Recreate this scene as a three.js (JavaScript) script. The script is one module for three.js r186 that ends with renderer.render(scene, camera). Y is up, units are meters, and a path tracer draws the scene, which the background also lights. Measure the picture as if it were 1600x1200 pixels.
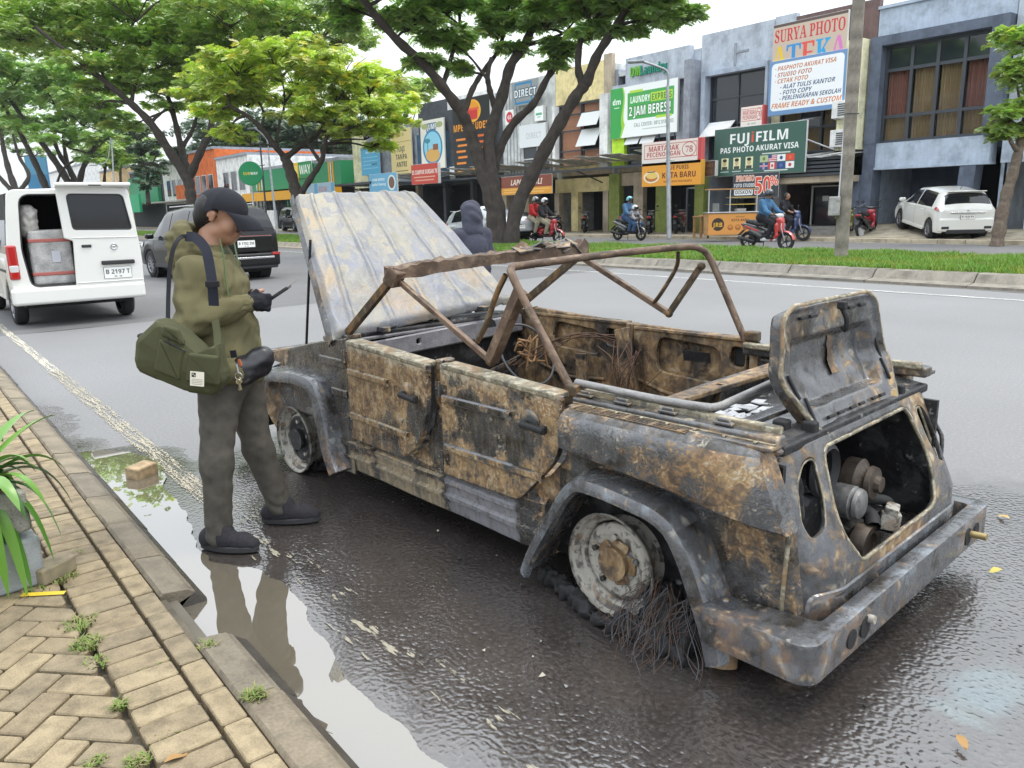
import * as THREE from 'three';
import { RoundedBoxGeometry } from 'three/addons/geometries/RoundedBoxGeometry.js';
import { TessellateModifier } from 'three/addons/modifiers/TessellateModifier.js';
import { mergeGeometries, toCreasedNormals } from 'three/addons/utils/BufferGeometryUtils.js';

// ---------- camera ----------
const scene = new THREE.Scene();
const FPX = 1225, PITCH = 12.55, YAW = 38.3, ROLL = -1.3, CAMH = 1.5, D2R = Math.PI / 180;
const camera = new THREE.PerspectiveCamera(2 * Math.atan(600 / FPX) / D2R, 4 / 3, 0.05, 900);
const V3 = (x = 0, y = 0, z = 0) => new THREE.Vector3(x, y, z);
const cPos = V3(0, CAMH, 0);
const cLook = V3(Math.sin(YAW * D2R) * Math.cos(PITCH * D2R), -Math.sin(PITCH * D2R), -Math.cos(YAW * D2R) * Math.cos(PITCH * D2R));
const cR0 = V3(Math.cos(YAW * D2R), 0, Math.sin(YAW * D2R)), cU0 = cR0.clone().cross(cLook);
const cRight = cR0.clone().multiplyScalar(Math.cos(ROLL * D2R)).addScaledVector(cU0, Math.sin(ROLL * D2R));
const cUp = cU0.clone().multiplyScalar(Math.cos(ROLL * D2R)).addScaledVector(cR0, -Math.sin(ROLL * D2R));
camera.position.copy(cPos);
camera.quaternion.setFromRotationMatrix(new THREE.Matrix4().makeBasis(cRight, cUp, cLook.clone().negate()));
camera.updateMatrixWorld();

// ---------- sky: bright overcast, brightest overhead, faint blue between thin cloud ----------
const SKY_GAIN = 0.82;
const sunDir = V3(0.35, 1.0, 0.25).normalize();
function makeSky() {
  const W = 512, H = 256, d = new Float32Array(W * H * 4);
  const n3 = (x, y, z) => Math.sin(x * 1.7 + 1.3 * Math.sin(y * 2.1 + z)) * Math.cos(z * 1.9 + 1.1 * Math.sin(x * 1.5)) * 0.5 + 0.5 * Math.sin(y * 3.1 + x * 2.3 + 2 * Math.sin(z * 2.7));
  for (let j = 0; j < H; j++) for (let i = 0; i < W; i++) {
    const el = (0.5 - (H - 1 - j + 0.5) / H) * Math.PI, az = (i + 0.5) / W * Math.PI * 2;
    const s = Math.max(0, Math.sin(el)), c = Math.cos(el);
    let L = 2.75 * (0.3 + 0.7 * Math.pow(s, 0.75));
    const x = c * Math.cos(az) * 3, z = c * Math.sin(az) * 3, y = s * 6;
    const cl = 0.5 + 0.3 * n3(x, y, z) + 0.2 * n3(x * 2.3 + 4, y * 2.1, z * 2.4);
    L *= 0.93 + 0.12 * cl;
    const b = 0.06 * (1 - cl);
    const k = (j * W + i) * 4;
    if (el < 0) { d[k] = 0.5; d[k + 1] = 0.5; d[k + 2] = 0.49; } else { d[k] = L * (0.965 - b); d[k + 1] = L * 0.995; d[k + 2] = L * (1.03 + b); }
    d[k] *= SKY_GAIN; d[k + 1] *= SKY_GAIN; d[k + 2] *= SKY_GAIN; d[k + 3] = 1;
  }
  const t = new THREE.DataTexture(d, W, H, THREE.RGBAFormat, THREE.FloatType);
  t.mapping = THREE.EquirectangularReflectionMapping; t.magFilter = THREE.LinearFilter; t.minFilter = THREE.LinearFilter; t.colorSpace = THREE.LinearSRGBColorSpace; t.needsUpdate = true;
  return t;
}
scene.background = makeSky();
scene.environment = scene.background;
const sun = new THREE.DirectionalLight(0xfff4e4, 1.3);
sun.position.copy(sunDir).multiplyScalar(60).add(V3(10, 0, -15)); sun.target.position.set(10, 0, -15);
sun.castShadow = true; sun.shadow.radius = 28; sun.shadow.mapSize.set(2048, 2048);
Object.assign(sun.shadow.camera, { left: -45, right: 45, top: 45, bottom: -45, near: 1, far: 160 });
scene.add(sun, sun.target);
const renderer = new THREE.WebGLRenderer({ antialias: true });
renderer.toneMapping = THREE.LinearToneMapping; renderer.toneMappingExposure = 1.3;
renderer.shadowMap.enabled = true; renderer.shadowMap.type = THREE.PCFSoftShadowMap;
scene.fog = new THREE.FogExp2(0xdfe6ea, 0.00018);
// ---------- helpers ----------
function rng(seed) { let a = seed >>> 0; return () => { a |= 0; a = a + 0x6D2B79F5 | 0; let t = Math.imul(a ^ a >>> 15, 1 | a); t = t + Math.imul(t ^ t >>> 7, 61 | t) ^ t; return ((t ^ t >>> 14) >>> 0) / 4294967296; }; }
const R0 = rng(77);
const clamp = (x, a = 0, b = 1) => x < a ? a : x > b ? b : x, mix = (a, b, t) => a + (b - a) * t;
const sst = (a, b, x) => { const t = clamp((x - a) / (b - a)); return t * t * (3 - 2 * t); };
const ray = (u, v) => cLook.clone().addScaledVector(cRight, (u - 800) / FPX).addScaledVector(cUp, -(v - 600) / FPX);
const at = (u, v, depth) => cPos.clone().addScaledVector(ray(u, v), depth);          // a sighted point at a distance along the view
const onX = (u, v, x) => { const d = ray(u, v); return cPos.clone().addScaledVector(d, x / d.x); };
const onY = (u, v, y = 0) => { const d = ray(u, v); return cPos.clone().addScaledVector(d, (y - CAMH) / d.y); };
const usedNames = {};
function numbered(n) { const k = usedNames[n] = (usedNames[n] ?? -1) + 1; return k ? n + '_' + String(k).padStart(3, '0') : n; }
function tag(o, label, category, group) { o.userData.label = label; o.userData.category = category; if (group) o.userData.group = group; return o; }
function thing(name, label, category, p = [0, 0, 0], ry = 0, group) {
  const o = new THREE.Group(); o.name = numbered(name); o.position.set(...(p.isVector3 ? p.toArray() : p)); o.rotation.y = ry; scene.add(o); return tag(o, label, category, group);
}
function copyOf(src, label, p, ry, group) {
  const c = src.clone(); c.name = numbered(src.name.replace(/_\d\d\d$/, '')); c.userData = { ...src.userData };
  if (label) c.userData.label = label; if (group) c.userData.group = group;
  if (p) c.position.set(...(p.isVector3 ? p.toArray() : p)); if (ry !== undefined) c.rotation.y = ry; scene.add(c); return c;
}
// box-projected uv in metres for every geometry that does not keep its own
function prep(g) {
  if (g.userData.ready) return g;
  const keep = g.userData.keepUV;
  let h = g.index ? g.toNonIndexed() : g;
  for (const k of Object.keys(h.attributes)) if (!['position', 'normal', 'uv', 'color'].includes(k)) h.deleteAttribute(k);
  if (!h.attributes.normal) h.computeVertexNormals();
  if (!keep || !h.attributes.uv) {
    const p = h.attributes.position, n = p.count, uv = new Float32Array(n * 2), a = V3(), b = V3(), c = V3();
    for (let i = 0; i < n; i += 3) {
      a.fromBufferAttribute(p, i); b.fromBufferAttribute(p, i + 1).sub(a); c.fromBufferAttribute(p, i + 2).sub(a); b.cross(c);
      const x = Math.abs(b.x), y = Math.abs(b.y), z = Math.abs(b.z);
      for (let k = i; k < i + 3; k++) {
        const X = p.getX(k), Y = p.getY(k), Z = p.getZ(k);
        if (y >= x && y >= z) { uv[2 * k] = X; uv[2 * k + 1] = Z; } else if (x >= z) { uv[2 * k] = Z; uv[2 * k + 1] = Y; } else { uv[2 * k] = X; uv[2 * k + 1] = Y; }
      }
    }
    h.setAttribute('uv', new THREE.BufferAttribute(uv, 2));
  }
  h.userData.ready = true; return h;
}
function geo(gs) {
  if (!Array.isArray(gs)) gs = [gs];
  const l = gs.map(prep), anyC = l.some((g) => g.attributes.color);
  if (anyC) for (const g of l) if (!g.attributes.color) g.setAttribute('color', new THREE.BufferAttribute(new Float32Array(g.attributes.position.count * 3).fill(1), 3));
  return l.length === 1 ? l[0] : mergeGeometries(l);
}
function M(name, gs, mat, parent, label) {
  const m = new THREE.Mesh(geo(gs), mat); m.castShadow = m.receiveShadow = true;
  m.name = parent ? name : numbered(name); (parent ?? scene).add(m); if (label) m.userData.label = label; return m;
}
function struct(name, gs, mat) { const m = M(name, gs, mat); m.userData.kind = 'structure'; return m; }
// shapes
const T = (g, x = 0, y = 0, z = 0, rx = 0, ry = 0, rz = 0) => { if (rx || ry || rz) g.applyMatrix4(new THREE.Matrix4().makeRotationFromEuler(new THREE.Euler(rx, ry, rz, 'YXZ'))); g.translate(x, y, z); return g; };
const box = (w, h, d, x = 0, y = 0, z = 0, rx = 0, ry = 0, rz = 0) => T(new THREE.BoxGeometry(w, h, d), x, y, z, rx, ry, rz);
const rbox = (w, h, d, r, x = 0, y = 0, z = 0, rx = 0, ry = 0, rz = 0, s = 2) => T(new RoundedBoxGeometry(w, h, d, s, Math.min(r, w / 2.01, h / 2.01, d / 2.01)), x, y, z, rx, ry, rz);
const bb = (x0, x1, y0, y1, z0, z1) => box(Math.abs(x1 - x0), Math.abs(y1 - y0), Math.abs(z1 - z0), (x0 + x1) / 2, (y0 + y1) / 2, (z0 + z1) / 2);
const rbb = (x0, x1, y0, y1, z0, z1, r) => rbox(Math.abs(x1 - x0), Math.abs(y1 - y0), Math.abs(z1 - z0), r, (x0 + x1) / 2, (y0 + y1) / 2, (z0 + z1) / 2);
const vv = (p) => p.isVector3 ? p : V3(...p);
function bar(a, b, ra, rb = ra, seg = 10, open = false) {      // tapered round bar
  a = vv(a); b = vv(b); const d = b.clone().sub(a), g = new THREE.CylinderGeometry(rb, ra, d.length(), seg, 1, open);
  g.applyQuaternion(new THREE.Quaternion().setFromUnitVectors(V3(0, 1, 0), d.clone().normalize())); const m = a.clone().add(b).multiplyScalar(0.5); g.translate(m.x, m.y, m.z); return g;
}
function beam(a, b, w, h, up = V3(0, 1, 0), r = 0.004) {      // box section from a to b, w across, h along up
  a = vv(a); b = vv(b); const d = b.clone().sub(a), L = d.length(), x = d.clone().normalize(), z = x.clone().cross(up).normalize(), y = z.clone().cross(x);
  const g = r ? new RoundedBoxGeometry(L, h, w, 1, r) : new THREE.BoxGeometry(L, h, w);
  g.applyMatrix4(new THREE.Matrix4().makeBasis(x, y, z)); const m = a.clone().add(b).multiplyScalar(0.5); g.translate(m.x, m.y, m.z); return g;
}
const pipe = (pts, r, seg = 24, rs = 8, closed = false, tension = 0.5) => new THREE.TubeGeometry(new THREE.CatmullRomCurve3(pts.map(vv), closed, 'catmullrom', tension), seg, r, rs, closed);
function pipeCaps(pts, r, seg, rs) { const q = pts.map(vv), s = (p) => { const g = new THREE.SphereGeometry(r, 8, 6); g.translate(p.x, p.y, p.z); return g; }; return [pipe(q, r, seg, rs), s(q[0]), s(q[q.length - 1])]; }
const shape = (pts, holes = []) => { const s = new THREE.Shape(pts.map((p) => new THREE.Vector2(p[0], p[1]))); for (const h of holes) s.holes.push(new THREE.Path(h.map((p) => new THREE.Vector2(p[0], p[1])))); return s; };
// polygon with rounded corners: each point [x, y, radius]
function roundPoly(pts, n = 4) {
  const out = [], N = pts.length;
  for (let i = 0; i < N; i++) {
    const p = pts[i], r = p[2] ?? 0; if (!r) { out.push([p[0], p[1]]); continue; }
    const a = pts[(i + N - 1) % N], b = pts[(i + 1) % N], la = Math.hypot(a[0] - p[0], a[1] - p[1]), lb = Math.hypot(b[0] - p[0], b[1] - p[1]), q = Math.min(r, la * 0.49, lb * 0.49);
    const s = [p[0] + (a[0] - p[0]) * q / la, p[1] + (a[1] - p[1]) * q / la], e = [p[0] + (b[0] - p[0]) * q / lb, p[1] + (b[1] - p[1]) * q / lb];
    for (let k = 0; k <= n; k++) { const t = k / n; out.push([(1 - t) ** 2 * s[0] + 2 * t * (1 - t) * p[0] + t * t * e[0], (1 - t) ** 2 * s[1] + 2 * t * (1 - t) * p[1] + t * t * e[1]]); }
  }
  return out;
}
// extrusion: shape in its own x, y; thickness runs from z = 0 to z = d
function ext(pts, d, bev = 0, holes = [], segs = 1) {
  const g = new THREE.ExtrudeGeometry(shape(pts, holes), { depth: d - 2 * bev, bevelEnabled: bev > 0, bevelThickness: bev, bevelSize: bev, bevelOffset: -bev, bevelSegments: segs, curveSegments: 4 });
  g.translate(0, 0, bev); return g;
}
// place a geometry whose axes x, y, z become ex, ey, ez with the origin at o
function frame(g, o, ex, ey, ez) { o = vv(o); ex = vv(ex).clone().normalize(); ez = ez ? vv(ez).clone().normalize() : ex.clone().cross(vv(ey)).normalize(); ey = ez.clone().cross(ex); g.applyMatrix4(new THREE.Matrix4().makeBasis(ex, ey, ez).setPosition(o)); return g; }
// skin over rows of points; rows[i][j] are [x, y, z]; smooth normals below the crease
function skin(rows, closeJ = false, crease = 0.6, flip = false) {
  const n = rows.length, m = rows[0].length, p = [], idx = [], uv = [];
  for (const r of rows) for (const q of r) p.push(q[0] ?? q.x, q[1] ?? q.y, q[2] ?? q.z);
  const mj = closeJ ? m : m - 1;
  for (let i = 0; i < n - 1; i++) for (let j = 0; j < mj; j++) {
    const a = i * m + j, b = i * m + (j + 1) % m, c = a + m, d = b + m;
    if (flip) idx.push(a, b, c, b, d, c); else idx.push(a, c, b, b, c, d);
  }
  const g = new THREE.BufferGeometry(); g.setAttribute('position', new THREE.Float32BufferAttribute(p, 3)); g.setIndex(idx);
  return crease > 0 ? toCreasedNormals(g, crease) : (g.computeVertexNormals(), g);
}
const lathe = (prof, seg = 32) => new THREE.LatheGeometry(prof.map((p) => new THREE.Vector2(p[0], p[1])), seg);
const ball = (r, x, y, z, sx = 1, sy = 1, sz = 1, ws = 16, hs = 12) => { const g = new THREE.SphereGeometry(r, ws, hs); g.scale(sx, sy, sz); g.translate(x, y, z); return g; };
function crease(g, a = 0.6) { return toCreasedNormals(g, a); }

// ---------- noise and textures ----------
const NL = 256, lat = new Float32Array(NL * NL); { const r = rng(5); for (let i = 0; i < lat.length; i++) lat[i] = r(); }
const GX = new Float32Array(NL * NL), GY_ = new Float32Array(NL * NL); for (let i = 0; i < lat.length; i++) { GX[i] = Math.cos(lat[i] * 6.28319); GY_[i] = Math.sin(lat[i] * 6.28319); }
function vn(x, y, per, s) {             // gradient noise about 0.5, tiles every per cells
  const xi = Math.floor(x), yi = Math.floor(y), fx = x - xi, fy = y - yi, wx = fx * fx * fx * (fx * (fx * 6 - 15) + 10), wy = fy * fy * fy * (fy * (fy * 6 - 15) + 10);
  const x0 = ((xi % per) + per) % per, y0 = ((yi % per) + per) % per, x1 = (x0 + 1) % per, y1 = (y0 + 1) % per, o = s * 37, p = s * 111;
  const i00 = ((y0 + o) & 255) * NL + ((x0 + p) & 255), i10 = ((y0 + o) & 255) * NL + ((x1 + p) & 255), i01 = ((y1 + o) & 255) * NL + ((x0 + p) & 255), i11 = ((y1 + o) & 255) * NL + ((x1 + p) & 255);
  const a = GX[i00] * fx + GY_[i00] * fy, b = GX[i10] * (fx - 1) + GY_[i10] * fy, c = GX[i01] * fx + GY_[i01] * (fy - 1), d = GX[i11] * (fx - 1) + GY_[i11] * (fy - 1);
  const e = a + (b - a) * wx, f = c + (d - c) * wx, r = 0.5 + 0.95 * (e + (f - e) * wy); return r < 0 ? 0 : r > 1 ? 1 : r;
}
function fbm(u, v, per, oct, s, gain = 0.5) { let a = 1, t = 0, n = 0, p = per; for (let i = 0; i < oct; i++) { t += a * vn(u * p, v * p, p, s + i * 7); n += a; a *= gain; p *= 2; } return t / n; }
const enc = (x) => x <= 0 ? 0 : x >= 1 ? 255 : 255 * (x <= 0.0031308 ? 12.92 * x : 1.055 * Math.pow(x, 1 / 2.4) - 0.055);
// fn(u, v, o) fills o.r o.g o.b (linear), o.k roughness, o.h height 0..1, o.m metalness
function surf(W, H, metres, fn, { bump = 0, metal = false, mh = metres * H / W, k = 0.8, m = 0, packed = true, ...rest } = {}) {
  const C = new Uint8Array(W * H * 4), Q = packed ? new Uint8Array(W * H * 4) : null, o = {};
  for (let j = 0; j < H; j++) for (let i = 0; i < W; i++) {
    o.k = k; o.m = m; o.h = 0.5; fn((i + 0.5) / W, (j + 0.5) / H, o); const q = (j * W + i) * 4;
    C[q] = enc(o.r); C[q + 1] = enc(o.g); C[q + 2] = enc(o.b); C[q + 3] = 255;
    if (Q) { Q[q] = clamp(o.h) * 255; Q[q + 1] = clamp(o.k) * 255; Q[q + 2] = clamp(o.m) * 255; Q[q + 3] = 255; }
  }
  const mk = (d, srgb) => { const t = new THREE.DataTexture(d, W, H); t.wrapS = t.wrapT = THREE.RepeatWrapping; t.magFilter = THREE.LinearFilter; t.minFilter = THREE.LinearMipmapLinearFilter; t.generateMipmaps = true; t.repeat.set(1 / metres, 1 / mh); if (srgb) t.colorSpace = THREE.SRGBColorSpace; t.needsUpdate = true; return t; };
  const par = { map: mk(C, true), roughness: k, metalness: m };
  if (Q) { const t = mk(Q); par.roughness = 1; par.roughnessMap = t; if (metal) { par.metalness = 1; par.metalnessMap = t; } if (bump) { par.bumpMap = t; par.bumpScale = bump; } }
  return new THREE.MeshPhysicalMaterial({ ...par, ...rest });
}
const lin = (r, g, b) => new THREE.Color().setRGB(r, g, b);
const mat = (c, roughness = 0.7, metalness = 0, rest = {}) => new THREE.MeshPhysicalMaterial({ color: Array.isArray(c) ? lin(...c) : new THREE.Color(c), roughness, metalness, ...rest });
// a plain surface with grain, mottling and grime; alike grains share one neutral texture, the material gives the colour
const grains = {};
const near3 = (x, l) => l.reduce((a, b) => Math.abs(b - x) < Math.abs(a - x) ? b : a);
function rough(c, { size = 1.5, amp = 0.25, fine = 0.12, k = 0.8, bump = 0.002, seed = 1, streak = 0, dirt = 0, px, dirtC, ...rest } = {}) {
  const A = near3(amp, [0.1, 0.25, 0.4]), Fi = near3(fine, [0.08, 0.25]), D = dirt > 0.2 ? 0.45 : 0, S = streak > 0 ? 1 : 0, key = [A, Fi, D, S].join();
  const g = grains[key] ??= surf(256, 256, 1, (u, v, o) => {
    const n = fbm(u, v, 4, 5, 3 + A * 50), f = fbm(u, v, 64, 2, 9), st = S ? fbm(u, v * 0.25, 32, 3, 19) : 0.5;
    const a = 0.5 * (1 + A * (n - 0.5) * 2.4 + Fi * (f - 0.5) * 2 + (S ? 0.12 : 0) * (st - 0.5) * 2) * (1 - D * 0.7 * sst(0.35, 0.8, fbm(u, v, 5, 6, 23, 0.65))) * (D ? 1.14 : 1);
    o.r = a; o.g = a; o.b = a * (D ? 0.985 : 1); o.k = 0.8 + (f - 0.5) * 0.25; o.h = n * 0.5 + f * 0.5;
  }, { bump: 0.002 });
  const m = new THREE.MeshPhysicalMaterial({ color: lin(c[0] * 2, c[1] * 2, c[2] * 2), metalness: 0, ...rest });
  const cl = (t) => { const q = t.clone(); q.repeat.set(1 / size, 1 / size); q.offset.set(seed * 0.137 % 1, seed * 0.271 % 1); return q; };
  m.map = cl(g.map); m.roughnessMap = cl(g.roughnessMap); m.roughness = k / 0.8; m.bumpMap = m.roughnessMap; m.bumpScale = bump; return m;
}
// canvas print
function print(w, h, draw, px = 256) {
  const s = px / Math.max(w, h), W = Math.max(8, Math.round(w * s)), H = Math.max(8, Math.round(h * s)), c = document.createElement('canvas'); c.width = W; c.height = H;
  const x = c.getContext('2d'); x.scale(W, H); x.fillStyle = '#fff'; x.fillRect(0, 0, 1, 1); x.scale(1 / W, 1 / H);
  const txt = (s_, cx, cy, hh, col, { font = 'sans-serif', bold = 'bold', maxW = 1, align = 'center', sx = 1, stroke, lw = 0.1, rot = 0, italic = '' } = {}) => {
    x.save(); x.translate(cx * W, cy * H); x.rotate(rot); x.font = `${italic} ${bold} ${Math.round(hh * H)}px ${font}`; x.textAlign = align; x.textBaseline = 'middle';
    const mw = x.measureText(s_).width * sx, f = Math.min(1, maxW * W / mw) * sx; x.scale(f, 1);
    if (stroke) { x.strokeStyle = stroke; x.lineWidth = lw * hh * H; x.lineJoin = 'round'; x.strokeText(s_, 0, 0); }
    x.fillStyle = col; x.fillText(s_, 0, 0); x.restore();
  };
  const rect = (a, b, c2, d, col, r = 0) => { x.fillStyle = col; if (r) { x.beginPath(); x.roundRect(a * W, b * H, c2 * W, d * H, r * H); x.fill(); } else x.fillRect(a * W, b * H, c2 * W, d * H); };
  const oval = (cx, cy, rx, ry, col) => { x.fillStyle = col; x.beginPath(); x.ellipse(cx * W, cy * H, rx * W, ry * H, 0, 0, 7); x.fill(); };
  draw({ x, W, H, txt, rect, oval });
  const t = new THREE.CanvasTexture(c); t.colorSpace = THREE.SRGBColorSpace; t.magFilter = THREE.LinearFilter; return t;
}
const printMat = (t, k = 0.5, rest = {}) => new THREE.MeshPhysicalMaterial({ map: t, roughness: k, ...rest });
// a flat printed face w by h in the local x, y plane, facing +z
function face(w, h, x = 0, y = 0, z = 0) { const g = new THREE.PlaneGeometry(w, h); g.translate(x, y, z); g.userData.keepUV = true; return g; }
// ---------- ground, road, median ----------
const MEDK = 13.25, MEDT = 13.47, MED2 = 17.3, FARE = 25.6, RY = 0.18, MY = 0.35, FY = 0.30, FAC = 29;
const roadY = (x) => x < 4 ? 0 : 0.018 * (Math.min(x, 14) - 4);
// car frame: local +x forward, +z right
const CARO = V3(2.663, 0, -1.964), CARA = 94.92 * D2R, carF = V3(Math.cos(CARA), 0, -Math.sin(CARA)), carRt = V3(Math.sin(CARA), 0, Math.cos(CARA));
// edge of the standing water, sighted along the kerb
const PUD = [[150, 703], [205, 706], [243, 721], [256, 742], [262, 765], [285, 792], [298, 828], [308, 852], [330, 876], [362, 880], [405, 893], [440, 908], [461, 930], [470, 962], [500, 990], [512, 1032], [560, 1080], [640, 1145], [720, 1215], [800, 1275]].map(([u, v]) => { const p = onY(u, v, 0.003); return [p.x, p.z]; }).sort((a, b) => a[1] - b[1]);
function pudX(z) { if (z < PUD[0][1] || z > PUD[PUD.length - 1][1]) return z > 0 ? 1.2 : 0.72; for (let i = 1; i < PUD.length; i++) if (z <= PUD[i][1]) { const t = (z - PUD[i - 1][1]) / (PUD[i][1] - PUD[i - 1][1] + 1e-6); return mix(PUD[i - 1][0], PUD[i][0], t); } return 0.8; }
const SHEEN = onY(1545, 1075), SHEEN2 = onY(1490, 1110);
function asphalt(x, z, n1, n2, n3, n4, o) {         // n1 broad, n2 mid, n3 fine, n4 broad
  const d = V3(x, 0, z).sub(CARO), X = d.dot(carF), Z = d.dot(carRt);
  const e = Math.hypot((X - 0.7) / (X > 0.7 ? 2.7 : 2.9), (Z + 0.1) / (Z > 0 ? 2.0 : 2.3));
  let wet = sst(1.12, 0.82, e + (n1 - 0.5) * 0.55 + (n2 - 0.5) * 0.2);
  const gut = sst(0.35, 0.0, x - pudX(z) + (n2 - 0.5) * 0.35 - 0.05) * (z > -6.2 ? 1 : sst(-9, -6.2, z) * 0.6);
  wet = Math.max(wet, gut, 0.75 * sst(1.15, 0.75, x + (n1 - 0.5) * 0.3) * sst(-14, -7, z));
  const stone = n3 > 0.62 ? (n3 - 0.62) * 0.3 : 0;
  let v = 0.128 * (0.82 + 0.36 * n1) * (0.8 + 0.4 * n3) + stone * 0.5;
  const w = (0.028 + 0.02 * n2) * (0.5 + 1.0 * n3) + stone * 0.25;
  let r = mix(v, w * 1.16, wet), g = mix(v * 0.99, w * 1.0, wet), b = mix(v * 1.0, w * 0.92, wet);
  // soot and burnt drips under the wreck
  const soot = sst(0.75, 0.25, Math.hypot((X - 0.6) / 2.3, Z / 1.15) + (n2 - 0.5) * 0.35);
  r = mix(r, 0.016, soot * 0.85); g = mix(g, 0.014, soot * 0.85); b = mix(b, 0.013, soot * 0.85);
  // oil film
  const s1 = Math.hypot((x - SHEEN.x) / 0.26, (z - SHEEN.z) / 0.12) + (n2 - 0.5) * 1.2, s2 = Math.hypot((x - SHEEN2.x) / 0.07, (z - SHEEN2.z) / 0.16) + (n2 - 0.5) * 1.1;
  const sh = 0.42 * Math.max(sst(1, 0.35, s1), sst(1, 0.3, s2)) * (0.35 + 0.9 * n3);
  r = mix(r, 0.10 + 0.10 * n4, sh); g = mix(g, 0.24, sh); b = mix(b, 0.33 - 0.14 * n4, sh);
  o.r = r; o.g = g; o.b = b;
  o.k = mix(0.88, mix(0.1, 0.22, n2) + (n3 - 0.5) * 0.16 + 0.3 * soot, wet); if (gut > 0.3) o.k = Math.min(o.k, mix(0.3, 0.13, gut));
  o.h = 0.5 + (n3 - 0.5) * mix(0.7, 1, wet) * (1 - 0.7 * gut) + (n2 - 0.5) * 0.05;
}
{
  struct('ground', T(new THREE.PlaneGeometry(1400, 1400), 0, -0.12, 0, -Math.PI / 2), rough([0.2, 0.18, 0.14], { size: 8, amp: 0.2 }));
  // near part of the road carries its own stains; u runs over x, v over z
  const NX0 = 0.55, NX1 = 12.85, NZ0 = 1.9, NZ1 = -12.4;
  const near = surf(2048, 2048, NX1 - NX0, (u, v, o) => {
    const x = NX0 + u * (NX1 - NX0), z = NZ0 + v * (NZ1 - NZ0);
    asphalt(x, z, fbm(u, v, 5, 4, 3), fbm(u, v, 40, 4, 11, 0.6), 0.55 * vn(u * 1300, v * 1500, 2048, 21) + 0.45 * vn(u * 640 + 9, v * 740, 2048, 23), fbm(u, v, 30, 2, 31), o);
  }, { bump: 0.0045, k: 0.8, mh: NZ0 - NZ1, ior: 2.15 });
  for (const t of [near.map, near.roughnessMap]) { t.repeat.set(1, 1); t.wrapS = t.wrapT = THREE.ClampToEdgeWrapping; }
  const sheet = (x0, x1, z0, z1, nx, nz, fy, uvf) => {
    const p = [], uv = [], idx = [];
    for (let j = 0; j <= nz; j++) for (let i = 0; i <= nx; i++) { const x = mix(x0, x1, i / nx), z = mix(z0, z1, j / nz); p.push(x, fy(x, z), z); uv.push(...(uvf ? uvf(x, z, i / nx, j / nz) : [x, z])); }
    for (let j = 0; j < nz; j++) for (let i = 0; i < nx; i++) { const a = j * (nx + 1) + i, b = a + 1, c = a + nx + 1, d = c + 1; idx.push(a, b, c, b, d, c); }
    const g = new THREE.BufferGeometry(); g.setAttribute('position', new THREE.Float32BufferAttribute(p, 3)); g.setAttribute('uv', new THREE.Float32BufferAttribute(uv, 2)); g.setIndex(idx); g.computeVertexNormals(); g.userData.keepUV = true; return g;
  };
  globalThis.sheetOf = sheet;
  const wav = (x, z) => roadY(x) + 0.006 * Math.sin(x * 2.1 + 0.7 * z) * Math.sin(z * 1.3 + x) * (x > 1.2 ? 1 : 0) - 0.004;
  struct('road', sheet(NX0, NX1, NZ0, NZ1, 60, 60, wav, (x, z, a, b) => [a, b]), near);
  const dry = surf(1024, 1024, 6, (u, v, o) => {
    const n1 = fbm(u, v, 3, 5, 41), n2 = fbm(u, v, 24, 3, 43), n3 = vn(u * 500, v * 500, 500, 47);
    const a = 0.13 * (0.85 + 0.3 * n1) * (0.86 + 0.28 * n3) * (0.93 + 0.14 * n2); o.r = a; o.g = a * 0.99; o.b = a; o.k = 0.85; o.h = n3;
  }, { bump: 0.004 });
  struct('road', [sheet(NX0, NX1, NZ1, -260, 30, 60, (x) => roadY(x) - 0.004), sheet(NX1, MEDK + 0.1, NZ0, -260, 3, 60, (x) => roadY(x) - 0.004), sheet(NX0, MEDK + 0.1, 60, NZ0, 30, 10, (x) => roadY(x) - 0.004)], dry);
  struct('road', sheet(MED2 - 0.05, FARE + 0.05, 60, -260, 8, 30, () => RY), dry);
  // worn paint
  const wt = surf(512, 1024, 1, (u, v, o) => { const a = fbm(u, v, 6, 4, 61) * 0.45 + fbm(u * 0.5 % 1, v, 48, 3, 66) * 0.55, e = Math.min(u, 1 - u) * 6; o.r = o.g = o.b = sst(0.5, 0.6, a + 0.02 - sst(1, 0, e) * 0.25) * 0.95; }, { packed: false }).map; wt.colorSpace = THREE.NoColorSpace; wt.repeat.set(1, 1);
  const worn = (n) => new THREE.MeshPhysicalMaterial({ color: lin(...n), roughness: 0.75, alphaMap: wt, transparent: true });
  const lineUV = (L) => (x, z, a, b) => [a, b * L];
  struct('edge_line', sheet(1.13, 1.28, -4.15, -9, 2, 40, (x, z) => wav(x, z) + 0.005, lineUV(3)), worn([0.36, 0.325, 0.245]));
  const wt2 = surf(256, 512, 1, (u, v, o) => { const a = fbm(u, v, 5, 5, 161, 0.6), q = fbm(u, v, 3, 2, 171); o.r = o.g = o.b = sst(0.62, 0.68, a * 0.6 + q * 0.4 - sst(0.1, 0, Math.min(u, 1 - u)) * 0.3) * 0.9; }, { packed: false }).map; wt2.colorSpace = THREE.NoColorSpace; wt2.repeat.set(1, 1);
  struct('edge_line', sheet(1.08, 1.32, -1.0, -4.12, 2, 20, (x, z) => wav(x, z) + 0.005, lineUV(3)), new THREE.MeshPhysicalMaterial({ color: lin(0.3, 0.275, 0.21), roughness: 0.5, alphaMap: wt2, transparent: true }));
  struct('edge_line', sheet(1.15, 1.27, -9, -120, 2, 60, () => 0.002, lineUV(40)), worn([0.62, 0.58, 0.46], 63, 0.08));
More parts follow.
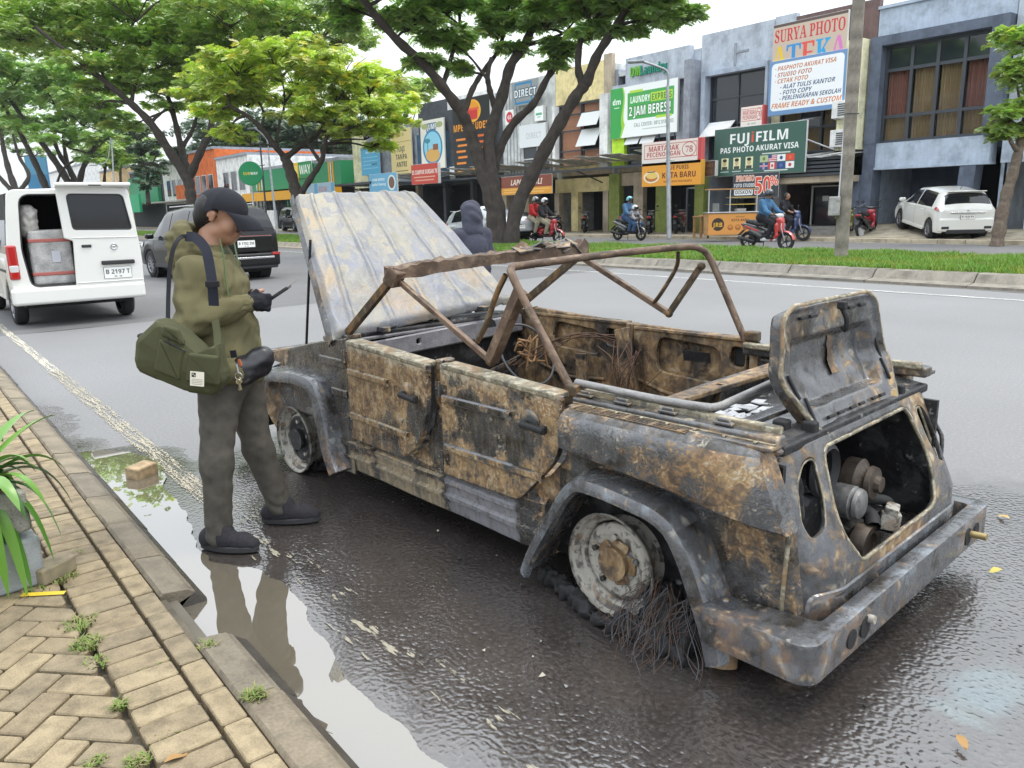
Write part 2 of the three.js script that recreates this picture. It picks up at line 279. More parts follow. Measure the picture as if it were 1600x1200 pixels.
  struct('edge_line', sheet(11.93, 12.05, 10, -130, 2, 40, (x) => roadY(x) + 0.003, lineUV(50)), worn([0.66, 0.66, 0.62], 65, 0.14));
  struct('edge_line', sheet(FARE - 0.42, FARE - 0.24, 10, -130, 2, 10, () => RY + 0.005, lineUV(50)), worn([0.6, 0.54, 0.4], 67, 0.16));
  // puddle
  const o = [], zs = []; for (let z = PUD[0][1]; z <= PUD[PUD.length - 1][1]; z += 0.012) zs.push(z);
  const rr = rng(91);
  const right = zs.map((z, i) => { const n = vn(z * 5 + 40, 3.3, 256, 2) - 0.5, f = vn(z * 60 + 40, 7.7, 256, 4) - 0.5; return [pudX(z) + n * 0.06 + f * 0.008, z]; });
  const pts = [[0.66, zs[zs.length - 1]], ...right.slice().reverse(), [0.7, zs[0]]];
  const holes = []; for (let i = 0; i < 0; i++) { const z = zs[Math.floor(rr() * zs.length)], x = pudX(z) - 0.05 - Math.pow(rr(), 1.7) * 0.22, r = 0.002 + rr() * 0.005; if (z > -1.2 || x < 0.86 || holes.some((h) => Math.hypot(h.c[0] - x, h.c[1] - z) < 0.03)) continue; const h = []; for (let k = 0; k < 6; k++) { const a = -k / 6 * 6.283; h.push([x + Math.cos(a) * r * (1 + rr() * 0.6), z + Math.sin(a) * r * (1 + rr() * 0.6)]); } h.c = [x, z]; holes.push(h); }
  const pg = new THREE.ShapeGeometry(shape(pts.map(([x, z]) => [x, -z]), holes.map((h) => h.map(([x, z]) => [x, -z])))); pg.rotateX(-Math.PI / 2); pg.translate(0, 0.0045, 0);
  struct('puddle_water', pg, mat([0.115, 0.1, 0.075], 0.012, 0, { ior: 2.3, clearcoat: 0.8, clearcoatRoughness: 0.01 }));

  // left footway: bed with pavers of its own
  const bed = M('footway', [bb(-6, 0.66, -0.1, 0.062, 8, -120)], rough([0.1, 0.085, 0.06], { size: 0.8, amp: 0.4, fine: 0.3, bump: 0.006 })); bed.userData.kind = 'structure';
  const pv = [0, 1, 2, 3].map((i) => rough([[0.222, 0.175, 0.108], [0.19, 0.152, 0.098], [0.25, 0.198, 0.122], [0.205, 0.16, 0.1]][i], { size: 0.35, px: 256, amp: 0.22, fine: 0.3, bump: 0.0022, seed: 71 + i * 5, dirt: 0.45, dirtC: [0.11, 0.095, 0.07], k: 0.85 }));
  const rp = rng(17); let cnt = 0; const far = [[], [], [], []];
  function clip(poly, f) { const out = []; for (let i = 0; i < poly.length; i++) { const a = poly[i], b = poly[(i + 1) % poly.length], fa = f(a), fb = f(b); if (fa >= 0) out.push(a); if (fa * fb < 0) { const t = fa / (fa - fb); out.push([a[0] + (b[0] - a[0]) * t, a[1] + (b[1] - a[1]) * t]); } } return out; }
  function paver(poly, y, asPart) {
    let ar = 0; for (let i = 0; i < poly.length; i++) { const a = poly[i], b = poly[(i + 1) % poly.length]; ar += a[0] * b[1] - b[0] * a[1]; } if (Math.abs(ar) / 2 < 0.0012) return;
    let cx = 0, cz = 0; for (const p of poly) { cx += p[0] / poly.length; cz += p[1] / poly.length; }
    const sh = poly.map(([x, z]) => [x - cx, -(z - cz)]); if (ar > 0) sh.reverse();
    const g = ext(roundPoly(sh.map((p) => [p[0], p[1], 0.007]), 1), 0.05, 0.004); g.rotateX(-Math.PI / 2); g.rotateX((rp() - 0.5) * 0.018); g.rotateZ((rp() - 0.5) * 0.018);
    g.translate(cx, y - 0.05 + (rp() - 0.5) * 0.006, cz); const k = Math.floor(rp() * 4);
    prep(g); const uv = g.attributes.uv, ou = rp(), ov = rp(); for (let i = 0; i < uv.count; i++) uv.setXY(i, uv.getX(i) + ou, uv.getY(i) + ov);
    if (asPart) M('paver', g, pv[k], bed); else far[k].push(g);
  }
  const rect = (x0, x1, z0, z1, j = 0.005) => [[x0 + j, z0 - j], [x1 - j, z0 - j], [x1 - j, z1 + j], [x0 + j, z1 + j]];
  for (let z = -1.2, i = 0; z > -24; z -= 0.1, i++) paver(rect(0.362, 0.54, z, z - 0.1, 0.0042), 0.1, z > -9);
  for (let z = -1.25; z > -24; z -= 0.2) paver(rect(0.547, 0.63, z, z - 0.2, 0.004), 0.098, z > -9);
  // herringbone at 45 degrees
  const c = Math.SQRT1_2, inside = (p) => 0.35 - p[0] - 0.012 * Math.sin(p[1] * 19);
  for (let a = -40; a < 60; a++) for (let b = -40; b < 60; b++) {
    const m = ((a - b) % 4 + 4) % 4, L = 0.2, w = 0.1; let q = null, j = 0.004;
    if (m === 0) q = [[a * w + j, b * w + j], [a * w + L - j, b * w + j], [a * w + L - j, b * w + w - j], [a * w + j, b * w + w - j]];
    else if (m === 3) q = [[a * w + j, b * w + j], [a * w + w - j, b * w + j], [a * w + w - j, b * w + L - j], [a * w + j, b * w + L - j]];
    if (!q) continue;
    let poly = q.map(([x, y]) => [(x - y) * c - 0.31, (x + y) * c - 3.07]);
    const cx = poly.reduce((s, p) => s + p[0], 0) / 4, cz = poly.reduce((s, p) => s + p[1], 0) / 4;
    if (cx > 0.45 || cx < -2.2 || cz > -0.9 || cz < -6.5) continue;
    poly = clip(poly, inside); if (poly.length < 3) continue;
    const vis = cx > -0.75 - (cz + 1.2) * -0.1 && cz > -3.6 && cx > -0.95;
    paver(poly, 0.1, vis && ++cnt < 290);
  }
  far.forEach((l, i) => { if (l.length) { const m = M('paver', l, pv[i], bed); m.userData.kind = 'stuff'; } });
  // bare soil between field and border, planting strip
  struct('soil', [ext([[-3, 3.35], [0.22, 3.42], [0.3, 3.6], [0.33, 4.4], [0.3, 6], [-3, 6.5]], 0.052, 0.006)].map((g) => (g.rotateX(-Math.PI / 2), g.translate(0, 0.062, 0), g)), rough([0.085, 0.06, 0.04], { size: 0.6, amp: 0.5, fine: 0.4, bump: 0.012 }));
  // kerb: dished concrete stones, one broken away
  const kerb = M('kerb', bb(0.64, 0.7, -0.09, 0.045, 6, -120), rough([0.12, 0.105, 0.08], { amp: 0.3 })); kerb.userData.kind = 'structure';
  const km = [0, 1, 2].map((i) => rough([[0.17, 0.14, 0.1], [0.15, 0.128, 0.095], [0.2, 0.165, 0.115]][i], { size: 0.7, amp: 0.25, fine: 0.2, bump: 0.003, seed: 101 + i, dirt: 0.55, dirtC: [0.1, 0.09, 0.075] }));
  const kwet = rough([0.06, 0.054, 0.047], { size: 0.5, amp: 0.3, fine: 0.2, bump: 0.002, k: 0.3, seed: 111 });
  function kstone(z0, z1, near) {
    const L = z0 - z1, hh = 0.092 - rp() * 0.006, w = 0.82 + rp() * 0.008, prof = [[0.638, -0.06], [0.638, hh - 0.012], [0.65, hh], [0.745, hh - 0.012], [0.77, hh - 0.03]], low = [[0.77, hh - 0.032], [w - 0.01, 0.018], [w, -0.06], [0.7, -0.06], [0.7, hh - 0.06]];
    const mk = (p) => { const n = near ? 8 : 1, rows = []; const sh = ext(p.slice().reverse(), L, near ? 0.003 : 0); sh.translate(0, 0, z1); return sh; };
    M('kerb_stone', mk(prof), km[Math.floor(rp() * 3)], kerb); M('kerb_stone', mk(low), kwet, kerb);
  }
  for (const [a, b] of [[-0.2, -0.95], [-0.955, -1.55], [-1.555, -2.16], [-2.17, -2.6], [-3.02, -3.42], [-3.43, -3.92], [-3.93, -4.4]]) kstone(a, b, true);
  for (let z = -4.41; z > -30; z -= 0.5) kstone(z, z - 0.488, false);
  // median: kerb stones, soil, grass
  const mk = M('median_kerb', bb(MEDK - 0.3, MEDK + 0.1, 0.02, RY - 0.02, 30, -200), rough([0.2, 0.18, 0.14], { amp: 0.3, size: 3 })); mk.userData.kind = 'structure';
  const mkm = [0, 1, 2].map((i) => rough([[0.2, 0.18, 0.15], [0.235, 0.205, 0.165], [0.18, 0.165, 0.14]][i], { size: 1.2, amp: 0.3, fine: 0.2, bump: 0.004, seed: 121 + i, dirt: 0.6, dirtC: [0.1, 0.09, 0.075], streak: 0.1 }));
  const mprof = [[MEDK - 0.28, 0.02], [MEDK - 0.28, RY + 0.02], [MEDK - 0.02, RY + 0.045], [MEDK + 0.1, MY + 0.005], [MEDK + 0.13, MY + 0.02], [MEDK + 0.26, MY + 0.02], [MEDK + 0.27, 0.05]];
  for (let z = 12.7; z > -75; z -= 1.62) { const g = ext(mprof.slice().reverse(), 1.6, 0.008); g.translate((rp() - 0.5) * 0.015, (rp() - 0.5) * 0.008, z - 1.61); M('kerb_stone', g, mkm[Math.floor(rp() * 3)], mk); }
  const fk = ext(mprof.slice().reverse(), 120, 0); fk.translate(0, 0, -195); M('kerb_stone', fk, mkm[1], mk).userData.kind = 'stuff';
  struct('median_soil', [bb(MEDK + 0.2, MED2, 0.05, MY - 0.01, 30, -200), bb(MED2, MED2 + 0.2, 0.05, MY + 0.01, 30, -200)], rough([0.1, 0.11, 0.04], { size: 2, amp: 0.4, fine: 0.3, bump: 0.01 }));
  {
    const bl = []; const r = rng(23);
    for (let i = 0; i < 7; i++) { const a = r() * 6.28, h = 0.06 + r() * 0.07, w = 0.007 + r() * 0.004, lx = (r() - 0.5) * 0.09, lz = (r() - 0.5) * 0.09, bx = (r() - 0.5) * 0.1, bz = (r() - 0.5) * 0.1, cx = Math.cos(a) * w, cz = Math.sin(a) * w; bl.push([bx - cx, 0, bz - cz, bx + cx, 0, bz + cz, bx + lx * 0.5 - cx * 0.7, h * 0.65, bz + lz * 0.5 - cz * 0.7, bx + lx * 0.5 + cx * 0.7, h * 0.65, bz + lz * 0.5 + cz * 0.7, bx + lx, h, bz + lz]); }
    const p = [], ix = []; for (const b of bl) { const o = p.length / 3; p.push(...b); ix.push(o, o + 1, o + 2, o + 1, o + 3, o + 2, o + 2, o + 3, o + 4); }
    const g = new THREE.BufferGeometry(); g.setAttribute('position', new THREE.Float32BufferAttribute(p, 3)); g.setIndex(ix); g.computeVertexNormals();
    const N = 62000, im = new THREE.InstancedMesh(prep(g), mat([0.17, 0.32, 0.04], 0.7, 0, { side: THREE.DoubleSide, transmission: 0.3, thickness: 0 }), N), m4 = new THREE.Matrix4(), q = new THREE.Quaternion(), col = new THREE.Color();
    for (let i = 0; i < N; i++) {
      const t = r(), z = 3 - 78 * Math.pow(t, 1.35), x = mix(MEDK + 0.22, MED2 + 0.05, r()), n = vn(x * 0.8 + 40, z * 0.8 + 200, 256, 3), s = (0.7 + 0.7 * r()) * (0.55 + 0.75 * n);
      q.setFromAxisAngle(V3(0, 1, 0), r() * 6.28); m4.compose(V3(x, MY - 0.012, z), q, V3(s * 1.15, s, s * 1.15)); im.setMatrixAt(i, m4); col.setRGB(0.8 + 0.5 * r() + (n < 0.35 ? 0.35 : 0), 0.85 + 0.3 * r(), 0.7 + 0.3 * r()); im.setColorAt(i, col);
    }
    im.name = numbered('grass'); im.userData.kind = 'stuff'; im.castShadow = im.receiveShadow = true; tag(im, 'short bright green grass covering the median strip between the two carriageways', 'grass'); scene.add(im);
  }
  // far footway with its kerb and the ramps up to the shops
  const fw = M('far_footway', [bb(FARE, 46, -0.1, FY, 40, -210)], rough([0.25, 0.215, 0.165], { size: 4, amp: 0.3, fine: 0.15, bump: 0.004, dirt: 0.5, dirtC: [0.1, 0.09, 0.07] })); fw.userData.kind = 'structure';
  const fkm = rough([0.42, 0.36, 0.27], { size: 2, amp: 0.25, dirt: 0.3 });
  for (let z = 5; z > -75; z -= 0.8) M('kerb_stone', rbb(FARE - 0.14, FARE + 0.02, 0.1, FY + 0.015, z, z - 0.785, 0.015), fkm, fw);
}
// ---------- the shop row beyond the road ----------
const wallTex = (c, o = {}) => rough(c = c.map((x) => Math.min(0.7, x * 1.4)), { size: 3.2, px: 256, amp: 0.1, fine: 0.06, bump: 0.003, k: 0.85, dirt: 0.3, dirtC: c.map((x) => x * 0.55), streak: 0.05, ...o });
const BM = {
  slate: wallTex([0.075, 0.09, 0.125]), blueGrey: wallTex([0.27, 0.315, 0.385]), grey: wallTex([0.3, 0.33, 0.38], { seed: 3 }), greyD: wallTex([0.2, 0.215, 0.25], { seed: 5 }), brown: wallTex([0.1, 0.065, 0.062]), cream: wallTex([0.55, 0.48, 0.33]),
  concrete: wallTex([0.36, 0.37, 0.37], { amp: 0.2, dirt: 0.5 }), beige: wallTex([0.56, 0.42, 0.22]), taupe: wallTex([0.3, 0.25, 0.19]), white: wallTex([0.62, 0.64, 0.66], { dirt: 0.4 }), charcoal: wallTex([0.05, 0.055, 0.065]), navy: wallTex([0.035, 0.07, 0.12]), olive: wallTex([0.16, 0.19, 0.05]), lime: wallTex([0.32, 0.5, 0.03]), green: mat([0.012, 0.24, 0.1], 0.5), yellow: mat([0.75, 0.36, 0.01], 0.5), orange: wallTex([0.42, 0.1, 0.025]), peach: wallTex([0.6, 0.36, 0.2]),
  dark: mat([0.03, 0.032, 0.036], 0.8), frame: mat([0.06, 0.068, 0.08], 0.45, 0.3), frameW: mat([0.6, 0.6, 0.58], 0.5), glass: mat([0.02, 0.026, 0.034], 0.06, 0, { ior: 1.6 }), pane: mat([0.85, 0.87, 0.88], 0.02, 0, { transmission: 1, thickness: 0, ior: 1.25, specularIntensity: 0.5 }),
  steel: mat([0.5, 0.51, 0.52], 0.4, 0.7), sheet: rough([0.42, 0.42, 0.41], { size: 1, amp: 0.25, dirt: 0.5, k: 0.6 }), awn: rough([0.5, 0.49, 0.46], { size: 1.5, amp: 0.25, dirt: 0.6, k: 0.7 }), tile: rough([0.3, 0.29, 0.27], { size: 1 }), milk: mat([0.6, 0.62, 0.62], 0.3), wood: rough([0.3, 0.17, 0.08], { size: 0.6, streak: 0.2 }), rust: rough([0.16, 0.07, 0.04], { size: 1, amp: 0.4 }),
};
const curtain = (c) => rough(c, { size: 0.8, px: 128, amp: 0.15, fine: 0.1, k: 0.9 });
const CUR = { tan: curtain([0.4, 0.28, 0.15]), pink: curtain([0.36, 0.16, 0.12]), peach: curtain([0.75, 0.38, 0.22]) };
function P(parent, name, m, ...boxes) { if (boxes.length > 1) { let f; for (const b of boxes) { const q = P(parent, name, m, b); f ??= q; } return f; } return M(name, boxes.map((b) => { const g = Array.isArray(b) ? bb(...b) : b; g.translate(-parent.position.x, -parent.position.y, -parent.position.z); return g; }), m, parent); }
function wavy(x, y0, y1, z0, z1, m, parent) {      // a curtain hanging in folds
  const n = Math.max(8, Math.round(Math.abs(z1 - z0) * 22)), rows = [[], []]; const r = rng(Math.round(Math.abs(z0 * 97 + y0 * 31)));
  for (let i = 0; i <= n; i++) { const z = mix(z0, z1, i / n), d = (i % 2 ? 0.035 : -0.035) * (0.6 + 0.8 * r()); rows[0].push([x + d, y0, z]); rows[1].push([x + d * 0.8, y1, z]); }
  const g = skin(rows, false, 0.9); return P(parent, 'curtain', m, g);
}
// a window field in the plane x: frame bars, panes one by one, curtains behind
function windowGrid(b, x, zs, ys, { cur, frame = BM.frame, t = 0.06, open = {} } = {}) {
  const z0 = zs[0], z1 = zs[zs.length - 1], y0 = ys[0], y1 = ys[ys.length - 1];
  const w = P(b, 'window', frame, [x - 0.05, x + 0.05, y0, y0 + t, z0, z1], [x - 0.05, x + 0.05, y1 - t, y1, z0, z1]);
  const bars = []; zs.forEach((z, i) => bars.push([x - 0.06, x + 0.045, y0 + t, y1 - t, z - (i === 0 ? t : i === zs.length - 1 ? 0 : t / 2), z + (i === zs.length - 1 ? t : i === 0 ? 0 : t / 2)]));
  P(b, 'mullion', frame, ...bars);
  for (let j = 1; j < ys.length - 1; j++) P(b, 'transom', frame, [x - 0.045, x + 0.04, ys[j] - t / 2, ys[j] + t / 2, z0 - t / 2, z1 + t / 2]);
  for (let i = 0; i < zs.length - 1; i++) for (let j = 0; j < ys.length - 1; j++) {
    const key = i + ',' + j, o = open[key];
    if (o !== undefined) { const h = ys[j + 1] - ys[j], g = box(0.02, h * 0.96, Math.abs(zs[i + 1] - zs[i]) * 0.9, 0, -h / 2, 0); g.rotateZ(-o); g.translate(x - 0.06, ys[j + 1], (zs[i] + zs[i + 1]) / 2); P(b, 'open_pane', BM.milk, g); continue; }
    P(b, 'pane', cur && cur(i, j) ? BM.pane : BM.glass, [x - 0.006, x + 0.006, ys[j] + t / 2, ys[j + 1] - t / 2, zs[i] - t / 2, zs[i + 1] + t / 2]);
    const c = cur && cur(i, j); if (c) wavy(x + 0.16, ys[j] + 0.02, ys[j + 1] - 0.02, zs[i] - 0.04, zs[i + 1] + 0.04, c, b);
  }
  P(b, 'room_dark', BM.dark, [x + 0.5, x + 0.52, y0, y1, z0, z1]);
  return w;
}
const GY = FY;                      // footway level
function building(name, label, z0, z1) { return thing(name, label, 'building', [FAC, GY, (z0 + z1) / 2], 0, undefined); }
// shell of a two-storey shop: back and side walls, slab, roof
function shell(b, z0, z1, top, { wall, upper0 = 3.5, x = FAC, gf = 2.6, gfm = BM.taupe, side = wall } = {}) {
  P(b, 'roof', BM.concrete, [x + 0.25, 42, top - 0.35, top - 0.2, z0 - 0.2, z1 + 0.2]);
  P(b, 'side_wall', side, [x + 0.22, 42, GY, top, z0 - 0.18, z0], [x + 0.22, 42, GY, top, z1, z1 + 0.18], [42, 42.2, GY, top, z0, z1]);
  P(b, 'floor_slab', gfm, [x + 0.24, 42, upper0 - 0.35, upper0 - 0.05, z0 - 0.18, z1 + 0.18]);
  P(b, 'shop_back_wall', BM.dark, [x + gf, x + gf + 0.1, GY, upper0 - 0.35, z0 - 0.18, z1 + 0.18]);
}
{ // grey-blue building with the garage
  const z0 = -10.75, z1 = -15.2, b = building('grey_building', 'blue grey building with curtained dark windows over an open garage', z0, z1);
  shell(b, z0 + 0.1, z1, 8.0, { wall: BM.blueGrey, gf: 5, gfm: BM.slate });
  P(b, 'wall', BM.blueGrey, [FAC - 0.02, FAC + 0.22, 7.12, 8.1, z0, z1], [FAC - 0.35, FAC + 0.2, 2.66, 3.52, z0 - 0.25, z1 + 0.1]);
  P(b, 'cornice', BM.blueGrey, [FAC - 0.1, FAC + 0.2, 8.1, 8.2, z0 + 0.02, z1 - 0.02], [FAC - 0.42, FAC + 0.1, 2.6, 2.68, z0 - 0.2, z1 + 0.1]);
  P(b, 'portal_frame', BM.slate, [FAC - 0.5, FAC + 0.2, 6.8, 7.12, z0, z1], [FAC - 0.5, FAC + 0.2, 3.52, 6.8, z1, z1 + 0.42], [FAC - 0.5, FAC + 0.2, 3.52, 6.8, z0 - 0.5, z0], [FAC - 0.48, FAC + 0.18, GY, 3.52, z1, z1 + 0.4]);
  P(b, 'column', BM.slate, (() => { const g = box(0.6, 2.36, 0.5, 0, 0, 0); const p = g.attributes.position; for (let i = 0; i < p.count; i++) if (p.getY(i) > 0) p.setZ(i, p.getZ(i) + 0.12); g.computeVertexNormals(); g.translate(FAC - 0.1, GY + 1.18, -11.72); return g; })());
  windowGrid(b, FAC - 0.1, [-11.27, -12.12, -12.98, -13.85, -14.78], [3.52, 4.42, 5.98, 6.8], { cur: (i, j) => j === 2 ? null : (i === 0 || i === 3) && j === 1 ? CUR.pink : CUR.tan, t: 0.11 });
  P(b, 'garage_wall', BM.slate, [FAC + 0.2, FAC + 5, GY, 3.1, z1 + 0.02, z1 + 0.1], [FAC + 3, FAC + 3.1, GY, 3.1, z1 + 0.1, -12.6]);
  P(b, 'handrail', BM.steel, (() => bar([27.4, 1.15, -15.0], [28.9, 1.5, -15.0], 0.025))(), bar([27.4, FY, -15.0], [27.4, 1.15, -15.0], 0.02), bar([28.9, 0.4, -15.0], [28.9, 1.5, -15.0], 0.02));
}
{ // next building to the right, only its edge in view
  const z0 = -5.6, z1 = -10.72, b = building('grey_building', 'pale grey building cut by the right edge behind the leaning street tree', z0, z1);
  shell(b, z0, z1, 8.2, { wall: BM.grey, gf: 4, gfm: BM.grey });
  P(b, 'wall', BM.grey, [FAC - 0.1, FAC + 0.2, 2.7, 8.6, z0, z1 + 0.02]);
  P(b, 'lintel', BM.blueGrey, [FAC - 0.3, FAC - 0.1, 2.62, 3.5, z0, z1 + 0.05]);
  P(b, 'column', BM.grey, [FAC, FAC + 0.4, GY, 2.7, -9.5, -9.9]);
  P(b, 'wall_notice', BM.milk, [FAC - 0.02, FAC - 0.002, 1.65, 1.85, -9.55, -9.85]);
}
{ // photo shop
  const z0 = -15.22, z1 = -19.42, b = building('photo_shop_building', 'brown and cream shop house carrying the large coloured photo studio sign boards', z0, z1);
  shell(b, z0, z1, 8.1, { wall: BM.brown, gf: 2.8, gfm: BM.charcoal });
  P(b, 'wall', BM.brown, [FAC - 0.02, FAC + 0.22, 5.2, 8.5, z0, -18.5]); P(b, 'wall_strip', BM.grey, [FAC - 0.025, FAC + 0.22, 5.2, 8.65, -18.5, z1]);
  P(b, 'cream_wall', BM.cream, [FAC - 0.9, FAC + 0.2, 3.35, 7.1, z0 - 0.05, z0 - 0.85], [FAC - 0.05, FAC + 0.2, 3.3, 5.2, z1 + 0.02, z1 + 0.42]);
  windowGrid(b, FAC + 0.02, [-16.1, -17.2, -18.1, -18.98], [3.4, 4.35, 5.15], { cur: (i, j) => i === 1 && j === 1 ? null : CUR.tan, t: 0.08, open: {} });
  for (const y of [4.75, 3.75]) { const g = P(b, 'air_conditioner', BM.white, rbb(FAC - 1.28, FAC - 0.9, y - 0.3, y + 0.3, z0 - 0.12, z0 - 0.86, 0.02)); P(b, 'fan_grille', BM.frame, ...[...Array(6)].map((_, i) => [FAC - 1.3, FAC - 1.283, y - 0.22 + i * 0.075, y - 0.185 + i * 0.075, z0 - 0.2, z0 - 0.62])); P(b, 'bracket', BM.steel, [FAC - 1.25, FAC - 0.9, y - 0.34, y - 0.305, z0 - 0.2, z0 - 0.24], [FAC - 1.25, FAC - 0.9, y - 0.34, y - 0.305, z0 - 0.7, z0 - 0.74]); }
  P(b, 'brace', BM.steel, bar([27.6, 4.35, -18.3], [28.3, 3.4, -16.2], 0.03), bar([27.9, 4.3, -15.4], [28.5, 3.5, -16.4], 0.035));
  const cr = []; for (let i = 0; i < 22; i++) cr.push(box(2.0, 0.015, 0.19, FAC - 0.95, 3.22 + (i % 2) * 0.03 + 0.04 * Math.sin(i), -15.3 - i * 0.19, 0.12, 0, 0.1));
  P(b, 'torn_canopy', BM.sheet, ...cr); P(b, 'canopy_fascia', BM.frame, ...[0, 1, 2, 3, 4].map((i) => [FAC - 1.9 + i * 0.03, FAC - 1.86 + i * 0.03, 2.45 + i * 0.14, 2.54 + i * 0.14, z0 - 0.05, z1]));
  P(b, 'lintel', BM.taupe, [FAC - 1.8, FAC + 0.1, 2.22, 2.44, z0, z1]);
  P(b, 'shop_front', BM.glass, [FAC + 0.6, FAC + 0.63, GY + 0.25, 2.25, -15.4, -17.6]);
  P(b, 'shop_door', BM.frameW, [FAC + 0.5, FAC + 0.56, GY, 2.15, -17.7, -17.75], [FAC + 0.5, FAC + 0.56, GY, 2.15, -16.5, -16.54], [FAC + 0.5, FAC + 0.56, 2.1, 2.15, -16.54, -17.7]);
  P(b, 'door_notice', BM.milk, [FAC + 0.48, FAC + 0.5, 1.55, 1.75, -17.0, -17.25]);
  P(b, 'step', BM.tile, [FAC - 0.9, FAC + 2.6, GY, GY + 0.16, z0, z1], [FAC - 0.5, FAC + 2.6, GY + 0.16, GY + 0.3, z0, z1]);
  P(b, 'column', BM.slate, [FAC - 0.6, FAC - 0.2, GY, 2.45, z0 + 0.02, z0 - 0.35]); P(b, 'column', BM.greyD, [FAC - 0.3, FAC + 0.1, GY, 2.45, -18.6, -18.95]);
}
{ // grey building with the white awning
  const z0 = -19.46, z1 = -23.0, b = building('grey_building', 'grey shop house with framed window bay and one white tilted awning', z0, z1);
  shell(b, z0, z1, 8.2, { wall: BM.grey, gf: 3.2, gfm: BM.charcoal });
  P(b, 'wall', BM.grey, [FAC - 0.02, FAC + 0.22, 6.98, 8.6, z0, z1], [FAC - 0.02, FAC + 0.22, 3.3, 6.98, z1, z1 + 0.3]);
  P(b, 'wall_groove', BM.greyD, [FAC - 0.045, FAC - 0.02, 7.1, 8.0, -21.2, -21.32], [FAC - 0.05, FAC - 0.03, 7.6, 7.68, -20.6, -21.2]);
  P(b, 'window_surround', BM.blueGrey, [FAC - 0.3, FAC + 0.1, 6.85, 7.05, z0 - 0.05, -22.75], [FAC - 0.3, FAC + 0.1, 3.4, 6.85, -22.55, -22.75], [FAC - 0.3, FAC + 0.1, 3.4, 6.85, z0 - 0.02, z0 - 0.14]);
  windowGrid(b, FAC + 0.12, [-19.62, -21.1, -22.52], [3.4, 4.85, 5.9, 6.85], { t: 0.07 });
  P(b, 'awning', BM.white, (() => { const g = box(0.9, 0.03, 1.35, 0, 0, 0); g.rotateZ(0.75); g.translate(FAC - 0.3, 4.65, -21.85); return g; })());
  P(b, 'column', BM.olive, [FAC - 0.3, FAC + 0.05, GY, 3.2, z1 + 0.05, z1 + 0.55]); P(b, 'column', BM.greyD, [FAC - 0.2, FAC + 0.1, GY, 3.2, z0 - 0.05, z0 - 0.4]);
  P(b, 'shop_door', BM.frame, [FAC + 1.5, FAC + 1.56, GY, 2.5, -21.0, -21.08], [FAC + 1.5, FAC + 1.56, GY, 2.5, -21.9, -21.98], [FAC + 1.5, FAC + 1.56, 2.4, 2.5, -21.08, -21.9]);
}
{ // laundry
  const z0 = -23.02, z1 = -28.35, b = building('laundry_building', 'grey shop house with green lettering and a green and white laundry billboard', z0, z1);
  shell(b, z0, z1, 8.0, { wall: BM.greyD, gf: 2.4, gfm: BM.taupe });
  P(b, 'wall', BM.grey, [FAC - 0.02, FAC + 0.22, 4.6, 8.1, z0, -27.4], [FAC - 0.02, FAC + 0.22, 3.4, 4.6, z0, -24.3], [FAC - 0.02, FAC + 0.22, 3.4, 7.2, -27.4, z1]);
  P(b, 'parapet_box', BM.grey, [FAC - 0.35, FAC - 0.02, 6.95, 8.25, -23.4, -27.15]);
  P(b, 'side_fin', BM.greyD, [FAC - 0.7, FAC - 0.02, 3.4, 7.6, z0, z0 - 0.35]);
  P(b, 'lime_pillar', BM.lime, [FAC - 0.25, FAC - 0.03, 3.4, 5.3, -27.3, -28.1]);
  windowGrid(b, FAC + 0.02, [-24.35, -25.3, -26.25, -27.2], [3.45, 4.25, 4.95], { t: 0.06, open: { '1,1': 0.55, '2,1': 0.6 } });
  P(b, 'column', BM.olive, [FAC - 0.25, FAC + 0.1, GY, 3.1, -27.6, -28.3]); P(b, 'column', BM.taupe, [FAC - 0.2, FAC + 0.1, GY, 3.1, -26.1, -26.7]); P(b, 'column', BM.olive, [FAC - 0.2, FAC + 0.1, GY, 3.1, -24.6, -25.3]);
  P(b, 'shop_front', BM.glass, [FAC + 0.8, FAC + 0.83, GY + 0.1, 2.6, z0 - 0.1, -24.6]); P(b, 'door_frame', BM.steel, [FAC + 0.74, FAC + 0.8, GY, 2.3, -23.5, -23.56], [FAC + 0.74, FAC + 0.8, GY, 2.3, -24.2, -24.26], [FAC + 0.74, FAC + 0.8, 2.25, 2.32, -23.56, -24.2]);
  P(b, 'lintel', BM.taupe, [FAC - 0.1, FAC + 0.2, 2.5, 3.1, -25.3, z1]);
}
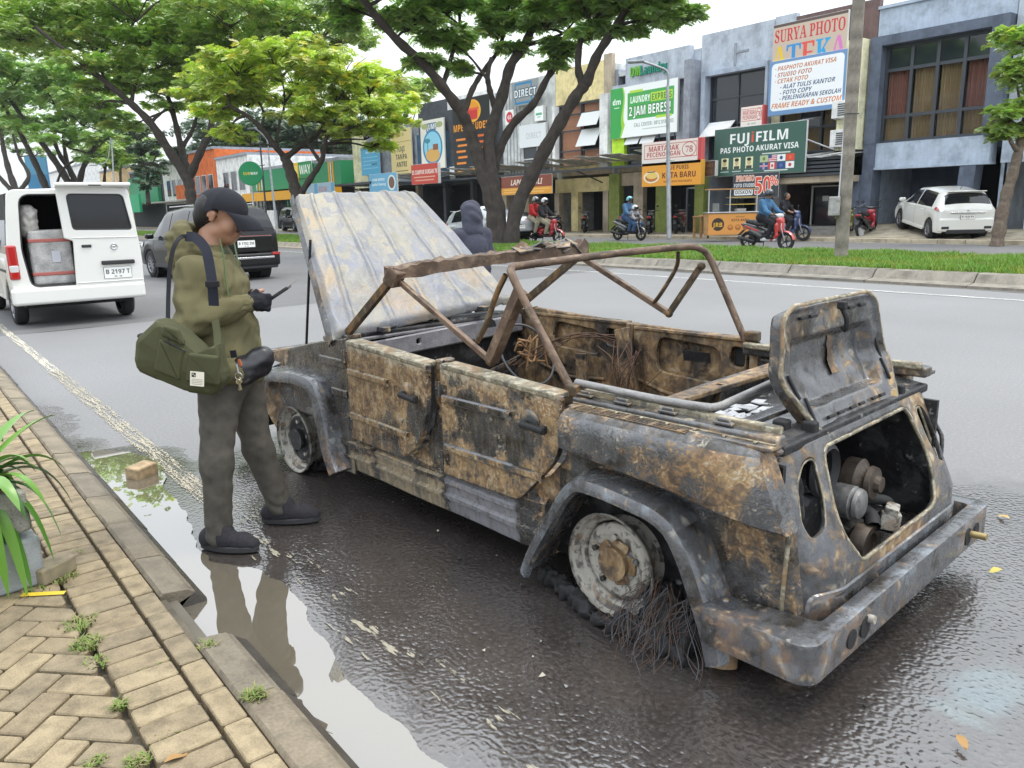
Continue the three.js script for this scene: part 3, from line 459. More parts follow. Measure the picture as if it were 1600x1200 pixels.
{ // beige
  const z0 = -28.37, z1 = -32.45, b = building('beige_building', 'beige shop house with orange curtains in a dark window grid and tilted open panes', z0, z1);
  shell(b, z0, z1, 8.3, { wall: BM.concrete, gf: 2.6, gfm: BM.taupe });
  P(b, 'wall', BM.beige, [FAC - 0.02, FAC + 0.22, 6.75, 8.5, -28.9, z1], [FAC - 0.02, FAC + 0.22, 3.4, 3.6, z0, z1]); P(b, 'wall_pier', BM.white, [FAC - 0.3, FAC + 0.2, 3.4, 6.9, z0, z0 - 0.55], [FAC - 0.3, FAC + 0.2, 3.4, 6.7, z1, z1 + 0.22]); P(b, 'parapet', BM.taupe, [FAC - 0.03, FAC + 0.22, 6.9, 8.75, z0, -28.9]);
  windowGrid(b, FAC + 0.05, [-28.98, -30.55, -32.2], [3.6, 4.4, 5.4, 6.2, 6.72], { cur: (i, j) => CUR.peach, t: 0.07, open: { '0,1': 0.5, '0,2': 0.5 } });
  P(b, 'wall', BM.beige, [FAC - 0.1, FAC + 0.2, 2.3, 3.0, z0, z1]); P(b, 'column', BM.taupe, [FAC - 0.2, FAC + 0.15, GY, 2.3, z0 - 0.02, z0 - 0.4]); P(b, 'column', BM.beige, [FAC - 0.2, FAC + 0.15, GY, 2.3, -30.6, -31.1]); P(b, 'column', BM.taupe, [FAC - 0.2, FAC + 0.15, GY, 2.3, z1 + 0.03, z1 + 0.4]);
}
{ // concrete front
  const z0 = -32.47, z1 = -37.0, b = building('concrete_building', 'bare grey concrete shop house with a blue framed metal letter sign near the roof', z0, z1);
  shell(b, z0, z1, 8.2, { wall: BM.concrete, gf: 2.6, gfm: BM.taupe });
  P(b, 'wall', BM.concrete, [FAC - 0.02, FAC + 0.22, 5.2, 8.4, z0, z1], [FAC - 0.02, FAC + 0.22, 3.3, 5.2, -35.3, z1]); P(b, 'wall_rib', BM.greyD, ...[0, 1, 2, 3, 4].map((i) => [FAC - 0.05, FAC - 0.02, 3.3, 8.4, -35.4 - i * 0.3, -35.44 - i * 0.3]));
  windowGrid(b, FAC + 0.02, [-32.9, -34.0, -35.25], [3.4, 4.2, 5.15], { t: 0.06, frame: BM.frameW });
  P(b, 'column', BM.taupe, [FAC - 0.2, FAC + 0.15, GY, 3.1, -34.6, -35.0]); P(b, 'column', BM.taupe, [FAC - 0.2, FAC + 0.15, GY, 3.1, z1 + 0.03, z1 + 0.4]);
}
{ // dark food building
  const z0 = -37.02, z1 = -46.0, b = building('dark_building', 'charcoal and navy shop house with a large orange food sign seen between the tree limbs', z0, z1);
  shell(b, z0, z1, 8.1, { wall: BM.charcoal, gf: 2.4, gfm: BM.charcoal });
  P(b, 'wall', BM.charcoal, [FAC - 0.02, FAC + 0.22, 3.3, 7.6, z0, -42.5], [FAC - 0.02, FAC + 0.22, 6.4, 8.3, -42.5, z1]); P(b, 'navy_wall', BM.navy, [FAC - 0.2, FAC + 0.22, 3.3, 6.4, -42.5, z1]); P(b, 'parapet', BM.white, [FAC - 0.05, FAC + 0.22, 7.6, 8.3, -38, -42.5]); P(b, 'louvre', BM.greyD, ...[...Array(18)].map((_, i) => [FAC - 0.08, FAC - 0.03, 6.6, 7.5, -37.4 - i * 0.22, -37.5 - i * 0.22]));
  P(b, 'white_wall', BM.white, [FAC - 0.08, FAC - 0.022, 3.4, 4.2, -41.9, -43.6]);
  P(b, 'column', BM.charcoal, ...[-37.3, -40, -43, -45.7].map((z) => [FAC - 0.1, FAC + 0.2, GY, 3.2, z, z - 0.3]));
}
{ const z0 = -46.02, z1 = -55.4, b = building('yellow_building', 'low cream shop building with a yellow poster and blue banner behind the median tree', z0, z1);
  shell(b, z0, z1, 7.2, { wall: BM.cream, gf: 2.4, gfm: BM.dark }); P(b, 'wall', BM.cream, [FAC - 0.02, FAC + 0.22, 3.3, 7.3, -53.2, z1], [FAC - 0.02, FAC + 0.22, 3.3, 7.1, -48.8, -49.4]); P(b, 'wall_panel', BM.greyD, [FAC - 0.01, FAC + 0.22, 3.3, 7.2, z0, -48.8], [FAC - 0.01, FAC + 0.22, 3.3, 7.15, -49.4, -53.2]); P(b, 'column', BM.taupe, ...[-46.3, -50, -55].map((z) => [FAC - 0.1, FAC + 0.2, GY, 3.2, z, z - 0.3]));
  P(b, 'kiosk_roof', BM.frame, [FAC - 3.2, FAC - 0.05, 3.35, 3.5, -47.2, -52.5]);
}
{ const z0 = -40, z1 = -60, b = thing('white_building', 'tall white block rising behind the dark and yellow shop houses', 'building', [46, GY, -52]); P(b, 'wall', BM.white, [44, 58, GY, 11.0, -44, -62]); P(b, 'parapet', BM.greyD, [43.9, 58.1, 11.0, 11.4, -43.9, -62.1]); }
{ // sandwich shop pavilion
  const z0 = -57, z1 = -76, b = building('green_restaurant', 'low green and yellow sandwich restaurant pavilion behind the median trees', z0, z1);
  P(b, 'wall', BM.dark, [FAC + 1, 42, GY, 4.3, z0, z1]); P(b, 'fascia', BM.green, [FAC - 0.3, FAC + 0.98, 3.7, 5.5, z0, z1]); P(b, 'canopy', BM.yellow, [FAC - 1.2, FAC - 0.32, 2.75, 3.5, z0, z1]);
  P(b, 'stripe', BM.yellow, ...[-58.2, -58.9, -62.5, -64.8, -73.6].map((z) => [FAC - 0.33, FAC - 0.302, 3.72, 5.48, z, z - 0.22])); P(b, 'stripe', BM.white, ...[-58.6, -63.0, -65.3, -73.0, -74.3].map((z) => [FAC - 0.33, FAC - 0.302, 3.72, 5.48, z, z - 0.16]));
  P(b, 'parapet', BM.greyD, [FAC - 0.32, 42, 5.5, 5.75, z0, z1]); P(b, 'column', BM.green, ...[-57.4, -66, -75.6].map((z) => [FAC - 0.9, FAC - 0.6, GY, 2.75, z, z - 0.35]));
  P(b, 'fence_rail', BM.dark, [FAC - 1.12, FAC - 1.08, 2.2, 2.26, z0, z1]); for (let z = z0 - 0.8; z > z1; z -= 0.9) P(b, 'fence_post', BM.dark, [FAC - 1.14, FAC - 1.06, GY, 2.75, z, z - 0.08]);
  P(b, 'low_wall', BM.white, [FAC - 1.3, FAC - 1.15, GY, 1.9, -68, z1]);
}
// far shops, seen between the crowns on the left
function farBlock(label, m, z0, z1, h, x = FAC, extra) {
  const b = thing('far_building', label, 'building', [x, GY, (z0 + z1) / 2]); P(b, 'wall', m, [x, x + 12, GY, h, z0, z1]); P(b, 'parapet', BM.greyD, [x - 0.15, x + 12, h, h + 0.25, z0, z1]);
  P(b, 'canopy', BM.awn, [x - 2, x - 0.01, 3.2, 3.35, z0, z1]); P(b, 'shop_opening', BM.dark, [x - 0.04, x - 0.004, GY, 3.0, z0 - 0.5, z1 + 0.5]);
  for (let z = z0 - 1; z - 1.6 > z1; z -= 2.2) { P(b, 'window', BM.frameW, [x - 0.06, x - 0.012, 3.9, 5.9, z, z - 1.6]); P(b, 'pane', BM.glass, [x - 0.072, x - 0.061, 3.98, 5.82, z - 0.08, z - 0.77], [x - 0.072, x - 0.061, 3.98, 5.82, z - 0.83, z - 1.52]); }
  extra && extra(b); return b;
}
farBlock('white far shop house with window grid right of the orange front', BM.white, -77, -86, 7.2);
farBlock('bright orange shop front with white windows behind the forked median tree', BM.orange, -86.2, -95, 8.4, FAC, (b) => { P(b, 'sign', BM.orange, [FAC - 2.2, FAC - 2.0, 3.4, 4.9, -87.5, -93.5]); });
farBlock('white far building with a tall grid of windows left of the orange front', BM.white, -95.2, -106, 7.6);
farBlock('dark grey far shop with a green sign under the trees', BM.charcoal, -106.2, -122, 7.5, FAC, (b) => { P(b, 'sign', BM.green, [FAC - 0.5, FAC - 0.08, 3.3, 6.8, -107, -121]); P(b, 'lower_sign', mat([0.0, 0.38, 0.15], 0.5), [FAC - 2.6, FAC - 2.3, 2.2, 4.4, -108, -118]); });
farBlock('peach far building beyond the green signed shop', BM.peach, -122.4, -140, 8.5);
farBlock('long white far building at the left end of the row', BM.white, -140.5, -185, 10.5);
farBlock('pale yellow far building at the far left', BM.cream, -186, -230, 8.5);
// long corrugated awning along the shops
{
  const a = thing('awning', 'long rusty grey corrugated awning running along the shop fronts at first floor height', 'awning', [FAC, GY, -35]);
  for (let z = -23.2, i = 0; z > -46.5; z -= 0.78, i++) { const pts = []; for (let k = 0; k <= 8; k++) pts.push([k * 0.095 - 0.38, 0.012 * (k % 2)]); for (let k = 8; k >= 0; k--) pts.push([k * 0.095 - 0.38, 0.012 * (k % 2) - 0.012]); const g = ext(pts, 2.3, 0); g.rotateY(-Math.PI / 2); g.rotateZ(-0.1 - 0.03 * Math.sin(i * 2.3)); g.translate(FAC - 0.02, 3.62 + 0.03 * Math.sin(i * 1.7), z - 0.4); P(a, 'sheet', i % 4 ? BM.awn : BM.sheet, g); }
  P(a, 'edge_beam', BM.frame, [FAC - 2.25, FAC - 2.18, 3.22, 3.32, -23.2, -46.5]); for (let z = -24.5; z > -46; z -= 4.4) P(a, 'brace', BM.frame, bar([FAC - 0.05, 2.7, z], [FAC - 2.0, 3.3, z], 0.03));
}
// ---------- signs: boxes with printed faces, sighted on the plane x ----------
function signBoard(name, label, cat, x, [u0, v0], [u1, v1], depth, draw, { side = BM.frameW, px = 384, ry = 0, posts, k = 0.45 } = {}) {
  const p = onX(u0, v0, x), q = onX(u1, v1, x), w = Math.abs(q.z - p.z), h = Math.abs(p.y - q.y), c = V3(x, Math.min(p.y, q.y), (p.z + q.z) / 2);
  const s = thing(name, label, cat, c, -Math.PI / 2 + ry);       // local +z looks towards the road
  M('case', rbox(w, h, depth, 0.012, 0, h / 2, -depth / 2), side, s);
  M('printed_face', face(w - 0.02, h - 0.02, 0, h / 2, 0.004), printMat(print(w, h, draw, px), k), s);
  if (posts) M('bracket', posts(w, h), BM.steel, s);
  return s;
}
signBoard('billboard', 'tall colourful sign reading SURYA PHOTO ATEKA on the brown wall', 'sign', 28.1, [1209, 40], [1321, 96], 0.12, ({ txt, rect }) => {
  rect(0, 0, 1, 1, '#c9b6a4'); rect(0, 0, 1, 0.06, '#5a4a45'); txt('SURYA PHOTO', 0.5, 0.25, 0.36, '#c8323a', { maxW: 0.96, font: 'serif' });
  ['#e8c32c', '#3b8fd0', '#e0564d', '#2f9fd8', '#d97ac0'].forEach((c, i) => txt('ATEKA'[i], 0.1 + i * 0.2, 0.7, 0.66, c, { font: 'serif', maxW: 0.21 }));
});
signBoard('billboard', 'white sign with blue border listing photo and stationery services under the coloured one', 'sign', 28.05, [1203, 97], [1319, 168], 0.14, ({ txt, rect }) => {
  rect(0, 0, 1, 1, '#6e94bf'); rect(0.03, 0.05, 0.94, 0.87, '#f1f3f5', 0.08); const o = { align: 'left', italic: 'italic', maxW: 0.8 };
  txt('· PASPHOTO AKURAT VISA', 0.07, 0.15, 0.11, '#c2703c', o); txt('· STUDIO FOTO', 0.07, 0.27, 0.11, '#b3653a', o); txt('· CETAK FOTO', 0.07, 0.38, 0.11, '#c2703c', o); txt('- ALAT TULIS KANTOR', 0.15, 0.49, 0.11, '#3d5472', o); txt('- FOTO COPY', 0.15, 0.6, 0.11, '#3d5472', o); txt('- PERLENGKAPAN SEKOLAH', 0.15, 0.7, 0.11, '#3d5472', o); txt('FRAME READY & CUSTOM', 0.5, 0.83, 0.13, '#d07a3a', { italic: 'italic', maxW: 0.92 });
}, { px: 512 });
signBoard('sign_board', 'large dark green board advertising passport photos with rows of portraits and flags', 'sign', 27.0, [1117, 203], [1257, 269], 0.1, ({ txt, rect, oval, x: c, W, H }) => {
  rect(0, 0, 1, 1, '#3f6358'); c.save(); c.font = `bold ${0.29 * H}px sans-serif`; c.textBaseline = 'middle'; const wj = c.measureText('FUJ').width, wi = c.measureText('i').width, wa = wj + wi + c.measureText('FILM').width; c.translate(0.17 * W, 0.23 * H); c.scale(0.66 * W / wa, 1); c.fillStyle = '#f4f6f4'; c.fillText('FUJ', 0, 0); c.fillText('FILM', wj + wi, 0); c.fillStyle = '#e0573a'; c.fillText('i', wj, 0); c.restore(); txt('PAS PHOTO AKURAT VISA', 0.5, 0.46, 0.16, '#f2f5f2', { maxW: 0.94 });
  for (let i = 0; i < 3; i++) { const x = 0.13 + i * 0.14; rect(x - 0.04, 0.62, 0.085, 0.24, '#e9e6b8'); oval(x, 0.72, 0.022, 0.07, '#cdb98d'); oval(x, 0.67, 0.024, 0.035, '#2c2c28'); rect(x - 0.03, 0.8, 0.06, 0.06, '#40443c'); rect(x - 0.05, 0.9, 0.1, 0.02, '#cfd8d2'); }
  const F = [['#b9c79a', '#6d8a50'], ['#c9505a', '#e8e8ee'], ['#f0f0f0', '#30508a'], ['#d8503c', '#e06a40'], ['#34508c', '#d05860'], ['#efe4e0', '#c8484c'], ['#30508a', '#5a70a8'], ['#f2f0ee', '#b8404a']];
  F.forEach(([a, b], i) => { const x = 0.53 + (i % 4) * 0.092, y = 0.62 + Math.floor(i / 4) * 0.15; rect(x, y, 0.088, 0.135, a); if (i === 1) { for (let k = 0; k < 4; k++) rect(x, y + k * 0.036, 0.088, 0.016, b); rect(x, y, 0.036, 0.06, '#34508c'); } else if (i === 4) { rect(x + 0.036, y, 0.016, 0.135, '#eee'); rect(x, y + 0.05, 0.088, 0.03, '#eee'); rect(x + 0.04, y, 0.008, 0.135, b); rect(x, y + 0.058, 0.088, 0.014, b); } else if (i === 5) { rect(x, y, 0.022, 0.135, b); rect(x + 0.066, y, 0.022, 0.135, b); oval(x + 0.044, y + 0.068, 0.012, 0.03, b); } else oval(x + 0.044, y + 0.068, 0.016, 0.036, b); });
  rect(0.55, 0.57, 0.3, 0.025, '#d6ddd8'); rect(0.58, 0.92, 0.25, 0.025, '#d6ddd8');
}, { px: 512, posts: (w, h) => [bar([-w * 0.4, h, -0.1], [-w * 0.4, h + 0.2, -1.6], 0.025), bar([w * 0.4, h, -0.1], [w * 0.4, h + 0.2, -1.6], 0.025)] });
{ const s = signBoard('banner', 'dark slanted vinyl banner offering fifty percent off studio photos, hung below the green board', 'banner', 26.9, [1146, 272], [1216, 308], 0.01, ({ txt, rect }) => { rect(0, 0, 1, 1, '#3c4048'); txt('PROMO', 0.27, 0.2, 0.3, '#e07a4a', { maxW: 0.42, font: 'serif', stroke: '#f4ece4', lw: 0.12 }); txt('FOTO STUDIO', 0.25, 0.48, 0.2, '#eef0f2', { maxW: 0.46 }); rect(0.03, 0.62, 0.42, 0.27, '#f2f4f4', 0.05); txt('DISKON', 0.24, 0.76, 0.22, '#33373e', { maxW: 0.38 }); txt('50', 0.66, 0.52, 0.95, '#e0533f', { maxW: 0.36, stroke: '#f6e6da', lw: 0.08 }); txt('%', 0.9, 0.34, 0.5, '#e0533f', { maxW: 0.18, stroke: '#f6e6da', lw: 0.1 }); }); s.rotation.z = 0; }
for (const [lab, c0, c1, x, dp] of [['red and white martabak sign board above the yellow cake sign', [1003, 224], [1095, 254], 26.3, 0.25], ['small red and white martabak sign fixed by the awning window', [1158, 168], [1192, 196], 28.0, 0.3]]) signBoard('shop_sign', lab, 'sign', x, c0, c1, dp, ({ x: c, W, H, txt, rect }) => { rect(0, 0, 1, 1, '#efe6de'); rect(0.95, 0, 0.05, 1, '#c8474c'); rect(0.04, 0.1, 0.9, 0.62, '#c86a62'); rect(0.05, 0.13, 0.88, 0.56, '#f1e2d8'); txt('MARTABAK', 0.38, 0.29, 0.32, '#b84a4a', { maxW: 0.6 }); txt('PECENONGAN', 0.38, 0.53, 0.28, '#b84a4a', { maxW: 0.6 }); c.strokeStyle = '#b84a4a'; c.lineWidth = 0.03 * H; c.beginPath(); c.ellipse(0.81 * W, 0.41 * H, 0.11 * W, 0.28 * H, 0, 0, 7); c.stroke(); txt('78', 0.81, 0.41, 0.36, '#a83c3c', { maxW: 0.16, font: 'serif' }); txt('SK : PIUS', 0.5, 0.86, 0.12, '#5f8a78'); }, { side: mat([0.6, 0.12, 0.12], 0.5) });
signBoard('shop_sign', 'yellow cake shop sign with a bowl picture under the red martabak board', 'sign', 26.3, [1003, 256], [1095, 288], 0.25, ({ txt, rect, oval }) => { rect(0, 0, 1, 1, '#efa53a'); oval(0.17, 0.6, 0.14, 0.26, '#f5ead2'); oval(0.17, 0.62, 0.11, 0.18, '#c67a3a'); oval(0.18, 0.54, 0.1, 0.14, '#f0cf72'); rect(0.1, 0.36, 0.14, 0.04, '#4a3420'); txt('KUE PUKIS', 0.62, 0.25, 0.24, '#5a2d1e', { maxW: 0.5 }); txt('KOTA BARU', 0.64, 0.56, 0.34, '#5a2418', { maxW: 0.62 }); txt('TAMAN KOTA YOGYAKARTA', 0.62, 0.83, 0.12, '#7a3d20', { maxW: 0.5 }); }, { side: mat([0.7, 0.38, 0.06], 0.5) });
signBoard('sign_board', 'brown shop panel with faint lettering between the cake sign and the green board', 'sign', 26.6, [1097, 252], [1117, 275], 0.2, ({ txt, rect }) => { rect(0, 0, 1, 1, '#4a3428'); txt('MART', 0.5, 0.3, 0.3, '#7a5438'); txt('PECE', 0.5, 0.7, 0.3, '#7a5438'); }, { px: 128 });
signBoard('billboard', 'green and white laundry billboard advertising a two hour wash', 'billboard', 28.6, [954, 140], [1058, 206], 0.12, ({ x: c, W, H, txt, rect, oval }) => {
  rect(0, 0, 1, 1, '#f0f4f2'); c.fillStyle = '#9bd03c'; c.beginPath(); c.moveTo(0, 0); c.lineTo(0.2 * W, 0); c.bezierCurveTo(0.28 * W, 0.3 * H, 0.16 * W, 0.5 * H, 0.23 * W, 0.75 * H); c.lineTo(0.17 * W, H); c.lineTo(0, H); c.fill(); c.fillStyle = '#3da453'; c.beginPath(); c.moveTo(0, 0); c.lineTo(0.18 * W, 0); c.bezierCurveTo(0.26 * W, 0.3 * H, 0.13 * W, 0.5 * H, 0.18 * W, 0.8 * H); c.lineTo(0.15 * W, H); c.lineTo(0, H); c.fill();
  txt('dm', 0.1, 0.27, 0.16, '#f4f8f4'); rect(0.06, 0.38, 0.08, 0.02, '#cfe8d2'); rect(0.27, 0.13, 0.68, 0.53, '#4aa755', 0.02); rect(0.3, 0.09, 0.2, 0.05, '#b9dc4a'); rect(0.7, 0.64, 0.22, 0.05, '#b9dc4a'); txt('LAUNDRY', 0.46, 0.28, 0.18, '#f6faf4', { maxW: 0.3 }); rect(0.62, 0.19, 0.31, 0.17, '#b9dc4a'); txt('EXPRESS', 0.775, 0.28, 0.17, '#4a7a40', { maxW: 0.29 }); txt('2 JAM BERES !', 0.6, 0.5, 0.25, '#f8fbf6', { maxW: 0.62, stroke: '#2c6e3a', lw: 0.12 }); txt('CALL CENTER : 0812 8188 203', 0.66, 0.78, 0.1, '#8a9a96', { maxW: 0.58 }); rect(0.5, 0.86, 0.4, 0.02, '#c2ccc8');
}, { px: 512 });
signBoard('shop_sign', 'orange and brown food banner behind the right trunk of the median tree', 'sign', 26.7, [783, 277], [863, 302], 0.04, ({ txt, rect }) => { rect(0, 0, 1, 1, '#8a4a3a'); rect(0, 0.62, 1, 0.38, '#e8a23c'); txt('LAPO  PINULI', 0.5, 0.34, 0.42, '#f4e8dc', { maxW: 0.85, italic: 'italic' }); rect(0.05, 0.7, 0.9, 0.05, '#f3c878'); rect(0.05, 0.84, 0.8, 0.05, '#f3c878'); });
signBoard('billboard', 'tall black board with orange lettering and a red cooking pot in a yellow circle', 'billboard', 28.5, [706, 158], [768, 268], 0.15, ({ txt, rect, oval, x: c, W, H }) => { rect(0, 0, 1, 1, '#202326'); oval(0.55, 0.18, 0.22, 0.15, '#f0b23a'); oval(0.55, 0.18, 0.19, 0.125, '#e59a28'); rect(0.43, 0.15, 0.25, 0.14, '#c8352e', 0.02); rect(0.4, 0.14, 0.31, 0.03, '#e05a4a'); txt('MPENG LUDEN', 0.5, 0.38, 0.13, '#f0a02c', { maxW: 0.98, stroke: '#3a1a10', lw: 0.12 }); for (let i = 0; i < 5; i++) { rect(0.08 + (i % 2) * 0.04, 0.52 + i * 0.08, 0.26, 0.03, '#e8892c'); rect(0.58, 0.5 + i * 0.08, 0.34, 0.03, '#d8641e'); } rect(0.1, 0.94, 0.8, 0.035, '#e89a2c'); }, { px: 384 });
signBoard('billboard', 'white board with a round blue beach picture on the navy wall', 'billboard', 28.6, [656, 190], [696, 262], 0.1, ({ txt, rect, oval }) => { rect(0, 0, 1, 1, '#e9e6da'); oval(0.5, 0.56, 0.42, 0.36, '#2f86b8'); oval(0.5, 0.55, 0.36, 0.31, '#8fd0e8'); oval(0.5, 0.72, 0.3, 0.14, '#d9a95c'); rect(0.52, 0.5, 0.22, 0.12, '#8a5638'); rect(0.28, 0.42, 0.03, 0.22, '#4a7a6a'); oval(0.29, 0.42, 0.12, 0.05, '#3a8a9a'); txt('JUMP', 0.5, 0.14, 0.15, '#f2f2ee', { stroke: '#47698a', lw: 0.3 }); oval(0.2, 0.12, 0.14, 0.06, '#a9b07a'); oval(0.82, 0.12, 0.14, 0.06, '#a9b07a'); });
signBoard('poster', 'cream poster with black block letters behind the round crowned tree', 'poster', 28.7, [609, 204], [645, 270], 0.08, ({ txt, rect }) => { rect(0, 0, 1, 1, '#e8d291'); rect(0, 0.28, 1, 0.012, '#a89050'); txt('HAJI', 0.5, 0.45, 0.16, '#2b2a26', { maxW: 0.7 }); txt('TANPA', 0.5, 0.62, 0.16, '#2b2a26', { maxW: 0.8 }); txt('ANTRI', 0.5, 0.79, 0.16, '#2b2a26', { maxW: 0.8 }); txt('AMAN', 0.5, 0.13, 0.1, '#8a6a3a'); rect(0.2, 0.93, 0.6, 0.02, '#7a6a40'); });
signBoard('banner', 'wrinkled sky blue banner on the cream wall left of the cream poster', 'banner', 28.7, [563, 231], [595, 272], 0.02, ({ txt, rect }) => { rect(0, 0, 1, 1, '#4fb0dc'); rect(0, 0, 1, 0.1, '#3a88b8'); txt('Daun Mutiara', 0.5, 0.2, 0.1, '#eaf6fb', { italic: 'italic' }); for (let i = 0; i < 4; i++) rect(0.1, 0.36 + i * 0.13, 0.8, 0.03, '#8fd0ea'); rect(0.55, 0.62, 0.3, 0.03, '#333'); }, { px: 192 });
signBoard('shop_sign', 'red sign with white lettering over the kiosk roof', 'sign', 26.2, [642, 258], [685, 286], 0.2, ({ txt, rect }) => { rect(0, 0, 1, 1, '#cf4a3c'); txt('ES CAMPUR DURIAN 78', 0.5, 0.4, 0.3, '#f6efe6', { maxW: 0.95 }); rect(0.1, 0.62, 0.8, 0.06, '#eab09a'); rect(0.15, 0.78, 0.7, 0.06, '#eab09a'); });
signBoard('shop_sign', 'light blue kiosk sign with a round food picture just above the raised bonnet', 'sign', 25.9, [576, 273], [621, 300], 0.1, ({ txt, rect, oval }) => { rect(0, 0, 1, 1, '#6fb3d8'); txt('AYAM GEPREK', 0.35, 0.3, 0.2, '#eef4f8', { maxW: 0.6 }); txt('Sambal Bawang', 0.35, 0.55, 0.2, '#eef4f8', { maxW: 0.6 }); oval(0.82, 0.5, 0.14, 0.4, '#e8eef0'); oval(0.82, 0.5, 0.1, 0.3, '#7a5a48'); }, { px: 192 });
signBoard('banner', 'pale blue and white low banner half hidden by the raised bonnet', 'banner', 25.2, [478, 288], [523, 304], 0.03, ({ txt, rect }) => { rect(0, 0, 1, 1, '#a9c4d8'); rect(0.3, 0, 0.12, 1, '#58a8d0'); txt('AQUA', 0.6, 0.5, 0.6, '#c07a8a', { maxW: 0.4 }); rect(0.9, 0, 0.1, 1, '#58a8d0'); }, { px: 128 });
for (const [lab, c0, c1, d] of [['small white square sign with a red round logo', [789, 173], [803, 194], (p) => { p.rect(0, 0, 1, 1, '#f2f2f0'); p.oval(0.5, 0.5, 0.38, 0.38, '#c8404a'); p.txt('GS', 0.5, 0.5, 0.36, '#fff'); }], ['small white square sign with a green wave logo', [835, 167], [849, 188], (p) => { p.rect(0, 0, 1, 1, '#f4f6f4'); p.rect(0.15, 0.45, 0.7, 0.16, '#5fae88'); p.rect(0.3, 0.7, 0.4, 0.06, '#8ab8a0'); }]]) signBoard('shop_sign', lab + ' on the concrete front', 'sign', 28.7, c0, c1, 0.2, d, { px: 128 });
signBoard('sign_board', 'wide white panel reading DIRECT in thin letters on the concrete front', 'sign', 28.75, [811, 197], [853, 227], 0.15, ({ txt, rect }) => { rect(0, 0, 1, 1, '#dfe3e6'); txt('DIRECT', 0.55, 0.5, 0.34, '#aeb6bc', { maxW: 0.8, bold: '' }); }, { px: 192 });
signBoard('shop_sign', 'blue outlined letter sign high on the concrete front between tree limbs', 'sign', 28.65, [799, 130], [842, 160], 0.06, ({ txt, rect, x: c, W, H }) => { rect(0, 0, 1, 1, '#8f9496'); c.strokeStyle = '#2f7fb0'; c.lineWidth = 0.09 * H; c.strokeRect(0.14 * W, 0.1 * H, 0.6 * W, 0.8 * H); rect(0, 0.3, 1, 0.4, '#8f9496'); txt('DIRECT', 0.5, 0.5, 0.44, '#e6eef2', { maxW: 0.98, stroke: '#3f4a52', lw: 0.18 }); }, { side: BM.concrete });
signBoard('shop_sign', 'sandwich shop name in yellow and white letters on the green fascia', 'sign', 28.55, [449, 256], [488, 276], 0.08, ({ txt, rect }) => { rect(0, 0, 1, 1, '#0f8a4a'); rect(0, 0, 0.45, 1, '#e9b92c'); txt('SUB', 0.22, 0.5, 0.8, '#f6e27a', { maxW: 0.4 }); txt('WAY', 0.72, 0.5, 0.8, '#f3f5ef', { maxW: 0.5 }); }, { px: 192 });
{ // letters of the laundry name
  const { FontLoader } = await import('three/addons/loaders/FontLoader.js'), { TextGeometry } = await import('three/addons/geometries/TextGeometry.js');
  const font = await new FontLoader().loadAsync('fonts/droid/droid_sans_bold.typeface.json');
  const p = onX(985, 117, 28.6), q = onX(1042, 106, 28.6), s = thing('letter_sign', 'raised green three dimensional letters naming the laundry at the top of its wall', 'sign', [28.6, p.y - 0.1, (p.z + q.z) / 2], -Math.PI / 2), L = Math.abs(p.z - q.z);
  const put = (str, m, x0, x1, h) => { const g = new TextGeometry(str, { font, size: h, depth: 0.06, curveSegments: 3 }); g.computeBoundingBox(); const w = g.boundingBox.max.x - g.boundingBox.min.x; g.scale((x1 - x0) / w, 1, 1); g.translate(x0, 0, 0); M('lettering', g, m, s); };
  put('DM', mat([0.14, 0.42, 0.03], 0.4), -L / 2, -L / 2 + L * 0.28, 0.42); put('Laundry', mat([0.01, 0.24, 0.16], 0.4), -L / 2 + L * 0.29, L / 2, 0.4);
}
{ // round green sandwich sign on a pole
  const p = at(391, 271, 44), s = thing('pole_sign', 'round green sign on a pole beside the dark cap of the standing man', 'sign', [p.x, FY, p.z], 38.3 * -D2R); const h = p.y - FY;
  M('pole', bar([0, 0, -0.08], [0, h - 0.4, -0.08], 0.05), BM.steel, s); const d = new THREE.CylinderGeometry(0.66, 0.66, 0.12, 40); d.rotateX(Math.PI / 2); d.translate(0, h, -0.07); M('disc', d, mat([0.0, 0.25, 0.11], 0.4), s);
  const f = new THREE.CircleGeometry(0.62, 40); f.translate(0, h, 0); f.userData.keepUV = true; M('printed_face', f, printMat(print(1, 1, ({ txt, rect }) => { rect(0, 0, 1, 1, '#128a56'); txt('SUB', 0.33, 0.5, 0.17, '#e9c53c', { maxW: 0.34 }); txt('WAY', 0.67, 0.5, 0.17, '#f2f4ee', { maxW: 0.34 }); }, 256)), s);
}
{ const p = at(55, 245, 115), s = thing('billboard', 'tall blue advertising panel behind the trees at the far left', 'billboard', [p.x, FY, p.z], -40 * D2R); M('panel', rbox(3.2, 9, 0.3, 0.03, 0, 6, 0), mat([0.05, 0.2, 0.38], 0.5), s); M('printed_face', face(3.1, 8.9, 0, 6, 0.155), printMat(print(3.1, 8.9, ({ rect, txt, oval }) => { rect(0, 0, 1, 1, '#3f86b4'); rect(0, 0, 1, 0.3, '#5a9cc2'); oval(0.4, 0.62, 0.3, 0.09, '#4a4a56'); oval(0.42, 0.62, 0.2, 0.05, '#b8705a'); txt('PRO', 0.5, 0.9, 0.1, '#bfe0ee', { maxW: 0.8 }); }, 256)), s); M('post', bar([0, 0, -0.3], [0, 8, -0.3], 0.15), BM.steel, s); }
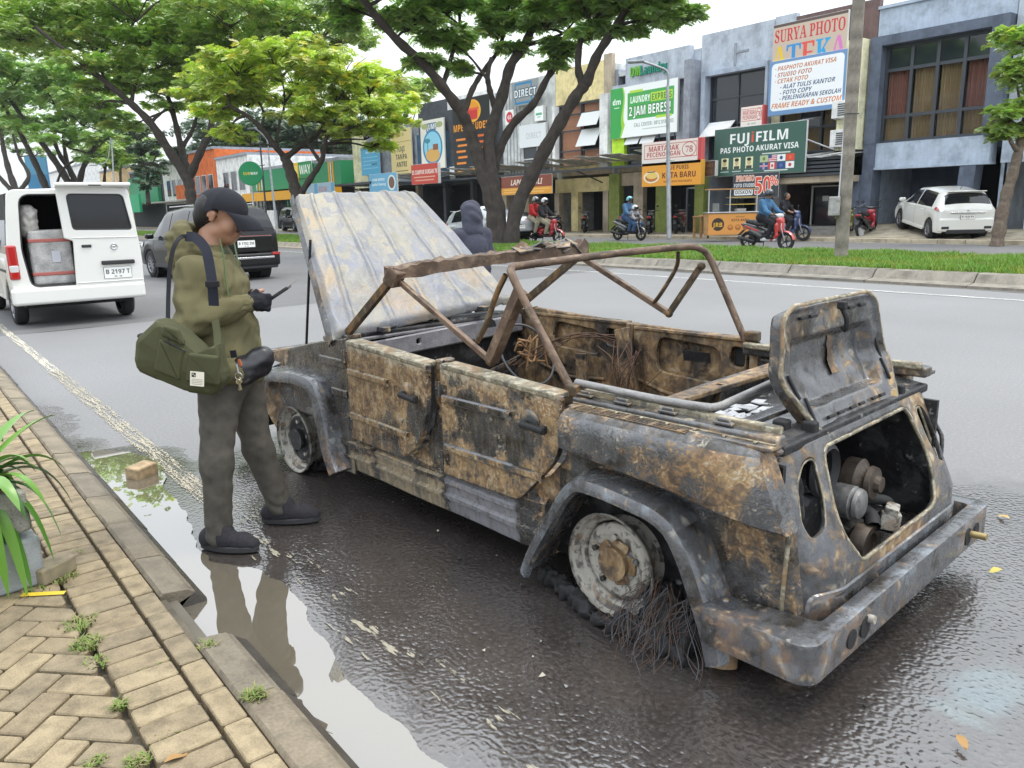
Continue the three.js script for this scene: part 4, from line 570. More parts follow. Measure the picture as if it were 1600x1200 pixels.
// ---------- trees ----------
const bark = rough([0.05, 0.04, 0.034], { size: 0.9, amp: 0.4, fine: 0.25, bump: 0.03, k: 0.9, streak: 0.1 });
const barkPale = rough([0.13, 0.1, 0.075], { size: 0.5, amp: 0.4, fine: 0.25, bump: 0.02, k: 0.9, dirt: 0.4 });
function spray(seed, len, nl, lw) {                  // one leafy twig: pairs of leaflets along a bent stalk
  const r = rng(seed), p = [], ix = [];
  for (let i = 0; i < nl; i++) for (const s of [-1, 1]) {
    const t = (i + 0.6) / nl, x = t * len, l = len * 0.42 * (0.55 + 0.6 * Math.sin(Math.PI * Math.min(1, t + 0.15))) * (0.8 + 0.4 * r()), a = 0.9 + 0.35 * r(), dx = Math.cos(a) * l, dz = Math.sin(a) * l * s, y0 = -0.18 * t * t * len, dr = (r() - 0.65) * 0.3 * l, w = lw * (0.8 + 0.4 * r());
    const o = p.length / 3, nx = -Math.sin(a) * s * w, nz = Math.cos(a) * w;
    p.push(x, y0, 0, x + dx * 0.5 - nx, y0 + dr * 0.4, dz * 0.5 - nz, x + dx, y0 + dr, dz, x + dx * 0.5 + nx, y0 + dr * 0.4 + 0.004, dz * 0.5 + nz); ix.push(o, o + 1, o + 2, o, o + 2, o + 3);
  }
  const g = new THREE.BufferGeometry(); g.setAttribute('position', new THREE.Float32BufferAttribute(p, 3)); g.setIndex(ix); g.computeVertexNormals(); return prep(g);
}
const SPR = [spray(1, 0.42, 8, 0.045), spray(2, 0.36, 5, 0.07)];
const leafMat = (c) => mat(c, 0.65, 0, { side: THREE.DoubleSide, transmission: 0.6, thickness: 0 });
const LEAF = { fresh: leafMat([0.36, 0.52, 0.1]), mid: leafMat([0.28, 0.45, 0.1]), deep: leafMat([0.075, 0.15, 0.06]), gold: leafMat([0.5, 0.62, 0.1]) };
function taperTube(pts, r0, r1, seg = 7) {
  const c = new THREE.CatmullRomCurve3(pts), n = Math.max(4, pts.length * 4), rows = [], up = V3(0.31, 0.2, 0.93); let k = 0;
  for (let i = 0; i <= n; i++) { const t = i / n, p = c.getPoint(t), d = c.getTangent(t), x = d.clone().cross(up).normalize(), y = d.clone().cross(x), R = mix(r0, r1, Math.pow(t, 0.8)) * (1 + 0.12 * Math.sin(i * 1.9 + r0 * 40)), row = []; for (let j = 0; j < seg; j++) { const a = j / seg * 6.2832; row.push(p.clone().addScaledVector(x, Math.cos(a) * R).addScaledVector(y, Math.sin(a) * R).toArray()); } rows.push(row); }
  return skin(rows, true, 1.6, true);
}
// limbs: [[u, v, depth offset] ...] with two radii; pads: [u, v, depth offset, half width m, half height m, sprays]
function tree(name, label, base, depth, limbs, pads, { leaf = LEAF.fresh, sp = 0, size = 1, wood = bark, seed = 1, group, dark = 0.5, ulim } = {}) {
  const r = rng(seed * 331 + 7), o = thing(name, label, 'tree', base, 0, group), B = o.position, tubes = [], tips = [];
  limbs.forEach(([pts, r0, r1]) => { const q = pts.map(([u, v, d = 0], i) => i === 0 && v === null ? B.clone() : at(u, v, depth + d)); const loc = q.map((p) => p.clone().sub(B)); tubes.push(taperTube(loc, r0, r1, r0 > 0.12 ? 10 : 6)); for (let i = Math.floor(q.length / 2); i < q.length; i++) tips.push(loc[i]); });
  pads = pads.map((q) => [...q.slice(0, 5), Math.round(q[5] * 1.35), ...q.slice(6)]); const twigs = [], N = pads.reduce((s, p) => s + p[5], 0), im = new THREE.InstancedMesh(SPR[sp], leaf, N), m4 = new THREE.Matrix4(), q4 = new THREE.Quaternion(), e = new THREE.Euler(), col = new THREE.Color(); let k = 0;
  for (const [u, v, d, rw, rh, n, flat = 1] of pads) {
    const c = at(u, v, depth + d).sub(B); let best = null, bd = 1e9; for (const t of tips) { const dd = t.distanceTo(c) + Math.max(0, t.y - c.y) * 2; if (dd < bd) { bd = dd; best = t; } }
    const hub = best.clone().lerp(c, 0.75).add(V3(0, -rh * 0.5, 0)); twigs.push(taperTube([best, best.clone().lerp(hub, 0.5).add(V3((r() - .5) * bd * 0.15, bd * 0.04, (r() - .5) * bd * 0.15)), hub], 0.045 * Math.sqrt(bd) + 0.015, 0.025, 5));
    const nb = 7, sub = []; for (let i = 0; i < nb; i++) { const a = (i + r() * 0.7) / nb * 6.283, R = rw * (0.5 + 0.4 * r()), t = c.clone().add(V3(Math.cos(a) * R, (r() - 0.3) * rh * 0.7, Math.sin(a) * R)); sub.push(t); twigs.push(taperTube([hub, hub.clone().lerp(t, 0.5).add(V3(0, rh * 0.25, 0)), t], 0.03 + rw * 0.006, 0.008, 4)); }
    // leaves gather in tufts of their own inside each pad
    const tufts = []; const nt = Math.max(6, Math.round(n / 34)); for (let i = 0; i < nt; i++) { const a = r() * 6.283, R = rw * Math.sqrt(r()), hh = Math.sqrt(Math.max(0, 1 - (R / rw) ** 2)); tufts.push([c.x + Math.cos(a) * R, c.y + rh * hh * (r() * 1.5 - 0.65), c.z + Math.sin(a) * R, rw * (0.17 + 0.16 * r()), 0.8 + 0.55 * r()]); }
    for (let i = 0; i < n; i++) {
      const t = tufts[Math.floor(r() * nt)], a = r() * 6.283, R = t[3] * Math.pow(r(), 0.6), x = t[0] + Math.cos(a) * R, z = t[2] + Math.sin(a) * R, y = t[1] + (r() - 0.5) * t[3] * 0.8 * flat;
      e.set((r() - 0.5) * 1.3, r() * 6.283, (r() - 0.6) * 1.0, 'YXZ'); q4.setFromEuler(e); const s = size * (0.7 + 0.6 * r()); m4.compose(V3(x, y, z), q4, V3(s, s, s)); im.setMatrixAt(k, m4);
      const b = t[4] * (0.8 + 0.4 * r()), yl = r() < 0.12 ? 1.5 : 1; col.setRGB(b * yl, b * (yl > 1 ? 1.12 : 1), b * (0.75 + 0.4 * r())); im.setColorAt(k++, col);
    }
  }
  M('trunk', tubes, wood, o); M('branches', twigs, wood, o).userData.kind = 'stuff';
  im.name = 'crown'; im.userData.kind = 'stuff'; im.castShadow = im.receiveShadow = true; o.add(im); return o;
}
const MG = 'shade trees along the median';
{ // big tree on the median
  const B = V3(15.5, MY - 0.03, -20.3), D = 25.2;
  tree('shade_tree', 'large dark limbed shade tree splitting near the ground behind the person in the hood', B, D, [
    [[[775, 392], [773, 345, 0.05], [764, 300], [748, 250], [734, 205], [722, 178, -0.2], [697, 143, -0.6], [662, 100, -1], [619, 61, -1.5], [575, 9, -2], [545, -40, -2.4]], 0.3, 0.1],
    [[[785, 392], [778, 330], [768, 275], [764, 220, 0.2], [785, 149, 0.6], [799, 100, 0.9], [820, 70, 1.2], [837, 26, 1.5], [850, -20, 1.8]], 0.28, 0.11],
    [[[770, 268, 0.3], [783, 228, 0.4], [803, 192, 0.3], [833, 163, 0], [855, 122, -0.2], [868, 100, -0.3], [862, 60, -0.3]], 0.17, 0.08],
    [[[797, 392, -0.2], [806, 330, -0.2], [837, 262, -0.4], [872, 197, -0.8], [903, 146, -1.1], [919, 127, -1.2]], 0.27, 0.16],
    [[[912, 134, -1.1], [904, 112, -1.3], [907, 66, -1.2], [925, 35, -1], [950, 4, -0.8]], 0.14, 0.06], [[[916, 130, -1.2], [935, 83, -1.6], [964, 39, -2], [983, 2, -2.4], [1000, -40, -2.8]], 0.17, 0.08],
    [[[723, 180], [738, 140, 0.8], [752, 116, 1.2], [781, 74, 1.8], [790, 30, 2.2], [800, -20, 2.5]], 0.12, 0.06], [[[776, 175, 0.6], [765, 140, 0.4], [762, 118, 0.3], [768, 90, 0.3]], 0.11, 0.07], [[[692, 135, -0.6], [705, 90, 0], [718, 40, 0.6], [715, -10, 1]], 0.09, 0.04], [[[819, 72, 1.2], [850, 62, 1.2], [880, 52, 1], [900, 30, 0.8]], 0.08, 0.03], [[[619, 61, -1.5], [590, 30, -1.2], [540, 10, -1], [520, -2, -0.8]], 0.06, 0.03], [[[763, 127, 0.3], [735, 90, 0], [710, 70, -0.2]], 0.05, 0.02], [[[868, 100, -0.3], [880, 84, -0.4], [905, 70, -0.6]], 0.05, 0.02],
  ], [
    [1040, 22, -2.4, 0.85, 0.3, 650], [1000, -5, -2.4, 1.2, 0.4, 800], [985, 45, -2, 0.4, 0.2, 160], [925, 48, -1.2, 0.6, 0.3, 380], [935, 10, -0.8, 0.9, 0.4, 600], [535, 38, -1, 0.4, 0.35, 240], [545, 5, -1, 0.8, 0.3, 450], [640, 30, -1, 0.9, 0.4, 600], [660, 95, -0.7, 0.55, 0.3, 280], [700, 60, 0.2, 0.9, 0.4, 650], [690, 0, 0.5, 1.4, 0.5, 900], [718, 105, 0.2, 0.35, 0.2, 140], [775, 40, 1.8, 0.8, 0.4, 500], [800, 5, 2.2, 1.3, 0.5, 800], [800, 72, 1, 0.5, 0.25, 220], [868, 75, -0.3, 0.5, 0.3, 300], [845, 30, 1, 0.9, 0.4, 550], [885, 5, 0.5, 1.1, 0.4, 650], [862, 100, -0.4, 0.3, 0.15, 110], [760, -30, 3.5, 2, 0.6, 900], [900, -40, -2, 2, 0.6, 800], [640, -35, -2.5, 1.6, 0.5, 700],
  ], { leaf: LEAF.mid, seed: 3, group: undefined, size: 0.72 });
}
{ // broad tree left of centre
  const B = V3(15.2, MY - 0.03, -53), D = 50;
  const pads = []; const r = rng(61);
  for (const [u, v, w, n] of [[40, 25, 3.4, 650], [110, 20, 3.8, 800], [190, 15, 4, 800], [270, 10, 4, 800], [350, 10, 4, 800], [430, 25, 4, 800], [500, 45, 3.2, 700], [545, 60, 1.8, 350], [90, 50, 2.6, 420], [160, 62, 2.8, 600], [230, 60, 3.2, 750], [300, 55, 3.2, 750], [370, 55, 3, 700], [440, 70, 2.6, 500], [185, 100, 2, 480], [250, 95, 2.4, 560], [310, 90, 2.6, 560], [170, 135, 1.6, 360], [225, 130, 1.8, 400], [290, 125, 2, 420], [140, 165, 1.4, 260], [260, 160, 1.5, 260], [60, 70, 2.4, 420], [20, 55, 2.4, 420], [120, 95, 1.8, 320], [330, 130, 2, 380], [400, 95, 2.2, 420], [190, 195, 1.3, 220], [340, 175, 1.4, 220], [200, -15, 6, 900], [400, -15, 6, 900], [60, -10, 5, 700]]) pads.push([u, v, (r() - 0.5) * 7, w, w * 0.36, n]);
  tree('shade_tree', 'wide forked shade tree spreading over the white van and the black people carrier', B, D, [
    [[[302, 345], [298, 305], [294, 275]], 0.36, 0.32], [[[294, 280], [262, 232, -0.5], [235, 192, -1], [205, 162, -1.4], [165, 128, -2], [110, 85, -2.6], [55, 42, -3]], 0.34, 0.1], [[[295, 278], [284, 235, 0.4], [275, 195, 0.8], [262, 150, 1], [245, 110, 1.4], [240, 60, 1.8]], 0.26, 0.09], [[[297, 275], [312, 240, -0.6], [328, 205, -1], [335, 160, -1.2], [350, 110, -1.5], [380, 60, -1.6]], 0.28, 0.09], [[[283, 232, 0.4], [300, 205, 0.8], [308, 180, 1], [330, 120, 1.4], [400, 60, 2]], 0.16, 0.06], [[[235, 192, -1], [250, 178, -0.6], [270, 165, 0]], 0.12, 0.06], [[[205, 162, -1.4], [212, 130, -1], [232, 95, -0.6], [235, 60, 0]], 0.13, 0.05], [[[165, 128, -2], [150, 90, -1], [130, 50, 0]], 0.1, 0.04], [[[350, 110, -1.5], [420, 80, -2], [500, 55, -2.4]], 0.1, 0.04],
  ], pads, { leaf: LEAF.fresh, seed: 5, size: 1.15, sp: 1 });
}
{ // round crowned tree
  const B = V3(15.3, MY - 0.03, -36), D = 37; const pads = [], r = rng(62);
  for (const [u, v, w, n] of [[330, 115, 1.5, 420], [375, 95, 1.6, 480], [425, 84, 1.6, 480], [475, 80, 1.7, 500], [530, 100, 1.7, 500], [575, 125, 1.6, 480], [608, 160, 1.4, 420], [618, 190, 1.1, 320], [310, 145, 1.2, 320], [355, 135, 1.5, 420], [410, 122, 1.6, 460], [465, 118, 1.7, 480], [520, 138, 1.6, 460], [570, 168, 1.5, 420], [590, 205, 1.1, 320], [330, 175, 1.1, 300], [380, 160, 1.2, 320], [440, 150, 1.4, 380], [500, 168, 1.4, 380], [550, 195, 1.2, 320], [345, 205, 0.9, 220], [375, 212, 0.8, 160], [525, 205, 1, 240], [460, 178, 1, 200], [600, 225, 0.7, 160]]) pads.push([u, v, (r() - 0.5) * 5, w, w * 0.42, n]);
  tree('shade_tree', 'round crowned yellow green shade tree behind the raised bonnet of the burnt vehicle', B, D, [
    [[[466, 318], [460, 290], [450, 258], [444, 243]], 0.3, 0.22], [[[446, 248], [430, 228, -0.4], [408, 200, -0.8], [385, 180, -1], [360, 165, -1.2], [356, 145, -1.2]], 0.16, 0.06], [[[446, 247], [465, 232, 0.3], [486, 218, 0.6], [500, 205, 0.8], [515, 170, 1]], 0.16, 0.06], [[[468, 305], [488, 275, -0.3], [503, 250, -0.5], [508, 225, -0.6], [515, 195, -0.8]], 0.17, 0.07], [[[500, 252, -0.5], [488, 235, -0.3], [478, 215, 0], [470, 190, 0.2]], 0.1, 0.05], [[[408, 200, -0.8], [412, 178, -0.4], [400, 152, 0], [385, 130, 0.4]], 0.08, 0.04], [[[430, 228, -0.4], [436, 195, 0.2], [445, 160, 0.6], [440, 120, 0.8]], 0.09, 0.04], [[[515, 195, -0.8], [545, 175, -1], [580, 165, -1.4]], 0.07, 0.03],
  ], pads, { leaf: LEAF.gold, seed: 7, size: 0.8, sp: 0 });
}
{ // many stemmed tree at the left
  const B = V3(15.2, MY - 0.03, -97), D = 84; const pads = [], r = rng(63);
  for (const [u, v, w, n] of [[20, 110, 4, 420], [60, 105, 4, 420], [105, 125, 4, 420], [140, 150, 3.5, 380], [20, 150, 4, 420], [70, 150, 4, 420], [120, 180, 3.4, 340], [165, 180, 2.8, 280], [15, 190, 3, 280], [60, 195, 3, 260], [160, 215, 2.4, 220], [100, 215, 2.6, 220], [150, 245, 1.8, 140], [-20, 130, 4, 300]]) pads.push([u, v, (r() - 0.5) * 9, w, w * 0.42, n]);
  tree('shade_tree', 'many stemmed shade tree above the roof of the white van', B, D, [
    [[[118, 305], [95, 265, 0], [72, 232, 0], [40, 190, -0.5], [15, 155, -1]], 0.45, 0.16], [[[122, 305], [112, 270, 0.6], [95, 245, 0.8], [85, 215, 1], [95, 180, 1]], 0.35, 0.14], [[[122, 300], [130, 262, -0.6], [148, 230, -0.8], [157, 205, -1], [160, 170, -1]], 0.35, 0.12], [[[112, 275, 0.6], [102, 240, 1.4], [100, 200, 1.8], [115, 150, 2]], 0.28, 0.1], [[[75, 300, 0], [55, 255, 0], [30, 205, 0], [5, 165, 0]], 0.4, 0.16], [[[85, 300, -2], [100, 262, -2], [135, 240, -2], [110, 232, -2]], 0.15, 0.08],
  ], pads, { leaf: LEAF.mid, seed: 9, size: 1.85, sp: 1 });
}
{ const B = V3(15.2, MY - 0.03, -125), D = 106; tree('shade_tree', 'farthest median tree cut off by the left edge above the van roof', B, D, [[[[28, 305], [15, 270], [5, 230], [0, 190]], 0.5, 0.2], [[[30, 300], [45, 275], [30, 245], [20, 210]], 0.35, 0.15], [[[20, 300], [-5, 270], [-20, 230]], 0.35, 0.15]], [[10, 190, 0, 5, 1.8, 300], [-20, 170, 0, 5, 2, 300], [35, 215, 2, 4, 1.4, 220], [60, 235, 3, 3, 1.2, 140]], { leaf: LEAF.mid, seed: 10, size: 1.7, sp: 1 }); }
// leaning street tree at the right edge
{ const D = 22.2, B = at(1555, 385, D); B.y = FY - 0.03;
  tree('street_tree', 'slim leaning street tree with grey mottled trunk in front of the white hatchback', B, D, [[[[1557, 387], [1563, 350], [1571, 310], [1583, 270], [1592, 235], [1600, 200], [1612, 150], [1620, 90]], 0.19, 0.09], [[[1592, 238], [1580, 222, -0.2], [1577, 205, -0.2], [1580, 190, -0.2]], 0.08, 0.03], [[[1604, 185], [1592, 150, 0.3], [1588, 125, 0.3]], 0.06, 0.02]], [[1588, 110, 0, 0.6, 0.35, 330], [1575, 175, 0, 0.55, 0.4, 380], [1560, 205, 0, 0.35, 0.3, 220], [1595, 205, 0.2, 0.4, 0.3, 200], [1640, 120, 0, 1.2, 0.8, 500], [1612, 60, 0, 0.9, 0.5, 400]], { leaf: LEAF.fresh, wood: barkPale, seed: 11, size: 0.62, sp: 1 }); }
// smaller trees beyond the far road
for (const [lab, u, vb, D, pads, leaf, s] of [
  ['small leafy street tree in front of the white grid windows', 232, 318, 72, [[225, 230, 0, 1.9, 0.9, 420], [240, 260, 1, 1.7, 1.1, 380], [228, 285, 0, 1.2, 0.8, 220], [215, 205, 1, 2, 0.8, 300]], LEAF.deep, 21],
  ['bright tree top rising behind the cream poster building', 615, 300, 88, [[612, 130, 0, 2.4, 1.4, 520], [640, 150, 1, 2, 1.2, 380], [590, 120, 1, 2, 1.2, 380], [660, 135, 2, 2, 1, 300]], LEAF.fresh, 22],
  ['dark tree behind the green restaurant, left of the lamp post', 345, 300, 96, [[335, 200, 0, 4.4, 2.2, 700], [365, 225, 2, 4, 2, 600], [320, 235, 1, 3.6, 2, 500], [345, 255, 0, 3.4, 1.6, 380]], LEAF.deep, 23],
  ['dark dense tree directly behind the green restaurant roof', 430, 300, 100, [[415, 200, 0, 4.6, 2.6, 800], [455, 205, 1, 4.6, 2.6, 800], [435, 230, -1, 4.4, 2.2, 700], [400, 235, 0, 4, 2, 500], [470, 235, 0, 4, 2, 500]], LEAF.deep, 24],
  ['dark dense tree behind the right end of the green restaurant', 520, 300, 98, [[505, 200, 0, 4.4, 2.4, 800], [540, 205, 1, 4, 2.4, 700], [520, 230, 0, 4, 2.2, 600], [545, 235, 0, 3.4, 2, 400]], LEAF.deep, 25],
  ['pale green tree beyond the shops between the forked trees', 190, 300, 110, [[185, 215, 0, 4.4, 2.2, 420], [160, 235, 2, 4, 2, 360], [205, 240, 0, 4, 2, 360]], LEAF.mid, 26],
  ['loose green tree hanging in front of the peach far building', 165, 312, 92, [[150, 235, 0, 2.8, 1.2, 300], [180, 250, 0, 2.6, 1.2, 280], [205, 225, 0, 3, 1.4, 320]], LEAF.fresh, 27],
]) { const B = at(u, vb, D); B.y = FY; tree('background_tree', lab, B, D, [[[[u, vb], [u - 2, vb - 30], [u + 1, vb - 62]], 0.22, 0.12], [[[u - 1, vb - 45], [u - 12, vb - 75]], 0.1, 0.05], [[[u, vb - 50], [u + 14, vb - 78]], 0.1, 0.05]], pads, { leaf, seed: s, size: D > 80 ? 1.75 : 1.1, sp: 1 }); }
// ---------- the burnt out open utility vehicle ----------
function burnt(tile, px, f, o = {}) { return surf(px, px, tile, f, { bump: 0.0026, metal: true, ...o }); }
// shared layers for burnt sheet steel
function layers(u, v, s, per = 3) {
  const wx = (fbm(u, v, per * 4, 4, s + 21) - 0.5) * 0.07, wy = (fbm(u, v, per * 4, 4, s + 29) - 0.5) * 0.07; u += wx / per * 1.6; v += wy / per * 1.6;
  return { a: fbm(u, v, per, 6, s, 0.58), b: fbm(u, v, per * 2, 5, s + 3, 0.6), c: fbm(u, v, per * 12, 3, s + 7), d: vn(u * per * 120, v * per * 120, per * 120, s), e: fbm(u, v, per * 5, 5, s + 11, 0.65), st: fbm(u, v * 0.12, per * 24, 3, s + 17) };
}
const C3 = { coal: [0.034, 0.032, 0.031], blue: [0.125, 0.132, 0.146], pale: [0.36, 0.36, 0.35], ash: [0.47, 0.43, 0.33], rustD: [0.11, 0.06, 0.03], rust: [0.26, 0.145, 0.058], ochre: [0.4, 0.265, 0.115], tan: [0.36, 0.29, 0.185], pink: [0.26, 0.15, 0.125], violet: [0.3, 0.29, 0.34] };
const put3 = (o, c) => { o.r = c[0]; o.g = c[1]; o.b = c[2]; }, lay = (o, c, t) => { o.r += (c[0] - o.r) * t; o.g += (c[1] - o.g) * t; o.b += (c[2] - o.b) * t; };
function steel(L, o, { base = 0.5, rust = 0.4, ash = 0.4, soot = 0.4, drip = 0.3 } = {}) {
  put3(o, C3.coal); lay(o, C3.blue, Math.min(1, sst(0.25, 0.6, L.b) * base * 1.7)); lay(o, [0.24, 0.24, 0.24], sst(0.5, 0.75, L.a * 0.5 + L.b * 0.5) * base * 0.6);
  const R = sst(0.56 - rust * 0.3, 0.78 - rust * 0.3, L.a * 0.75 + L.c * 0.25); lay(o, C3.rustD, R * 0.85); lay(o, C3.rust, R * sst(0.3, 0.65, L.e)); lay(o, C3.ochre, R * sst(0.42, 0.78, L.b * 0.6 + L.c * 0.4) * 0.8); lay(o, C3.tan, R * sst(0.45, 0.85, L.e * 0.5 + L.st * 0.5) * 0.55);
  const sh = sst(0.58 - soot * 0.25, 0.8 - soot * 0.25, (1 - L.e) * 0.7 + L.c * 0.3); lay(o, C3.coal, sh * 0.6);
  lay(o, C3.coal, sst(0.5, 0.72, 1 - L.a * 0.6 - L.b * 0.4 + 0.12) * (0.05 + soot * 0.6)); lay(o, C3.tan, sst(0.45, 0.8, L.st) * drip * 0.6 * (0.3 + R * 0.7)); lay(o, [0.16, 0.13, 0.085], 0.1);
  const A = sst(0.6 - ash * 0.14, 0.78 - ash * 0.14, L.e * 0.38 + L.c * 0.62) * (0.06 + 0.94 * sst(0.5, 0.7, L.a * 0.5 + L.e * 0.5)); lay(o, C3.ash, A * 0.55); lay(o, C3.pale, A * sst(0.5, 0.7, L.b) * 0.3);
  const m = 0.8 + 0.4 * L.d; o.r *= m; o.g *= m; o.b *= m;
  o.k = clamp(0.28 + 0.34 * R + 0.22 * A + (L.c - 0.5) * 0.3 + sh * 0.15); o.m = 0.55 * (1 - R) * (1 - A); o.h = 0.5 + (L.c - 0.5) * 0.6 + (L.e - 0.5) * 0.4 + A * 0.12; return { R, A, sh };
}
// the near side carries its own marks, laid out over its length and height in metres
const SM = 3.5, SH = 0.875;
const sideM = surf(2048, 512, SM, (u, v, o) => {
  let X = u * SM; if (X > 2.7) X -= SM; const Y = v * SH;
  const L = {}; { const wx = vn(u * 90, v * 22, 256, 31) - 0.5 + 0.6 * (vn(u * 210, v * 52, 256, 32) - 0.5), wy = vn(u * 90, v * 22, 256, 33) - 0.5 + 0.6 * (vn(u * 210, v * 52, 256, 34) - 0.5); u += wx * 0.004; v += wy * 0.016; } L.b = vn(u * 28, v * 7, 256, 5) * 0.5 + vn(u * 62, v * 15, 256, 8) * 0.3 + vn(u * 130, v * 33, 256, 9) * 0.2; L.e = vn(u * 50, v * 12, 256, 14) * 0.4 + vn(u * 110, v * 28, 256, 15) * 0.3 + vn(u * 240, v * 60, 256, 16) * 0.3; L.c = vn(u * 300, v * 76, 512, 17) * 0.6 + vn(u * 620, v * 155, 1024, 18) * 0.4; L.a = vn(u * 16, v * 4, 256, 25) * 0.5 + vn(u * 37, v * 9.3, 256, 26) * 0.3 + vn(u * 80, v * 20, 256, 27) * 0.2; L.d = vn(u * 2040, v * 510, 2048, 19); L.st = vn(u * 300, v * 7, 512, 28) * 0.35 + vn(u * 130, v * 9, 512, 29) * 0.35 + L.e * 0.3;
  const E = (cx, cy, rx, ry, w = 0.5) => sst(1 + w, 1 - w, Math.hypot((X - cx) / rx, (Y - cy) / ry) + (L.b - 0.5) * 1.1 + (L.a - 0.5) * 0.6);
  let rust = 0.25, ash = 0.35, soot = 0.4, base = 0.7, drip = 0.25;
  const fd = X > 1.0 && X < 1.765 && Y > 0.33, rd = X > 0.24 && X <= 1.0 && Y > 0.3, sill = Y <= 0.33 && X > 0.38 && X < 1.9, cowl = X >= 1.765;
  if (fd) { rust = 1.1 - 0.7 * E(1.12, 0.4, 0.3, 0.2) - 0.35 * E(1.08, 0.75, 0.12, 0.25); drip = 0.6; soot = 0.02 + 0.6 * E(1.4, 0.36, 0.35, 0.07); base = 0.4; }
  if (rd) { rust = 1.05 - 0.8 * E(0.66, 0.6, 0.26, 0.16) - 0.3 * E(0.35, 0.7, 0.14, 0.12) - 0.5 * sst(0.72, 0.84, Y); drip = 0.5; soot = 0.12 + 0.6 * E(0.68, 0.58, 0.24, 0.13); base = 0.8; ash = 0.45; }
  if (cowl) { rust = 0.42 - 0.5 * sst(0.4, 0.62, Y); base = 0.95; drip = 0.7; ash = 0.4; }
  if (X < 0.235 && Y > 0.5) { rust = 0.02 + 0.75 * E(-0.42, 0.66, 0.26, 0.13) + 0.35 * E(0.1, 0.57, 0.3, 0.04); base = 1.1; soot = 0.18; ash = 0.2 + 0.3 * E(-0.6, 0.7, 0.15, 0.1); drip = 0.1; }
  if (X < 0.3 && Y <= 0.5) { rust = 0.3 + 0.35 * E(-0.55, 0.42, 0.15, 0.08); soot = 0.6; drip = 0.35; base = 0.6; ash = 0.25 + 0.3 * sst(0.3, 0.18, Y); }
  if (sill) { rust = 0.15; soot = 0.55; base = 0.4; }
  const q = steel(L, o, { base, rust, ash, soot, drip });
  if (fd || rd) { lay(o, C3.tan, sst(0.3, 0.9, L.st) * 0.25); const top = sst(fd ? 0.79 : 0.75, 0.84, Y + (L.b - 0.5) * 0.1); lay(o, C3.ash, top * (0.35 + 0.5 * sst(0.4, 0.6, L.e))); lay(o, C3.coal, sst(0.36, 0.28, Y + (L.e - 0.5) * 0.15) * 0.5); }
  if (cowl) lay(o, [0.2, 0.18, 0.15], sst(0.3, 0.6, L.st) * 0.5);
  if (sill || (rd && Y < 0.34)) { // washed patches between black runs
    const w = (x0, x1, y0, y1) => sst(x0 - 0.02, x0 + 0.015, X + (L.e - 0.5) * 0.06) * sst(x1 + 0.02, x1 - 0.015, X + (L.e - 0.5) * 0.06) * sst(y0 - 0.02, y0 + 0.01, Y + (L.b - 0.5) * 0.05) * sst(y1 + 0.02, y1 - 0.01, Y);
    const g = w(0.52, 0.98, 0.05, 0.31) * 0.95, t = Math.max(w(1.02, 1.2, 0.1, 0.27), w(1.22, 1.55, 0.13, 0.3), w(1.62, 1.8, 0.14, 0.25));
    lay(o, [0.2, 0.2, 0.215], g * (0.55 + 0.45 * sst(0.25, 0.7, L.st))); lay(o, C3.tan, t * (0.35 + 0.6 * sst(0.3, 0.7, L.st)) * 0.9); lay(o, C3.coal, (g + t) * sst(0.62, 0.7, L.e) * 0.5); o.k = mix(o.k, 0.5, Math.max(g, t)); o.m *= 1 - Math.max(g, t);
  }
}, { bump: 0.0022, metal: true, mh: SH });
